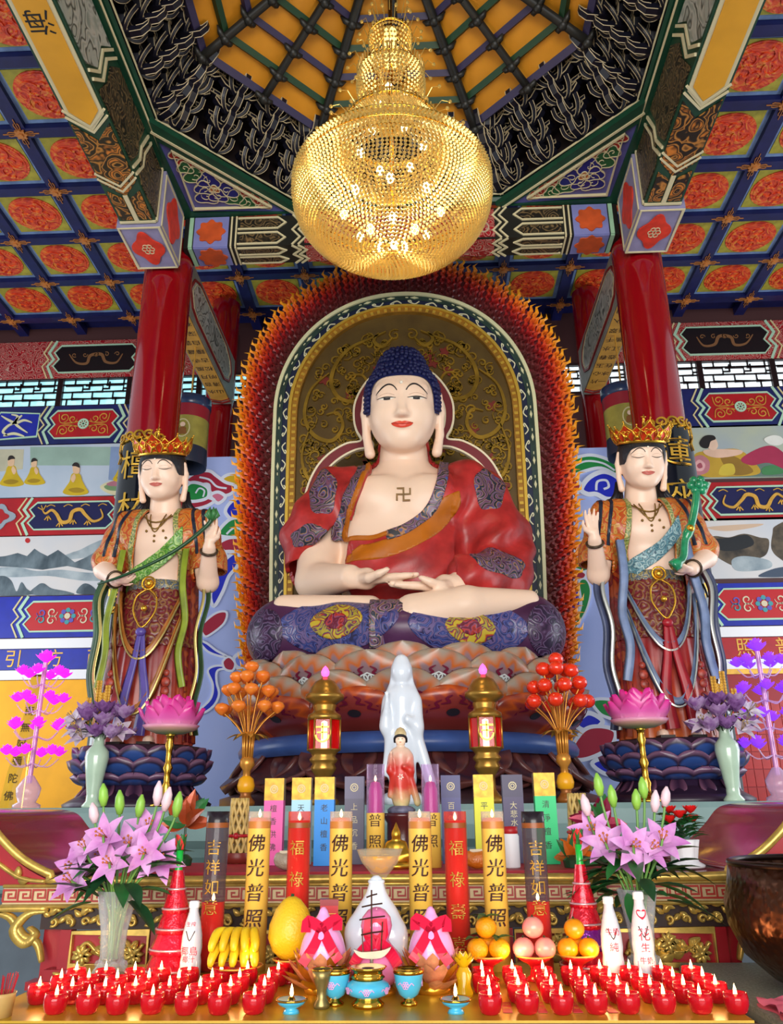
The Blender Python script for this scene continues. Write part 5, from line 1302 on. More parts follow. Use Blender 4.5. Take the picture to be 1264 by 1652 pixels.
def petal_mesh(name, w, h, bulge, curl, m_, th=.04, pw=2.4):
    P, F = petal(w, h, bulge, curl, 15, 13, pw); n = len(P); g = G()
    P2 = [(x*.97, y+th, z) for x, y, z in P]
    Fb = [tuple(n+i for i in f[::-1]) for f in F]
    rim_ = []
    for j in range(12): rim_ += [(j*15, (j+1)*15, n+(j+1)*15, n+j*15), ((j+1)*15+14, j*15+14, n+j*15+14, n+(j+1)*15+14)]
    g.add(P+P2, F+Fb+rim_); me = g.mesh(name, m_, True)
    a = me.attributes.new('rim', 'FLOAT', 'POINT'); b = me.attributes.new('fan', 'FLOAT', 'POINT'); vals, fan = [], []
    for (x, y, z) in P+P2:
        rx, rz = x/w, (z-.4*h)/(.6*h); vals.append(min(1, math.sqrt(rx*rx+max(0, rz)**2))); fan.append(14*math.atan2(rx, max(rz, -.2)+.001))
    a.data.foreach_set('value', vals); b.data.foreach_set('value', fan); return me
LP1 = petal_mats('lotus_petal_upper', '#84696e', '#b85c18', '#9a8a78'); LP2 = petal_mats('lotus_petal_lower', '#8c3430', '#c0521a', '#7a2a20'); LP3 = petal_mats('lotus_petal_base', '#4a2024', '#33202c', '#6a3a34')
FIRE = mat('petal_motif', '#6a1030', .4); KNOT = mat('petal_knot', '#cfd6d4', .4); INKD = mat('petal_ink', '#2a2226', .4)
def ring(parent, me, n, r, z, tilt, a0=0.0, motif=None, front=True, name='petal', sy=1.0):
    for i in range(n):
        a = a0+2*PI*i/n
        if front and sin(a) > .35: continue
        o = link(name, me, parent, (r*cos(a), r*sin(a)*sy, z)); o.rotation_euler = Matrix.Rotation(a+PI/2, 3, 'Z').to_4x4().to_euler() if not tilt else (Matrix.Rotation(a+PI/2, 4, 'Z') @ Matrix.Rotation(tilt, 4, 'X')).to_euler()
        if motif:
            for mm, nm in motif: link(nm, mm, o)['kind'] = 'stuff'
def motif_mesh(w, h, bulge, kind):
    pu = lambda x, y, d=0.0: (x, -bulge*sin(PI*.5*min(1, max(0,y/h)*1.25))*(1-.55*(x/w/.9)**2)-.012-d, y)
    g = G()
    for s in (-1, 1):
        for k in range(3):
            x0 = s*(.03+.09*k); g.ribbon(pu, spline([(x0, h*(.72-.09*k)), (x0+s*.05, h*(.66-.09*k)), (x0+s*.02, h*(.60-.09*k)), (x0+s*.09, h*(.56-.1*k))], 4), .022, 0, .008, 0, taper=True)
    g2 = G()
    if kind == 'knot':
        for k in range(8): g2.ribbon(pu, circ(.05*cos(k*PI/4), h*.45+.05*sin(k*PI/4), .035, 8), .012, 0, .01, closed=True)
        for s in (-1, 1): g2.ribbon(pu, spline([(0,h*.33),(s*.06,h*.31),(s*.12,h*.34),(s*.14,h*.32)], 4), .016, 0, .008)
    else:
        g2.prism(pu, circ(0, h*.42, .06, 12, ry=.035), 0, .01)
    return g.mesh('flame_motif', FIRE), g2.mesh('knot_motif', KNOT if kind == 'knot' else INKD)
U = (.43,.53,.24); ME_P1 = petal_mesh('petal', *U, .0, LP1, pw=5.0); m1 = motif_mesh(*U, 'knot'); mo1 = [(m1[0],'flame_motif'),(m1[1],'knot_motif')]
Lw = (.50,.50,.36); ME_P2 = petal_mesh('petal', *Lw, -.25, LP2, pw=4.0); m2 = motif_mesh(*Lw, 'dot'); mo2 = [(m2[0],'flame_motif'),(m2[1],'knot_motif')]
Lb = (.58,.60,.16); ME_P3 = petal_mesh('petal', *Lb, .0, LP3, pw=4.5)
g = G(); g.lathe([(1.95,0),(1.95,.08),(1.75,.14),(1.66,.3),(1.62,.42),(1.6,.48),(1.62,.52),(1.66,.56),(1.66,.60),(1.45,.7),(1.45,1.25),(1.5,1.36),(1.2,1.4),(0,1.4)], n=64); g.V = [(x, min(y, .85), z) for x, y, z in g.V]; g.obj('core', mat('throne_core', '#3a2228', .4, var=.2), TH, True)
g = G(); g.lathe([(1.72,.44),(1.78,.48),(1.79,.53),(1.76,.59),(1.70,.62)], n=72); g.V = [(x, min(y, .86), z) for x, y, z in g.V]; g.obj('blue_collar', mat('throne_blue', '#3d5a9a', .35, var=.15), TH, True)
ring(TH, ME_P1, 18, 1.49, .90, .12, -PI/2, None); ring(TH, ME_P1, 18, 1.53, .84, .2, -PI/2+PI/18, mo1); ring(TH, ME_P1, 18, 1.57, .68, .27, -PI/2, mo1)
ring(TH, ME_P2, 13, 1.50, .60, .16, -PI/2+PI/13, mo2)
ring(TH, ME_P3, 13, 1.52, .60, PI*.70, -PI/2+PI/13, None); ring(TH, ME_P3, 13, 1.46, .58, PI*.715, -PI/2, None)

# ================================================================ STANDING BODHISATTVAS
def fstrip(g, pts, w, side=(1,0,0), th=.012, m=0, taper=None):
    """cloth ribbon through 3-D points; side = width direction (or per-point list)"""
    pts = [np.array(p, float) for p in pts]; n = len(pts); A = []
    for i, p in enumerate(pts):
        t = pts[min(i+1,n-1)]-pts[max(i-1,0)]; t /= np.linalg.norm(t)+1e-9; sd = np.array(side[i] if isinstance(side, list) else side, float)
        sd = sd-t*sd.dot(t); sd /= np.linalg.norm(sd)+1e-9; nn = np.cross(t, sd); ww = (w if not hasattr(w, '__len__') else w[i])/2
        A.append([p-sd*ww-nn*th, p-sd*ww*.3+nn*th*.6, p+sd*ww*.3-nn*th*.4, p+sd*ww+nn*th, p+sd*ww*.3-nn*th*1.4, p-sd*ww*.3-nn*th*.6])
    g.grid(A, m, True); return g
PB = petal_mats('lotus_blue', '#2b4888', '#241a34', '#7a5470', 0); PBD = petal_mats('lotus_plum', '#2a1830', '#3c2238', '#6a4258', 0)
ME_B1 = petal_mesh('petal', .155, .19, .085, .0, PB, .015, 4.5); ME_B2 = petal_mesh('petal', .17, .2, .1, .0, PB, .015, 4.5); ME_B3 = petal_mesh('petal', .19, .2, .06, .05, PBD, .015, 4.0)
def lotus_base(x, y, label):
    t = thing('lotus_pedestal', label, 'pedestal', (x, y, 1.6), 0, 'blue lotus pedestals')
    g = G(); g.lathe([(.62,0),(.63,.03),(.56,.07),(.42,.15),(.38,.2),(.42,.24),(.5,.3),(.55,.42),(.53,.5),(.3,.505),(0,.505)], n=40); g.obj('core', mat('lotus_core', '#2c1a2c', .35, var=.2), t, True)
    ring(t, ME_B1, 16, .50, .31, .12, -PI/2+PI/16, front=False); ring(t, ME_B2, 15, .47, .23, .35, -PI/2, front=False); ring(t, ME_B2, 14, .38, .17, .75, -PI/2+PI/14, front=False); ring(t, ME_B3, 13, .42, .17, 2.15, -PI/2, front=False)
    return t
PINK = mat('statue_flesh', '#f3d0b6', .36, sss=.04)
def bodhi(cx, mrr, label, pal):
    O3 = np.array((cx, 7.5, 2.105)); t = thing('bodhisattva_statue', label, 'statue', tuple(O3), 0, 'standing bodhisattva statues')
    mx = lambda P: [((q[0], q[1]*(mrr,1,1), q[2]*(mrr,1,1))+q[3:]) if q[0] == 'c' else ((q[0], q[1]*(mrr,1,1))+q[2:]) for q in P]
    Z = lambda z: z-2.105
    torso = [ell((0,0,Z(4.0)),(.30,.20,.34),.06), ell((0,0,Z(3.64)),(.27,.19,.24),.1), cap((-.27,.02,Z(4.2)),(.27,.02,Z(4.2)),.125,.125,.06), cap((0,.03,Z(4.22)),(0,.02,Z(4.5)),.135,.12,.06), ell((-.11,-.12,Z(4.06)),(.13,.05,.09),.16), ell((.11,-.12,Z(4.06)),(.13,.05,.09),.16)]+[cap((s*.12,.0,Z(3.5)),(s*.12,-.02,.05),.13,.06,.05) for s in (-1,1)]
    up1 = [cap((-.34,.02,Z(4.18)),(-.52,-.04,Z(3.76)),.12,.10,.05)]; up2 = [cap((.34,.02,Z(4.18)),(.50,-.08,Z(3.60)),.12,.10,.05)]
    fo = [cap((-.52,-.04,Z(3.76)),(-.27,-.36,Z(3.56)),.10,.062,.03), cap((.50,-.08,Z(3.60)),(.56,-.34,Z(3.86)),.10,.06,.03)]
    hd_ = capsule_hand((-.25,-.39,Z(3.55)),(.8,-.5,-.12),(.3,.3,1),.20,1,.5,thumb_curl=.5)+capsule_hand((.565,-.36,Z(3.89)),(.1,-.12,1),(-.35,-.9,.05),.25,-1,.16,thumb_curl=.5,spread=.3)
    feet_ = [cap((s*.12,-.1,.045),(s*.14,-.32,.035),.055,.045,.03) for s in (-1,1)]
    V, F = sdf(mx(torso+up1+up2+fo+hd_+feet_), .0125); V = relax(V, F, 1, .4)
    HMb = headM((0, -.07, Z(4.45)), .485, math.radians(19), -.02*mrr)
    bv, bf = join([(V, F), (apply(HMb, HV), HF)])
    body = nobj('body', bv, bf, PINK, t)
    face(body, HMb, lip=LIPP, eye_open=0.0, urna=True)
    # hair
    Vh, Fh = sdf([ell((0,.02,.68),(.468,.51,.47),.05), ell((0,.1,1.02),(.22,.25,.2),.12), ell((0,.05,.45),(.44,.38,.3),.1)], .03); Th = tri(Fh)
    ax_ = np.abs(Vh[:,0]); f_ = np.where(Vh[:,1] < .1, np.minimum(((ax_/.375)**4+np.maximum((Vh[:,2]-.3)/.50,0)**4-1)*.12, Vh[:,2]-.48), Vh[:,2]-.1)
    V2, T2, _ = clip(Vh, Th, f_); nobj('hair', apply(HMb, V2), T2, mat('black_hair', '#15131a', .35, bump=.3, bscale=25, stretch=(6,1,1)), t)
    g = G()
    for s in (-1, 1):       # long locks on the shoulders
        g = G()
        for k in range(3): g.tube(spline([(s*.2,.02,Z(4.55)), (s*(.2+.03*k),-.02,Z(4.38)), (s*(.26+.07*k),-.06+.05*k,Z(4.27)), (s*(.36+.05*k),-.06+.06*k,Z(4.08)), (s*(.42+.04*k),-.08+.06*k,Z(3.95))], 5), [.03]*8+[.02]*12+[.008], 6)
        g.obj('hair_lock', mat('black_hair', '#15131a', .35), t, True)['kind'] = 'stuff'
    # crown
    cr = G(); cg = G(); cb = G(); zc = .86
    C_ = lambda a, r, z: (r*sin(a), .02-r*cos(a), z)
    cb.lathe([(.46,.88),(.485,.90),(.48,.96),(.46,.99)], (0,.02,0), 28)
    for k in range(-4, 5):
        a = k*.40; big = 1.1 if k == 0 else (.95 if k % 2 == 0 else .78); r0 = .46
        pu = lambda x, y, d=0.0, a=a: (lambda rr: (rr*sin(a)+x*cos(a), .02-rr*cos(a)+x*sin(a), .92+y))(r0+.22*y/.5+d)
        leaf = [(-.11,0),(-.16,.14),(-.13,.26),(-.06,.34),(0,.46),(.06,.34),(.13,.26),(.16,.14),(.11,0)]; leaf = [(x*1.15, y*big*.72) for x, y in leaf]
        cr.prism(pu, leaf, -.015, .015); cg.ribbon(pu, leaf, .018, -.02, .03)
        cg.sphere(pu(0,.09*big,.04), .035, 8, 5); cg.ribbon(pu, scroll(-.05,.16*big,.045,1.1,0,1), .016, .015, .03); cg.ribbon(pu, scroll(.05,.16*big,.045,1.1,PI,-1), .016, .015, .03)
        cg.tube([pu(0,.31*big,0), pu(0,.37*big,.02)], [.018,.006], 5); cg.sphere(pu(0,.38*big,.02), .02, 6, 4)
    cr.lathe([(.44,.9),(.40,1.0),(.30,1.1),(.16,1.16),(.0,1.18)], (0,.06,.04), 20)
    cg.sphere((0,-.2,1.36), (.03,.03,.045), 8, 6); cg.tube([(0,-.2,1.2),(0,-.2,1.46)], [.04,.008], 6); cg.tube([(-.05,-.2,1.41),(.05,-.2,1.41)], .010, 5)
    CM = lambda g_: G().merge(g_, HMb)
    c0 = CM(cb).obj('crown', GOLD, t, True); CM(cr).obj('crown_leaf', mat('crown_red', '#cc3a16', .28, .25, var=.5, vscale=18), c0); o = CM(cg).obj('crown_gilding', GOLD, c0, True); o['kind'] = 'stuff'
    # shawl over the shoulders and upper arms
    sh = [ell((0,.02,Z(4.02)),(.32,.21,.34),.06), cap((-.3,.03,Z(4.2)),(.3,.03,Z(4.2)),.135,.135,.08), cap((-.36,.03,Z(4.17)),(-.50,.0,Z(3.84)),.15,.14,.08), cap((.36,.03,Z(4.17)),(.50,-.03,Z(3.74)),.15,.15,.08), ell((0,.03,Z(3.65)),(.29,.2,.3),.1), ell((-.11,-.12,Z(4.06)),(.13,.05,.09),.16), ell((.11,-.12,Z(4.06)),(.13,.05,.09),.16)]
    SV, SF = cloth_surface(mx(sh), .016, .015); SN = vnorm(SV, SF); ST = tri(SF); X, Y, Zz = SV.T; xm = X*mrr
    SV = SV+SN*(.009*np.sin(40*(np.abs(X)*.8-Zz*.35)))[:,None]
    w = .15+.07*np.clip((Z(4.25)-Zz)/.45,0,1); edge = np.where(Y < .05, np.abs(X)-w, .3); edge = np.minimum(edge, Zz-Z(3.44))
    edge = np.where((Y < .0) & (np.abs(X) < .15), -.1, edge)
    low = np.where(np.abs(X) > .36, Zz-Z(3.72), 1.)
    def piece(name, f, off, m_, rim=.012):
        V3_, T3_, e3 = clip(SV, ST, f, [SN[:,0],SN[:,1],SN[:,2]])
        if len(T3_) == 0: return
        T3_ = biggest(T3_, len(V3_)); V3_, T3_, n3 = compact(V3_, T3_, np.stack(e3,1)); O, Tt, S = shell(V3_, T3_, n3, off, rim); return nobj(name, O, [Tt, S], m_, t)
    piece('shawl', np.minimum(edge, low), .008, pal['shawl'], .02)
    for sd in (-1, 1): piece('shawl_edging', np.minimum.reduce([edge, .045-edge, low, np.where(Y < .05, 1., -1.), X*sd]), .016, pal['edge'])
    for q, c in ((0, pal['stripe']), (.09, pal['stripe'])):
        s_ = np.abs(X)-.30-q-.18*np.clip((Z(4.3)-Zz),0,.5)*1.2; [piece('shawl_stripe', np.minimum.reduce([s_, .03-s_, low, Zz-Z(3.85), X*sd]), .016, c) for sd in (-1, 1)]
    # diagonal chest sash, from viewer's right shoulder to the left of the waist (mirrored for the other statue)
    dline = (Zz-Z(3.62))-(.62*(X+.22)+1.9*np.clip(X+.0,0,1)**2)
    piece('chest_sash', np.minimum.reduce([.085-np.abs(dline), np.where(Y < -.03, 1., -1.), .26-np.abs(X), Z(4.2)-Zz]), .022, pal['sash'])
    # necklace
    g = G()
    def chest(x, z):
        m_ = (np.abs(V[:,0]-x) < .03) & (np.abs(V[:,2]-z) < .03) & (V[:,1] < .1); return (V[m_][:,1].min() if m_.any() else -.18)-.008
    for k, (wd, dp_) in enumerate(((.15,.10),(.12,.17),(.075,.20))): 
        P = [(wd*sin(u), Z(4.26)-.0-dp_*cos(u)**2) for u in np.linspace(-PI/2, PI/2, 15)]; g.tube([(x, chest(x, z), z) for x, z in P], .007, 5)
    for x, z in ((0,4.02),(-.08,4.07),(.08,4.07),(0,3.97),(.11,4.0)): g.sphere((x, chest(x,Z(z)), Z(z)), .013, 6, 5)
    g.obj('necklace', mat('necklace_bronze', '#8a6a30', .35, .6), t, True)
    # skirt
    def sk(u, z, k=1.0): 
        v = (3.56-z)/(3.56-2.14); r = (.29+.16*sin(PI*.5*min(1,v*1.6))*.55+.06*v)*k
        return r
    def skirt(z0, z1, k, pleats, amp, n=96, m=14, flare=0.0):
        rows = []
        for j in range(m):
            z = z0+(z1-z0)*j/(m-1); v = j/(m-1); row = []
            for i in range(n):
                a = 2*PI*i/n; r = sk(a, z, k)*(1+amp*(.3+.7*v)*sin(pleats*a+.6*sin(3*z)))+flare*v; row.append((r*cos(a)*1.0, r*sin(a)*.74+.02, Z(z)))
            rows.append(row)
        g = G(); g.grid(rows, 0, True); return g
    skirt(3.5, 2.12, .96, 22, .035, m=18).obj('long_skirt', pal['skirt'], t, True)
    skirt(3.58, 2.98, 1.0, 30, .03, flare=.015).obj('over_skirt', pal['over'], t, True)
    g = G(); rows = []
    for j in range(12):
        v = j/11; rows.append([((.36+.08*v)*(1+.03*sin(26*a+2*v))*cos(a), (.30+.02*v)*(1+.03*sin(26*a))*sin(a)+.04, Z(3.72-1.58*v)) for a in np.linspace(-.75, PI+.75, 60)])
    g.grid(rows); g.obj('outer_robe', pal['outer'], t, True)
    g = G(); g.lathe([(.275,Z(3.5)),(.30,Z(3.52)),(.30,Z(3.6)),(.275,Z(3.62))], (0,.02,0), 40, 0, 1, .74); g.obj('belt', pal['belt'], t, True)
    g = G(); yf = -.245
    g.sphere((0,yf-.01,Z(3.55)), .045, 10, 6); g.ribbon(lambda x, y, d=0.0: (x, yf-.02-d, Z(3.55)+y), circ(0,0,.06,14), .015, 0, .015, closed=True)
    for s in (-1, 1): g.tube(spline([(0,yf-.02,Z(3.5)), (s*.09,yf-.05,Z(3.42)), (s*.10,yf-.07,Z(3.28)), (s*.04,yf-.09,Z(3.16)), (0,yf-.1,Z(3.12))], 5), .009, 5)
    g.sphere((0,yf-.08,Z(3.3)), .03, 8, 5); g.obj('belt_jewel', GOLD, t, True)
    # swags, centre ribbons, side streamers
    def yfront(x, z): 
        r = sk(0, z, 1.06)+.02; q = max(0., 1-(x/r)**2); return .02-r*.74*math.sqrt(q)-.015
    for k, (dz, wd, nm) in enumerate(((.62,.06,'upper_swag'),(.98,.07,'lower_swag'))):
        g = G(); P = []
        for u in np.linspace(-1, 1, 25): 
            x = (.30+.03*k)*u; z = 3.50-.12*k-dz*(1-abs(u)**2.2); P.append((x, yfront(x, z)-.02, Z(z)))
        fstrip(g, P, wd, (0,0,1), .014); fstrip(g, [(p[0]*1.0, p[1]-.02, p[2]-.045) for p in P], .018, (0,0,1), .012, 1); g.obj(nm, [pal['swag'], pal['swagedge']], t, True)
    g = G(); g.sphere((0, yfront(0,3.08)-.05, Z(3.08)), (.05,.035,.04), 10, 6); g.obj('ribbon_knot', pal['rib'], t, True)
    for s in (-1, 1):
        g = G(); P = spline([(s*.015, yfront(0,3.06)-.04, Z(3.06)), (s*.04, yfront(.04,2.8)-.03, Z(2.8)), (s*.09, yfront(.08,2.5)-.03, Z(2.5)), (s*(.12-.05*(s*mrr > 0)), yfront(.1,2.18)-.03, Z(2.18))], 6)
        fstrip(g, P, list(np.linspace(.05,.12,len(P))), (1,0,0), .012); g.obj('long_ribbon', pal['rib'], t, True)
    for s in (-1, 1):
        g = G(); P = spline([(s*.44,-.05,Z(3.72)), (s*.52,-.1,Z(3.45)), (s*.47,-.12,Z(3.1)), (s*.50,-.1,Z(2.75)), (s*.45,-.08,Z(2.45)), (s*.48,-.05,Z(2.2))], 7)
        fstrip(g, P, .10, (.8,-.6*s,0), .014); fstrip(g, [(p[0]-s*.03, p[1]-.05, p[2]) for p in P], .035, (1,0,0), .01, 1); g.obj('side_streamer', [pal['stream'], pal['swagedge']], t, True)
        g = G(); P = spline([(s*.30,-.2,Z(3.9)), (s*.31,-.26,Z(3.55)), (s*.36,-.26,Z(3.2)), (s*.33,-.29,Z(2.9)), (s*.38,-.26,Z(2.6))], 7); fstrip(g, P, .075, (1,0,0), .014); g.obj('front_streamer', pal['stream2'], t, True)
    # tassels low on the skirt, bangles
    for s in (-1, 1):
        g = G(); yb = yfront(s*.24,2.5)-.02
        for z, r in ((2.72,.03),(2.64,.045),(2.56,.04),(2.46,.035),(2.36,.03)): g.sphere((s*.25, yb, Z(z)), (r,.015,r), 8, 5)
        g.obj('tassel', pal['tassel'], t, True)
    for P_, d_ in (((-.29,-.33,Z(3.575)), (.25,-.32,-.2)), ((.555,-.32,Z(3.83)), (.06,-.26,.26))):
        g = G(); d_ = np.array(d_); d_ = d_*(mrr,1,1)/np.linalg.norm(d_); p = np.array(P_)*(mrr,1,1); u = np.cross(d_, (0,0,1)); u /= np.linalg.norm(u); v = np.cross(d_, u)
        g.tube([p+.075*(u*cos(a)+v*sin(a)) for a in np.linspace(0, 2*PI, 17)], .013, 6); g.obj('bangle', pal['bangle'], t, True)
    for s in (-1, 1):
        g = G(); g.box((s*.13,-.28,.012), (.12,.26,.024)); g.obj('sandal', mat('sandal_dark', '#2a2018', .5), t)
    return t
sk1 = lambda n, cols: gradient(n, cols, 2, 0.0, 1.4, .32, noise=.5, bscale=9)
LPAL = dict(outer=brocade('outer_robe_red', ['#5a1016','#8a1c1c','#6a1418','#a8481e'], 5, ring=12), shawl=brocade('shawl_orange', ['#b8551c','#d8742a','#a8621e','#c89a4a','#b24a1a'], 8, ring=14), edge=brocade('shawl_green_edge', ['#4a5a20','#8a9440','#5a6a60','#c0b060'], 16, ring=16), stripe=mat('stripe_navy', '#1b2233', .35), sash=brocade('sash_green', ['#3f7a22','#6ea83a','#2c5a22','#9ac060'], 14, ring=16),
    skirt=sk1('skirt_left', ['#a83a20','#b8452a','#8a2420','#6a1a1c']), over=brocade('over_maroon', ['#4a1218','#7a2226','#5a161c','#8a5a30'], 11, ring=16), belt=brocade('belt_grey', ['#3a4450','#6a7480','#404a4a','#9a8a5a'], 18, ring=18), swag=mat('swag_ochre', '#a8682c', .35, var=.3, vscale=8), swagedge=mat('swag_gold', '#c9b26a', .3, .6), rib=mat('ribbon_violet', '#5a4a9a', .35, var=.2), stream=mat('streamer_green', '#3a5c3c', .35, var=.3), stream2=mat('streamer_lime', '#8a9a28', .35, var=.3), tassel=mat('tassel_red', '#a03a2a', .4, var=.5, vscale=30), bangle=mat('bangle_dark', '#4a3a2a', .3, .4))
RPAL = dict(LPAL); RPAL.update(sash=brocade('sash_teal', ['#2f5a6a','#6a98a0','#28485a','#9ab8b8'], 14, ring=16), skirt=sk1('skirt_right', ['#d87a28','#c04a20','#9a2420','#7a1a20']), swag=mat('swag_blue', '#6a7a98', .35, var=.3, vscale=8), swagedge=mat('swag_silver', '#b8b8b0', .3, .5), rib=mat('ribbon_crimson', '#a81c28', .35, var=.25), stream=mat('streamer_slate', '#4a5270', .35, var=.3), stream2=mat('streamer_bluegrey', '#7a8cb0', .35, var=.3))
BXL, BXR = -2.335, 2.325
lotus_base(BXL, 7.5, 'blue lotus pedestal under the bodhisattva holding a lotus stem'); lotus_base(BXR, 7.5, 'blue lotus pedestal under the bodhisattva holding a scepter')
bodhi(BXL, 1, 'crowned standing bodhisattva with green chest sash and violet ribbons', LPAL)
bodhi(BXR, -1, 'crowned standing bodhisattva with teal chest sash and crimson ribbons', RPAL)
# what they hold
t = thing('held_lotus', 'long dark green lotus stem held across the left bodhisattva', 'flower stem', (BXL, 7.5, 2.105))
g = G(); P = spline([(-.42,-.40,1.41),(-.2,-.5,1.44),(.1,-.52,1.56),(.35,-.50,1.72),(.55,-.46,1.92),(.60,-.46,2.0)], 8); g.tube(P, list(np.linspace(.010,.022,len(P))), 6); g.obj('stem', mat('stem_green', '#1d4a2a', .35), t, True)
g = G()
for k in range(6): a = k*PI/3; g.tube([(.60,-.46,1.98),(.60+.05*cos(a),-.46+.05*sin(a),2.03),(.60+.03*cos(a),-.46+.03*sin(a),2.10)], [.015,.026,.004], 6)
g.obj('bud', mat('bud_green', '#3a7a40', .4), t, True)
t = thing('ruyi_scepter', 'green jade scepter with cloud head held by right bodhisattva', 'scepter', (BXR, 7.5, 2.105))
JADE = mat('jade_green', '#1f8a58', .2, var=.35, vscale=12, coat=.5)
g = G(); P = spline([(.06,-.50,1.44),(.16,-.5,1.52),(.2,-.5,1.68),(.27,-.5,1.82),(.33,-.5,2.0),(.36,-.5,2.14)], 6); g.tube(P, [.055]*4+[.035]*10+[.045]*4+[.035]*(len(P)-18), 8); g.obj('shaft', JADE, t, True)
g = G()
for a in np.linspace(0, 2*PI, 7)[:-1]: g.sphere((.38+.06*cos(a),-.5,2.2+.055*sin(a)), (.042,.04,.042), 8, 6)
g.sphere((.38,-.52,2.2), .045, 8, 6); g.obj('cloud_head', JADE, t, True)
g = G(); g.sphere((.25,-.53,1.78), .035, 8, 6); g.obj('gold_boss', GOLD, t, True)

# ================================================================ CHANDELIER
CH = thing('chandelier', 'great tiered crystal chandelier with a golden beaded bowl', 'chandelier', (0, OC, 5.9))
CRY = mat('amber_crystal', '#f0c040', .12, .0, ior=1.5, var=.3, vscale=8)
def crystal():
    m, nt, p = nodes('crystal_bead'); N, L = nt.nodes, nt.links
    p.inputs['Base Color'].default_value = lin('#d6b766'); p.inputs['Roughness'].default_value = .16; p.inputs['Metallic'].default_value = .55
    tr = N.new('ShaderNodeBsdfTranslucent'); tr.inputs[0].default_value = lin('#f2e0a8'); mx = N.new('ShaderNodeMixShader'); mx.inputs[0].default_value = .35
    L.new(p.outputs[0], mx.inputs[1]); L.new(tr.outputs[0], mx.inputs[2]); L.new(mx.outputs[0], N['Material Output'].inputs['Surface']); return m
BEAD = crystal(); BULB = emis('warm_bulb', '#ffe2a8', 8.0)
def beads(name, prof, n_of, r, stretch=1.25, label=None):
    """rings of faceted drops following a profile"""
    pv = [(0,0,-1.3),(1,0,0),(0,1,0),(-1,0,0),(0,-1,0),(.0,0,1.3)]; pf = [(0,2,1),(0,3,2),(0,4,3),(0,1,4),(5,1,2),(5,2,3),(5,3,4),(5,4,1)]
    Vs, Fs = [], []
    for j, (R_, z) in enumerate(prof):
        n = max(3, int(2*PI*R_/(r*2.05)))
        for i in range(n):
            a = 2*PI*(i+.5*(j % 2))/n; c, s = cos(a), sin(a); b = len(Vs)
            for v in pv: Vs.append((R_*c+(v[0]*c-v[1]*s)*r, R_*s+(v[0]*s+v[1]*c)*r, z+v[2]*r*stretch*.8))
            Fs += [tuple(q+b for q in f) for f in pf]
    g = G(); g.V, g.F, g.M = Vs, Fs, [0]*len(Fs); o = g.obj(name, BEAD, CH); o['kind'] = 'stuff'
    if label: o['label'] = label
    return o
# main bowl (z measured from 5.9)
bowl = []
for u in np.linspace(.03, 1, 34): 
    a = u*PI/2; bowl.append((.86*sin(a)**.92,   .74-.60*cos(a)**.8))
beads('bowl_beads', bowl, None, .0175, label='golden beads strung in rings round the bowl')
beads('rim_beads', [(.86,.77),(.86,.80),(.84,.83),(.80,.86),(.74,.89),(.66,.92),(.57,.95)], None, .018)
# rods and fringe
g = G()
for i in range(110):
    a = 2*PI*i/110; c, s = cos(a), sin(a); g.tube([(.86*c,.86*s,.72),(.83*c,.83*s,.84)], [.006,.011], 4)
o = g.obj('rim_fringe', BEAD, CH); o['kind'] = 'stuff'
g = G()
for R_, z in ((.85,.82),(.85,.74),(.52,.97),(.43,1.42),(.30,2.05),(.2,2.55)): g.tube([(R_*cos(a), R_*sin(a), z) for a in np.linspace(0, 2*PI, 41)], .012, 5, cap=False)
for k in range(8):
    a = k*PI/4; g.tube([(.86*cos(a),.86*sin(a),.8),(.52*cos(a),.52*sin(a),.97),(.43*cos(a),.43*sin(a),1.42),(.12*cos(a),.12*sin(a),1.9),(.30*cos(a),.30*sin(a),2.05),(.08*cos(a),.08*sin(a),2.5)], .008, 4)
g.tube([(0,0,.3),(0,0,ZA-5.9-.15)], .02, 8); g.obj('brass_frame', BRASS, CH, True)
t2 = [(.42+.12*sin(PI*u)*(1-.3*u)-.02*u, .95+.46*u) for u in np.linspace(0,1,15)]
beads('second_tier_beads', t2, None, .018); 
g = G()
for R_, z0, z1, n in ((.43,1.36,1.46,70),(.305,2.02,2.14,50),(.52,.92,1.0,90)):
    for i in range(n): a = 2*PI*i/n; g.tube([(R_*cos(a),R_*sin(a),z0),(R_*1.02*cos(a),R_*1.02*sin(a),z1)], [.005,.010], 4)
o = g.obj('tier_fringe', BEAD, CH); o['kind'] = 'stuff'
t3 = [(.16+.15*sin(u*PI*.62), 1.52+.52*u) for u in np.linspace(0,1,15)]
beads('third_tier_beads', t3, None, .017)
t4 = [(.12+.08*sin(u*PI/2), 2.1+.45*u) for u in np.linspace(0,1,10)]
beads('crown_tier_beads', t4, None, .015)
g = G()      # sprays of drops standing off the tiers
for z, R_, n, up_ in ((1.0,.6,22,.12),(1.45,.46,18,.12),(2.1,.33,16,.14),(2.5,.24,14,.18),(2.75,.16,12,.2)):
    for i in range(n):
        a = 2*PI*i/n; c, s = cos(a), sin(a); P = [(R_*.8*c,R_*.8*s,z),(R_*1.05*c,R_*1.05*s,z+up_),(R_*1.22*c,R_*1.22*s,z+up_*.6)]; g.tube(P, .004, 4); g.sphere(P[-1], .018, 6, 4)
o = g.obj('crystal_sprays', BEAD, CH); o['kind'] = 'stuff'
for j, (R_, z, n) in enumerate(((.42,.5,8),(.2,.28,5),(.28,1.2,6),(.12,1.8,4))):
    for i in range(n): a = 2*PI*i/n+j; g = G(); g.sphere((R_*cos(a),R_*sin(a),z), (.035,.035,.05), 8, 6); g.obj('bulb', BULB, CH, True)
g = G(); g.lathe([(.0,2.2),(.06,2.2),(.06,2.62),(.0,2.66)], n=14); g.obj('lamp_tube', emis('tube_glow', '#ffd070', 2.5), CH, True)
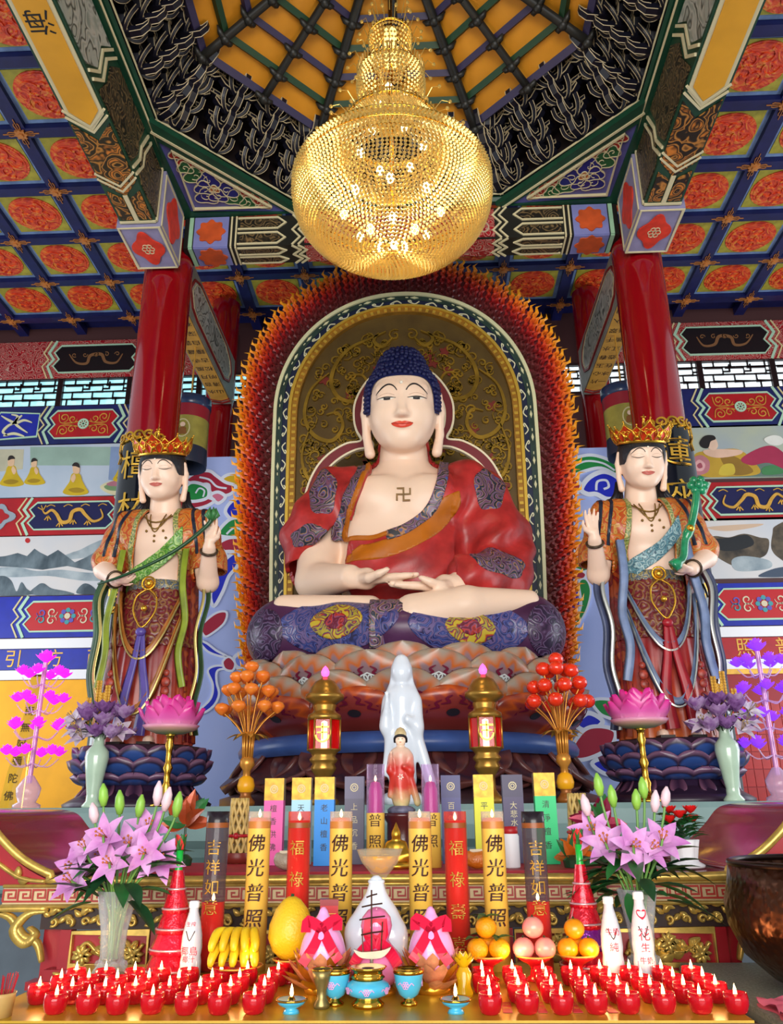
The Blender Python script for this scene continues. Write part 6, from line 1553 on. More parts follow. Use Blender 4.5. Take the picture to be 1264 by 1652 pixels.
for z, e in ((6.45, 45), (7.1, 14), (8.3, 9)):
    l = bpy.data.lights.new('chandelier_glow', 'POINT'); l.energy = e; l.color = (1.0, .85, .55); l.shadow_soft_size = .18
    o = bpy.data.objects.new('chandelier_glow', l); COL.objects.link(o); o.location = (0, 0, z-5.9); o.parent = CH

# ================================================================ ON THE PLATFORM
ZP = 1.6
LEAFG = mat('leaf_green', '#2c6a34', .4, var=.35, vscale=9); LEAFD = mat('leaf_dark', '#1c4426', .4, var=.3, vscale=9); LEAFL = mat('bud_lime', '#8cc04a', .4, var=.15)
def leaf(g, base, d, L, w, up_=(0,0,1), curl=.25, m=0, n=6):
    d = np.array(d, float); d /= np.linalg.norm(d); u = np.array(up_, float); u = u-d*u.dot(d); u /= np.linalg.norm(u)+1e-9; s = np.cross(d, u); b = np.array(base, float); rows = []
    for j in range(n):
        v = j/(n-1); c = b+d*L*v-u*curl*L*v*v; ww = w*sin(PI*min(1,.08+.92*v))**.8*(1-.25*v)
        rows.append([c-s*ww+u*ww*.35, c-u*.0, c+s*ww+u*ww*.35])
    g.grid(rows, m); return g
def rose(g, c, r, m=0, seed=0):
    rnd = random.Random(seed)
    for k in range(4):
        rr = r*(.35+.22*k); n = 4+k; tilt = .25+.32*k
        for i in range(n):
            a = 2*PI*i/n+k*.7+rnd.random()*.3; d = (cos(a)*sin(tilt), sin(a)*sin(tilt), cos(tilt)); leaf(g, c, d, rr*1.5, rr*.62, (-cos(a)*.5, -sin(a)*.5, 1), -.45, m, 5)
def lily(g, c, ax, r, m=0, m2=1, seed=0):
    rnd = random.Random(seed); ax = np.array(ax, float); ax /= np.linalg.norm(ax); u = np.cross(ax, (.3,.2,1)); u /= np.linalg.norm(u); v = np.cross(ax, u); c = np.array(c, float)
    for i in range(6):
        a = 2*PI*i/6+rnd.random()*.2; o = u*cos(a)+v*sin(a); leaf(g, c-ax*r*.5, ax*.75+o*.75, r*1.35, r*.42, ax-o*.3, .5, m, 7)
    for i in range(5):
        a = 2*PI*i/5; o = u*cos(a)+v*sin(a); g.tube([c-ax*r*.4, c+ax*r*.45+o*r*.2], r*.02, 4, m2); g.sphere(c+ax*r*.45+o*r*.2, r*.07, 5, 4, m2)
# ---- jade vases with silk bouquets
JV = mat('celadon_glaze', '#b9d2b8', .2, coat=.6, var=.08)
PUR = mat('silk_purple', '#6a3a78', .5, col2='#9a6aa8', vscale=25); WHT = mat('silk_white', '#d8d0d4', .5, col2='#b89ac0', vscale=20); TAN = mat('silk_tan', '#a88a5a', .5, var=.3); WHEAT = mat('wheat_gold', '#d8a23a', .45, var=.25)
def jade_vase(px, py, label, label2, flip):
    x, _ = fpx(px, py, 6.8); t = thing('jade_vase', label, 'vase', (x, 6.8, ZP), 0, 'pale green vases'); 
    g = G(); g.lathe([(.0,0),(.075,0),(.08,.015),(.052,.05),(.05,.1),(.075,.26),(.094,.38),(.088,.43),(.05,.475),(.042,.53),(.055,.565),(.05,.565),(.036,.53),(.03,.4)], n=28); g.obj('body', JV, t, True)
    b = thing('silk_bouquet', label2, 'flowers', (x, 6.8, ZP+.5), 0, 'bouquets in the pale green vases'); rnd = random.Random(int(px))
    g = G()
    for i in range(18):
        a = rnd.random()*2*PI; q = .1+.2*rnd.random(); leaf(g, (0,0,.02+.03*rnd.random()), (cos(a)*q*4, sin(a)*q*4, .5), .16+.12*rnd.random(), .03, (0,0,1), .3)
    for i in range(9): a = 2*PI*i/9; g.tube([(0,0,-.3),(.02*cos(a),.02*sin(a),.0),(.13*cos(a),.10*sin(a),.12+.03*(i % 3))], .005, 4)
    g.obj('foliage', mat('silk_leaf', '#3a4a28', .5, var=.4, vscale=12), b)['kind'] = 'stuff'
    spots = [(-.17,-.08,.12),(-.06,-.14,.16),(.07,-.13,.12),(.18,-.06,.10),(.12,.02,.2),(-.12,.0,.22),(.0,.0,.26),(-.2,.02,.04),(.2,.05,.02),(-.1,-.14,.05),(.03,-.16,.03),(.14,-.12,.02),(-.22,-.05,.2),(.05,-.08,.22),(.22,-.08,.18)]
    for i, p in enumerate(spots):
        g = G(); p = (p[0]*flip, p[1], p[2])
        if i % 3 == 0: lily(g, p, (p[0]*2,-.6,.6), .1, 0, 1, i); g.obj('lily', [WHT, TAN], b, True)
        else: rose(g, p, .088, 0, i); g.obj('rose', PUR if i % 3 == 1 else mat('silk_mauve', '#8a5a98', .5, col2='#c0a0c8', vscale=20), b, True)
    for i, (dx, h) in enumerate(((-.03,.50),(.03,.46),(.0,.40),(-.09,.36))):
        dx *= flip; g = G(); g.tube([(0,0,0),(dx,-.02,.2),(dx*1.3,-.02,h)], .004, 4)
        for k in range(9):
            for s in (-1, 1): g.sphere((dx*1.25+s*.014,-.02,h-.2+.023*k), (.012,.01,.016), 5, 4)
        g.obj('wheat_ear', WHEAT, b, True)
jade_vase(148, 1300, 'pale green vase beside pedestal of the lotus stem bodhisattva', 'purple and white silk bouquet in the pale green vase near yellow wall', 1)
jade_vase(1185, 1288, 'pale green vase beside pedestal of the scepter bodhisattva', 'purple silk bouquet with tall wheat ears before the red tiled wall', -1)
# ---- lotus lamps on brass stands
PKM = gradient('lotus_pink', ['#f8d0e8','#f06ab8','#d8188a'], 2, 0.0, .23, .3, sss=.1)
def lpet(w, h, b): 
    P, F = petal(w, h, b, 0, 11, 9, 1.7); g = G(); g.add(P, F); g.add([(x*.96, y+.008, z) for x, y, z in P], [f[::-1] for f in F]); return g.mesh('petal', PKM, True)
ME_LP = lpet(.11, .23, .07)
def lotus_lamp(px, py, label):
    x, _ = fpx(px, py, 6.7); t = thing('lotus_lamp', label, 'lamp', (x, 6.7, ZP), 0, 'pink lotus lamps')
    g = G(); g.lathe([(0,0),(.115,0),(.12,.015),(.085,.035),(.045,.06),(.03,.1),(.04,.14),(.026,.18),(.024,.25),(.04,.29),(.024,.33),(.024,.42),(.036,.46),(.026,.5),(.03,.53),(.05,.545),(0,.55)], n=22); g.obj('brass_stand', BRASS, t, True)
    g = G(); g.lathe([(.03,.545),(.12,.555),(.2,.585),(.225,.615),(.2,.605),(.0,.575)], n=28); g.obj('saucer', gradient('saucer_pink_green', ['#4a9a50','#e0a898','#e88ac0'], 2, .54, .62, .35), t, True)
    for n, r, z, tl, a0, k in ((9,.135,.575,.38,0,.9),(8,.10,.58,.20,.3,1.05),(6,.05,.60,.05,.1,1.1)):
        for i in range(n):
            a = a0+2*PI*i/n; o = link('petal', ME_LP, t, (r*cos(a), r*sin(a), z)); o.rotation_euler = (Matrix.Rotation(a+PI/2, 4, 'Z') @ Matrix.Rotation(tl, 4, 'X')).to_euler(); o.scale = (k,k,k)
    g = G(); g.sphere((0,0,.68), (.04,.04,.05), 10, 6); g.obj('bulb', emis('lotus_bulb', '#ff9ad8', 4.0), t, True)
lotus_lamp(266, 1300, 'glowing pink lotus lamp on brass stand, before the left pedestal'); lotus_lamp(1046, 1290, 'glowing pink lotus lamp on brass stand, before the right pedestal')
# ---- gilded flower vases
def gilt_vase(px, py, label, headm, headname, big):
    x, _ = fpx(px, py, 6.62); t = thing('gilt_flower_vase', label, 'vase', (x, 6.62, ZP), 0, 'gilded flower vases'); rnd = random.Random(px)
    GF = mat('gilt_stem', '#d8923a', .3, .5, var=.2)
    g = G(); g.lathe([(0,0),(.07,0),(.075,.03),(.05,.06),(.04,.08),(.045,.1)], n=20); g.obj('foot', mat('gilt_brown', '#9a5a20', .35, .3), t, True)
    g = G(); g.lathe([(.03,.09),(.06,.11),(.068,.15),(.055,.2),(.03,.22)], n=20); g.obj('yellow_globe', mat('globe_yellow', '#f0a818', .3), t, True)
    g = G(); g.lathe([(.03,.21),(.03,.26),(.06,.3),(.055,.34),(.04,.36)], n=18)
    for i in range(12): a = 2*PI*i/12; g.tube([(.035*cos(a),.035*sin(a),.34),(.045*cos(a),.045*sin(a),.55)], .009, 5)
    g.obj('neck', GF, t, True)
    g = G()
    for i in range(10): a = 2*PI*i/10; leaf(g, (.045*cos(a),.045*sin(a),.52), (cos(a),sin(a),.35), .12, .03, (0,0,1), .6)
    g.obj('leaf_collar', GILT, t)['kind'] = 'stuff'
    spots = []
    for ring_, n, R_, z in ((0,7,.22,.70),(1,7,.17,.83),(2,5,.11,.95),(3,1,.0,1.04)):
        for i in range(n): a = 2*PI*i/n+.4*ring_; spots.append((R_*cos(a)*(1+.1*rnd.random()), R_*sin(a)*.8, z+.03*rnd.random()))
    for p in spots:
        g = G(); g.tube(spline([(p[0]*.12,p[1]*.12,.5),(p[0]*.5,p[1]*.5,.5+(p[2]-.5)*.55),p], 5), .006, 5, 1)
        if big: g.sphere((p[0],p[1],p[2]+.03), (.062,.062,.055), 10, 7, 0)
        else: g.lathe([(.006,-.03),(.03,-.015),(.055,.01),(.06,.03),(.045,.055),(0,.07)], p, 12, 0)
        g.obj(headname, [headm, GF], t, True)
gilt_vase(396, 1290, 'gilded vase of orange mushroom shaped flowers beside the lotus throne', mat('head_orange', '#f08a30', .3, col2='#e06a20', vscale=20), 'flower_stem', False)
gilt_vase(914, 1280, 'gilded vase of glossy red orange flowers beside the lotus throne', mat('head_red', '#f03a14', .2, coat=.6, col2='#d82810', vscale=20), 'flower_stem', True)
# ---- red glass altar lanterns
def lantern(px, label):
    x, _ = fpx(px, 1200, 6.6); t = thing('altar_lantern', label, 'lantern', (x, 6.6, ZP), 0, 'gold altar lanterns')
    LB = mat('lantern_brass', '#b98a3c', .3, .75, var=.15)
    g = G(); g.lathe([(0,0),(.12,0),(.125,.03),(.09,.06),(.06,.1),(.055,.2),(.07,.22),(.09,.25),(.1,.27),(.085,.3),(.105,.32),(.11,.335),(.09,.36),(.1,.38),(.125,.40),(.135,.41),(.0,.415)], n=30); g.obj('base', LB, t, True)
    g = G(); g.lathe([(.115,.41),(.118,.64)], n=6); g.obj('red_glass', glassy('ruby_glass', '#e01414', .45), t)
    g = G()
    for i in range(6): a = 2*PI*i/6; g.tube([(.125*cos(a),.125*sin(a),.40),(.125*cos(a),.125*sin(a),.66)], .008, 6)
    g.lathe([(.12,.63),(.135,.64),(.13,.67),(.095,.69),(.085,.71),(.095,.74),(.09,.75)], n=30); g.obj('cage', LB, t, True)
    g = G(); g.lathe([(.08,.74),(.1,.76),(.15,.79),(.155,.81),(.15,.83),(.13,.84),(.115,.88),(.08,.93),(.04,.95),(.02,.97),(0,.97)], n=30); g.obj('cap', LB, t, True)
    g = G(); g.lathe([(.008,.965),(.03,.985),(.034,1.01),(.02,1.04),(0,1.06)], n=14); g.obj('pink_finial', emis('pink_glow', '#ff5ac8', 1.6), t, True)
    g = G(); g.lathe([(0,.42),(.025,.42),(.025,.62),(0,.63)], n=10); g.obj('lamp_tube', emis('lamp_white', '#fff0e0', 4.0), t, True)
    f = lambda a, b, d=0.0: (a, -.115-d, .53+b)
    g = G(); g.ribbon(f, circ(0,-.02,.05,12,PI,2*PI), .012, 0, .006); g.ribbon(f, [(-.05,.04),(.05,.04)], .012, 0, .006); g.ribbon(f, [(0,.07),(0,-.05)], .012, 0, .006); g.ribbon(f, [(-.04,.0),(.04,.0)], .01, 0, .006); g.obj('gold_emblem', GOLD, t)
lantern(523, 'gold lantern with red glass beside the orange flower vase'); lantern(785, 'gold lantern with red glass beside the red orange flower vase')
# ---- crystal flower towers of coloured light
def tower(px, col, label, n_t=4):
    x, _ = fpx(px, 1295, 7.05); t = thing('light_flower_tower', label, 'lamp', (x, 7.05, ZP), 0, 'tiered flower lights')
    E = mat('bloom_'+col.strip('#'), col, .25, emit=.7, ecol=col); CL = glassy('clear_acrylic', '#f0d8f0', .3)
    g = G(); g.lathe([(0,0),(.11,0),(.11,.03),(.07,.05),(.09,.1),(.1,.16),(.06,.22),(.03,.26)], n=18); g.obj('glass_foot', CL, t, True)
    g = G(); g.lathe([(.02,.2),(.02,1.2)], n=10); g.obj('stem', mat('rose_acrylic', '#d890c0', .2, coat=.5), t, True)
    def bloom(p, r):
        g = G()
        for k in range(3):
            for i in range(7): a = 2*PI*i/7+k*.4; leaf(g, (p[0],p[1],p[2]), (cos(a)*(1.1-.3*k), sin(a)*(1.1-.3*k), .35+.45*k), r, r*.42, (0,0,1), -.35, 0, 5)
        return g.obj('bloom', E, t, True)
    for k in range(n_t):
        z = .42+.22*k; R_ = .21-.012*k; n = 6
        for i in range(n):
            a = 2*PI*i/n+.35*k-.4; p = (R_*cos(a), R_*sin(a), z)
            g = G(); g.tube(spline([(0,0,z-.06),(R_*.6*cos(a),R_*.6*sin(a),z-.09),(R_*cos(a),R_*sin(a),z-.02)], 5), .006, 5); g.obj('arm', CL, t, True); bloom(p, .085)
    bloom((0,0,1.2), .11)
tower(43, '#e82ae0', 'tiered magenta flower light at far left of the platform'); tower(1262, '#8a3af0', 'tiered violet flower light at far right of the platform')
# yellow lettered ribbon hanging behind the magenta tower
x0, z0 = fpx(62, 1090, 7.7); t = thing('lettered_ribbon', 'narrow yellow lettered ribbon hanging behind the magenta flower light', 'ribbon', (x0, 7.7, ZP))
g = G(); fstrip(g, spline([(-.13,0,.0),(-.1,0,.3),(-.04,0,.62),(0,0,z0-ZP)], 5), .13, (1,0,0), .004); g.obj('cloth', mat('ribbon_yellow', '#e0b020', .5, var=.1), t)
for k, ch in enumerate('南無阿彌陀佛'): text_obj(ch, .09, planeXZ(0), -.03-.06*(k/5)*1.4, .86-.15*k, .02, BLACK, t)
g = G(); g.tube([(-.08,0,z0-ZP),(.08,0,z0-ZP)], .012, 6); g.tube([(0,.03,0),(0,.03,z0-ZP)], .008, 5); g.obj('hanger', BRASS, t)

# ---- small Guanyin figures
def figurine(name, label, loc, h, mats, hood=True, tail=0.0, bodyname='body', wide=1.0):
    t = thing(name, label, 'figurine', loc); k = h; hq = 1.0/wide
    P = [cap((0,.0,.16*k),(0,.0,.38*k),.14*k,.115*k,.06*k), cap((0,0,.38*k),(0,0,.68*k),.115*k,.12*k,.06*k), cap((-.09*k,0,.70*k),(.09*k,0,.70*k),.07*k,.07*k,.06*k), cap((0,0,.72*k),(0,-.005*k,.82*k),.05*k,.045*k,.03*k), ell((0,-.01*k,.87*k),(.066*k*hq,.066*k*hq,.085*k),.03*k)]
    if hood: P += [ell((0,.015*k,.885*k),(.078*k*hq,.078*k*hq,.095*k),.02*k), ell((0,.015*k,.955*k),(.05*k*hq,.05*k*hq,.05*k),.03*k), cap((-.085*k,.02*k,.82*k),(-.13*k,.0,.62*k),.03*k,.05*k,.04*k), cap((.085*k,.02*k,.82*k),(.13*k,.0,.62*k),.03*k,.05*k,.04*k)]
    P += [cap((-.14*k,-.01*k,.66*k),(-.16*k,-.06*k,.5*k),.055*k,.06*k,.04*k), cap((-.16*k,-.06*k,.5*k),(-.14*k,-.13*k,.66*k),.05*k,.025*k,.03*k), cap((.14*k,-.01*k,.66*k),(.15*k,-.06*k,.5*k),.055*k,.06*k,.04*k), cap((.15*k,-.06*k,.5*k),(.05*k,-.13*k,.54*k),.05*k,.03*k,.03*k)]
    P += [cap((-.12*k,-.04*k,.46*k),(-.17*k,-.02*k,.2*k),.05*k,.03*k,.05*k), cap((.13*k,-.04*k,.46*k),(.16*k+tail*k,-.02*k,.12*k),.05*k,.05*k,.05*k), ell((0,-.075*k,.865*k),(.012*k,.016*k,.02*k),.01*k)]
    for a, L in (((-.155,-.15,.72),.05),((-.14,-.155,.725),.055),((-.125,-.15,.72),.05)): P.append(cap((-.14*k,-.13*k,.665*k), tuple(q*k for q in a), .014*k, .010*k, .01*k))
    V, F = sdf(P, .0115*k); V = relax(V, F, 1, .4); V = V*(wide,wide,1); N_ = vnorm(V, F)
    fold = .006*k*np.sin(34/k*(V[:,0]+.25*V[:,2]))*np.clip((.62*k-V[:,2])/(.3*k), 0, 1); V = V+N_*fold[:,None]
    nobj(bodyname, V, F, mats['robe'], t)
    g = G(); g.lathe([(.0,-.01*k),(.2*k*wide,-.01*k),(.21*k*wide,.03*k),(.17*k*wide,.06*k),(.12*k*wide,.075*k)], n=20, wob=lambda a, j: 1+.05*sin(8*a)); g.obj('base', mats['base'], t, True)
    return t, V, F, N_
POR = mat('white_porcelain', '#dfe6ee', .22, coat=.5)
x, _ = fpx(650, 1240, 6.58)
g = G(); 
figurine('white_figurine', 'white porcelain robed figurine standing before the lotus throne', (x, 6.62, ZP+.012), 1.13, dict(robe=POR, base=POR), True, .1, wide=.72)

# ================================================================ CARVED ALTAR TABLE
AY0, AY1, AZ = 3.75, 4.75, 1.30
AT = thing('altar_table', 'long red and gold carved altar table with upswept maroon ends', 'table', (0, AY0, 0))
half = [(0,AZ),(1.30,AZ),(1.42,AZ+.025),(1.55,AZ+.085),(1.66,AZ+.17),(1.74,AZ+.25),(1.82,AZ+.275),(1.92,AZ+.275),(2.0,AZ+.24)]
pr = spline(half, 5); pr = [(-x, z) for x, z in pr[::-1][:-1]]+pr
g = G(); th = .035
A = [[(x, y, z) for x, z in pr] for y in (0, AY1-AY0)]; Bm = [[(x, y, z-th) for x, z in pr] for y in (0, AY1-AY0)]
g.grid(A); g.grid(Bm[::-1]); g.grid([Bm[0], A[0]]); g.grid([A[1], Bm[1]]); g.obj('table_top', MAROON, AT, True)
ALG = mat('altar_gold', '#d8b35a', .32, .55, var=.3, vscale=20); ALR = mat('altar_red', '#9c1420', .35, var=.12)
g = G(); g.tube([(x, -.012, z-.012) for x, z in pr], .018, 8); g.obj('gold_edge', ALG, AT, True)
fa2 = lambda x, y, d=0.0: (x, .0-d, y)
g = G(); g.b2((-1.62, .0, 1.195),(1.62,.05,1.265)); g.obj('key_rail', mat('rail_cream', '#c9b58a', .4, .2), AT)
g = G(); u_ = .062; K = [(-.5,-.4),(-.5,.4),(.35,.4),(.35,-.15),(-.15,-.15),(-.15,.12),(.1,.12)]
g.ribbon(fa2, [(x*u_, 1.23+y*.055) for x, y in K], .007, 0, .006); g.ribbon(fa2, [(-.5*u_,1.23-.4*.055),(.62*u_,1.23-.4*.055)], .007, 0, .006); ME_K = g.mesh('key_motif', mat('key_red', '#a83028', .4))
for i in range(-25, 26): link('key_motif', ME_K, AT, (i*.0635, 0, 0))
g = G(); g.tube([(-1.62,-.008,1.19),(1.62,-.008,1.19)], .009, 6); g.tube([(-1.62,-.008,1.268),(1.62,-.008,1.268)], .008, 6); g.obj('gold_rail', ALG, AT, True)
# pierced gold frieze
def leafpoly(cx, cy, L, w, a): 
    P = [(0,0),(L*.3,w),(L*.65,w*.8),(L,0),(L*.65,-w*.55),(L*.3,-w*.7)]; return [(cx+x*cos(a)-y*sin(a), cy+x*sin(a)+y*cos(a)) for x, y in spline(P, 3, True)]
g = G(); g.b2((-1.45,.012,1.10),(1.45,.05,1.19)); g.obj('frieze_ground', mat('frieze_ground', '#2a1410', .5), AT)
g = G(); rnd = random.Random(4)
for i in range(-21, 22):
    x = i*.067; s = 1 if i % 2 else -1
    g.prism(fa2, leafpoly(x, 1.155, .045, .014, s*.7), -.012, .012); g.prism(fa2, leafpoly(x, 1.15, .04, .012, PI-s*.7), -.012, .010); g.ribbon(fa2, scroll(x+.02, 1.13, .018, 1.0, i), .009, -.012, .014); g.prism(fa2, leafpoly(x, 1.18, .05, .012, -.2*s), -.012, .011)
o = g.obj('frieze_leaves', ALG, AT, True); o['kind'] = 'stuff'
# carved panels between red stiles
def carve(x0, x1, z0, z1, seed, dens=1.0):
    g = G(); rnd = random.Random(seed); w, h = x1-x0, z1-z0
    # winding stem
    P = spline([(x0+.02,z0+h*.3),(x0+w*.2,z0+h*.7),(x0+w*.4,z0+h*.35),(x0+w*.6,z0+h*.7),(x0+w*.8,z0+h*.3),(x1-.02,z0+h*.65)], 8); g.ribbon(fa2, P, .012, -.008, .016)
    for i in range(int(26*dens*w/.5)):
        x, z = x0+.04+rnd.random()*(w-.08), z0+.03+rnd.random()*(h-.06); a = rnd.random()*2*PI; L = .035+.045*rnd.random()
        q = leafpoly(x, z, L, L*.38, a)
        if all(x0+.01 < p[0] < x1-.01 and z0+.01 < p[1] < z1-.01 for p in q): g.prism(fa2, q, -.008, .012+.014*rnd.random()); g.ribbon(fa2, [(x, z), (x+L*.9*cos(a), z+L*.9*sin(a))], .004, 0, .03)
    for i in range(int(3*w/.4)+1):
        x, z = x0+w*(i+.5)/(int(3*w/.4)+1), z0+h*(.35+.3*(i % 2))
        for k in range(9): g.prism(fa2, leafpoly(x, z, .04, .011, k*2*PI/9), -.008, .03+.004*(k % 2))
        g.sphere((x, -.03, z), .012, 8, 5)
    return g
xs = [-1.33,-.95,-.55,-.02,.5,.92,1.36]; 
for i in range(6):
    a, b = xs[i]+.03, xs[i+1]-.03
    g = G(); g.b2((a,.008,.965),(b,.05,1.09)); p_ = g.obj('carved_panel', ALR, AT)
    g = G(); g.ribbon(fa2, rect(a,.965,b,1.09), .012, -.008, .016, closed=True); g.obj('panel_frame', ALG, p_)
    o = carve(a, b, .965, 1.09, i+10, 1.5).obj('gold_carving', ALG, p_, True); o['kind'] = 'stuff'
for x in xs: 
    g = G(); g.b2((x-.022,-.006,.90),(x+.022,.05,1.10)); g.obj('stile', ALR, AT)
g = G(); g.b2((-1.40,-.02,.915),(1.40,.05,.955)); g.b2((-1.46,-.04,.885),(1.46,.05,.915)); g.obj('lower_rail', ALR, AT)
g = G()
for i in range(-20, 21): g.prism(lambda x, y, d=0.0: (x, -.02-d, y), leafpoly(i*.066, .935, .04, .010, .3 if i % 2 else PI-.3), 0, .01); g.ribbon(lambda x, y, d=0.0: (x, -.02-d, y), scroll(i*.066+.03, .935, .012, 1, i), .006, 0, .01)
o = g.obj('rail_leaves', ALG, AT, True); o['kind'] = 'stuff'
for s in (-1, 1):
    for y in (.06, .86): g = G(); g.b2((s*1.40-.05, y, 0),(s*1.40+.05, y+.1, 1.2)); g.obj('leg', ALR, AT)
    # carved spandrel under the upswept end
    f = lambda x, y, d=0.0, s=s: (s*x, -d, y)
    P = [(1.36,1.27)]+[(x, z-.04) for x, z in spline(half, 4) if 1.36 < x < 1.9]+[(1.9,1.27)]
    g = G(); g.prism(f, P, -.03, 0); sp_ = g.obj('end_spandrel', ALR, AT)
    g = G(); rnd = random.Random(9)
    for k in range(16):
        x = 1.45+.45*rnd.random(); zt = np.interp(x, [p[0] for p in pr], [p[1] for p in pr])-.06; z = 1.285+(zt-1.285)*rnd.random()
        if zt > 1.32: g.prism(f, leafpoly(x, z, .05, .018, rnd.random()*6), 0, .012+.008*rnd.random())
    g.ribbon(f, spline([(1.44,1.285),(1.55,1.30),(1.66,1.36),(1.76,1.42),(1.86,1.40)], 5), .014, 0, .02); o = g.obj('gold_carving', ALG, sp_, True); o['kind'] = 'stuff'
    g = G(); g.ribbon(f, spline([(1.42,1.17),(1.50,1.16),(1.55,1.10),(1.50,1.05),(1.46,1.08),(1.49,1.11)], 5), .035, -.02, .02, taper=True); g.ribbon(f, spline([(1.42,.98),(1.45,1.05),(1.52,1.08),(1.58,1.15),(1.70,1.17)], 5), .03, -.02, .015, taper=True); g.ribbon(f, spline([(1.42,1.18),(1.6,1.18),(1.75,1.165)], 5), .025, -.02, .015); g.obj('scroll_bracket', ALG, AT, True)
# red cloth on the table top
g = G(); g.box((0,.42,AZ+.006),(2.3,.74,.012)); g.obj('red_runner', mat('runner_red', '#b0142a', .6, var=.1), AT)
ZT = AZ+.013
# ---- standing incense boxes
def on_t2(px, Y): return fpx(px, 1390, Y)[0]
def incense_box(px, top, Y, w, d, body, capm, chars, label, cm=BLACK, tilt=0.0, frac=.26, band=None):
    x = on_t2(px, Y); z1 = fpx(px, top, Y)[1]; h = z1-ZT; t = thing('incense_box', label, 'box', (x, Y, ZT), tilt, 'standing incense boxes')
    g = G(); g.box((0,0,h*(1-frac)/2),(w,d,h*(1-frac))); g.obj('carton', body, t)
    g = G(); g.box((0,0,h*(1-frac/2)),(w*1.01,d*1.01,h*frac)); g.obj('top_sleeve', capm, t)
    f = lambda a, b, dd=0.0: (a, -d/2-.001-dd, b); n = len(chars)
    for k, ch in enumerate(chars): text_obj(ch, min(.045, h*.09), f, 0, h*(1-frac)-.04-(h*(1-frac)-.06)*k/n, .001, cm, t)
    g = G(); g.ribbon(f, circ(0, h*(1-frac*.5), .018, 10), .005, 0, .002, closed=True); g.ribbon(f, circ(0, h*(1-frac*.5), .009, 8), .004, 0, .002, closed=True); g.obj('emblem', band or CREAM, t)
    return t
GF2 = mat('box_gold', '#9c7826', .35, .6, var=.3, vscale=40)
incense_box(440, 1256, 4.28, .095, .06, mat('box_pink', '#f05aa8', .45), GF2, '檀香供佛', 'bright pink incense box with gold top, leftmost of the row')
incense_box(485, 1255, 4.30, .095, .06, mat('box_paleblue', '#a8d8ea', .45), GF2, '天然香品', 'pale blue incense box with gold top behind a red candle')
incense_box(523, 1254, 4.22, .095, .06, mat('box_azure', '#1a8ae0', .45), GF2, '老山檀香', 'azure blue incense box with gold top')
incense_box(572, 1253, 4.32, .095, .06, mat('box_slate', '#4a4660', .4), mat('box_slate2', '#5a5672', .4), '上品沉香', 'slate grey incense box beside the azure one', CREAM)
incense_box(731, 1251, 4.32, .095, .06, mat('box_indigo', '#3a3a78', .4), mat('box_indigo2', '#33336a', .4), '百年佛香', 'indigo incense box with cream lettering left of the yellow one', CREAM)
incense_box(785, 1250, 4.24, .095, .06, mat('box_yellow', '#d8d818', .45), GF2, '平安如意', 'lemon yellow incense box with gold top')
incense_box(833, 1250, 4.32, .10, .06, mat('box_violet', '#3a2c5a', .4), mat('box_violet2', '#2f244c', .4), '大悲水月沉香', 'dark violet incense box with cream lettering right of the yellow one', CREAM)
incense_box(886, 1247, 4.22, .10, .06, mat('box_green', '#1fc878', .45), GF2, '清淨檀香', 'bright green incense box with gold top, rightmost of the row')
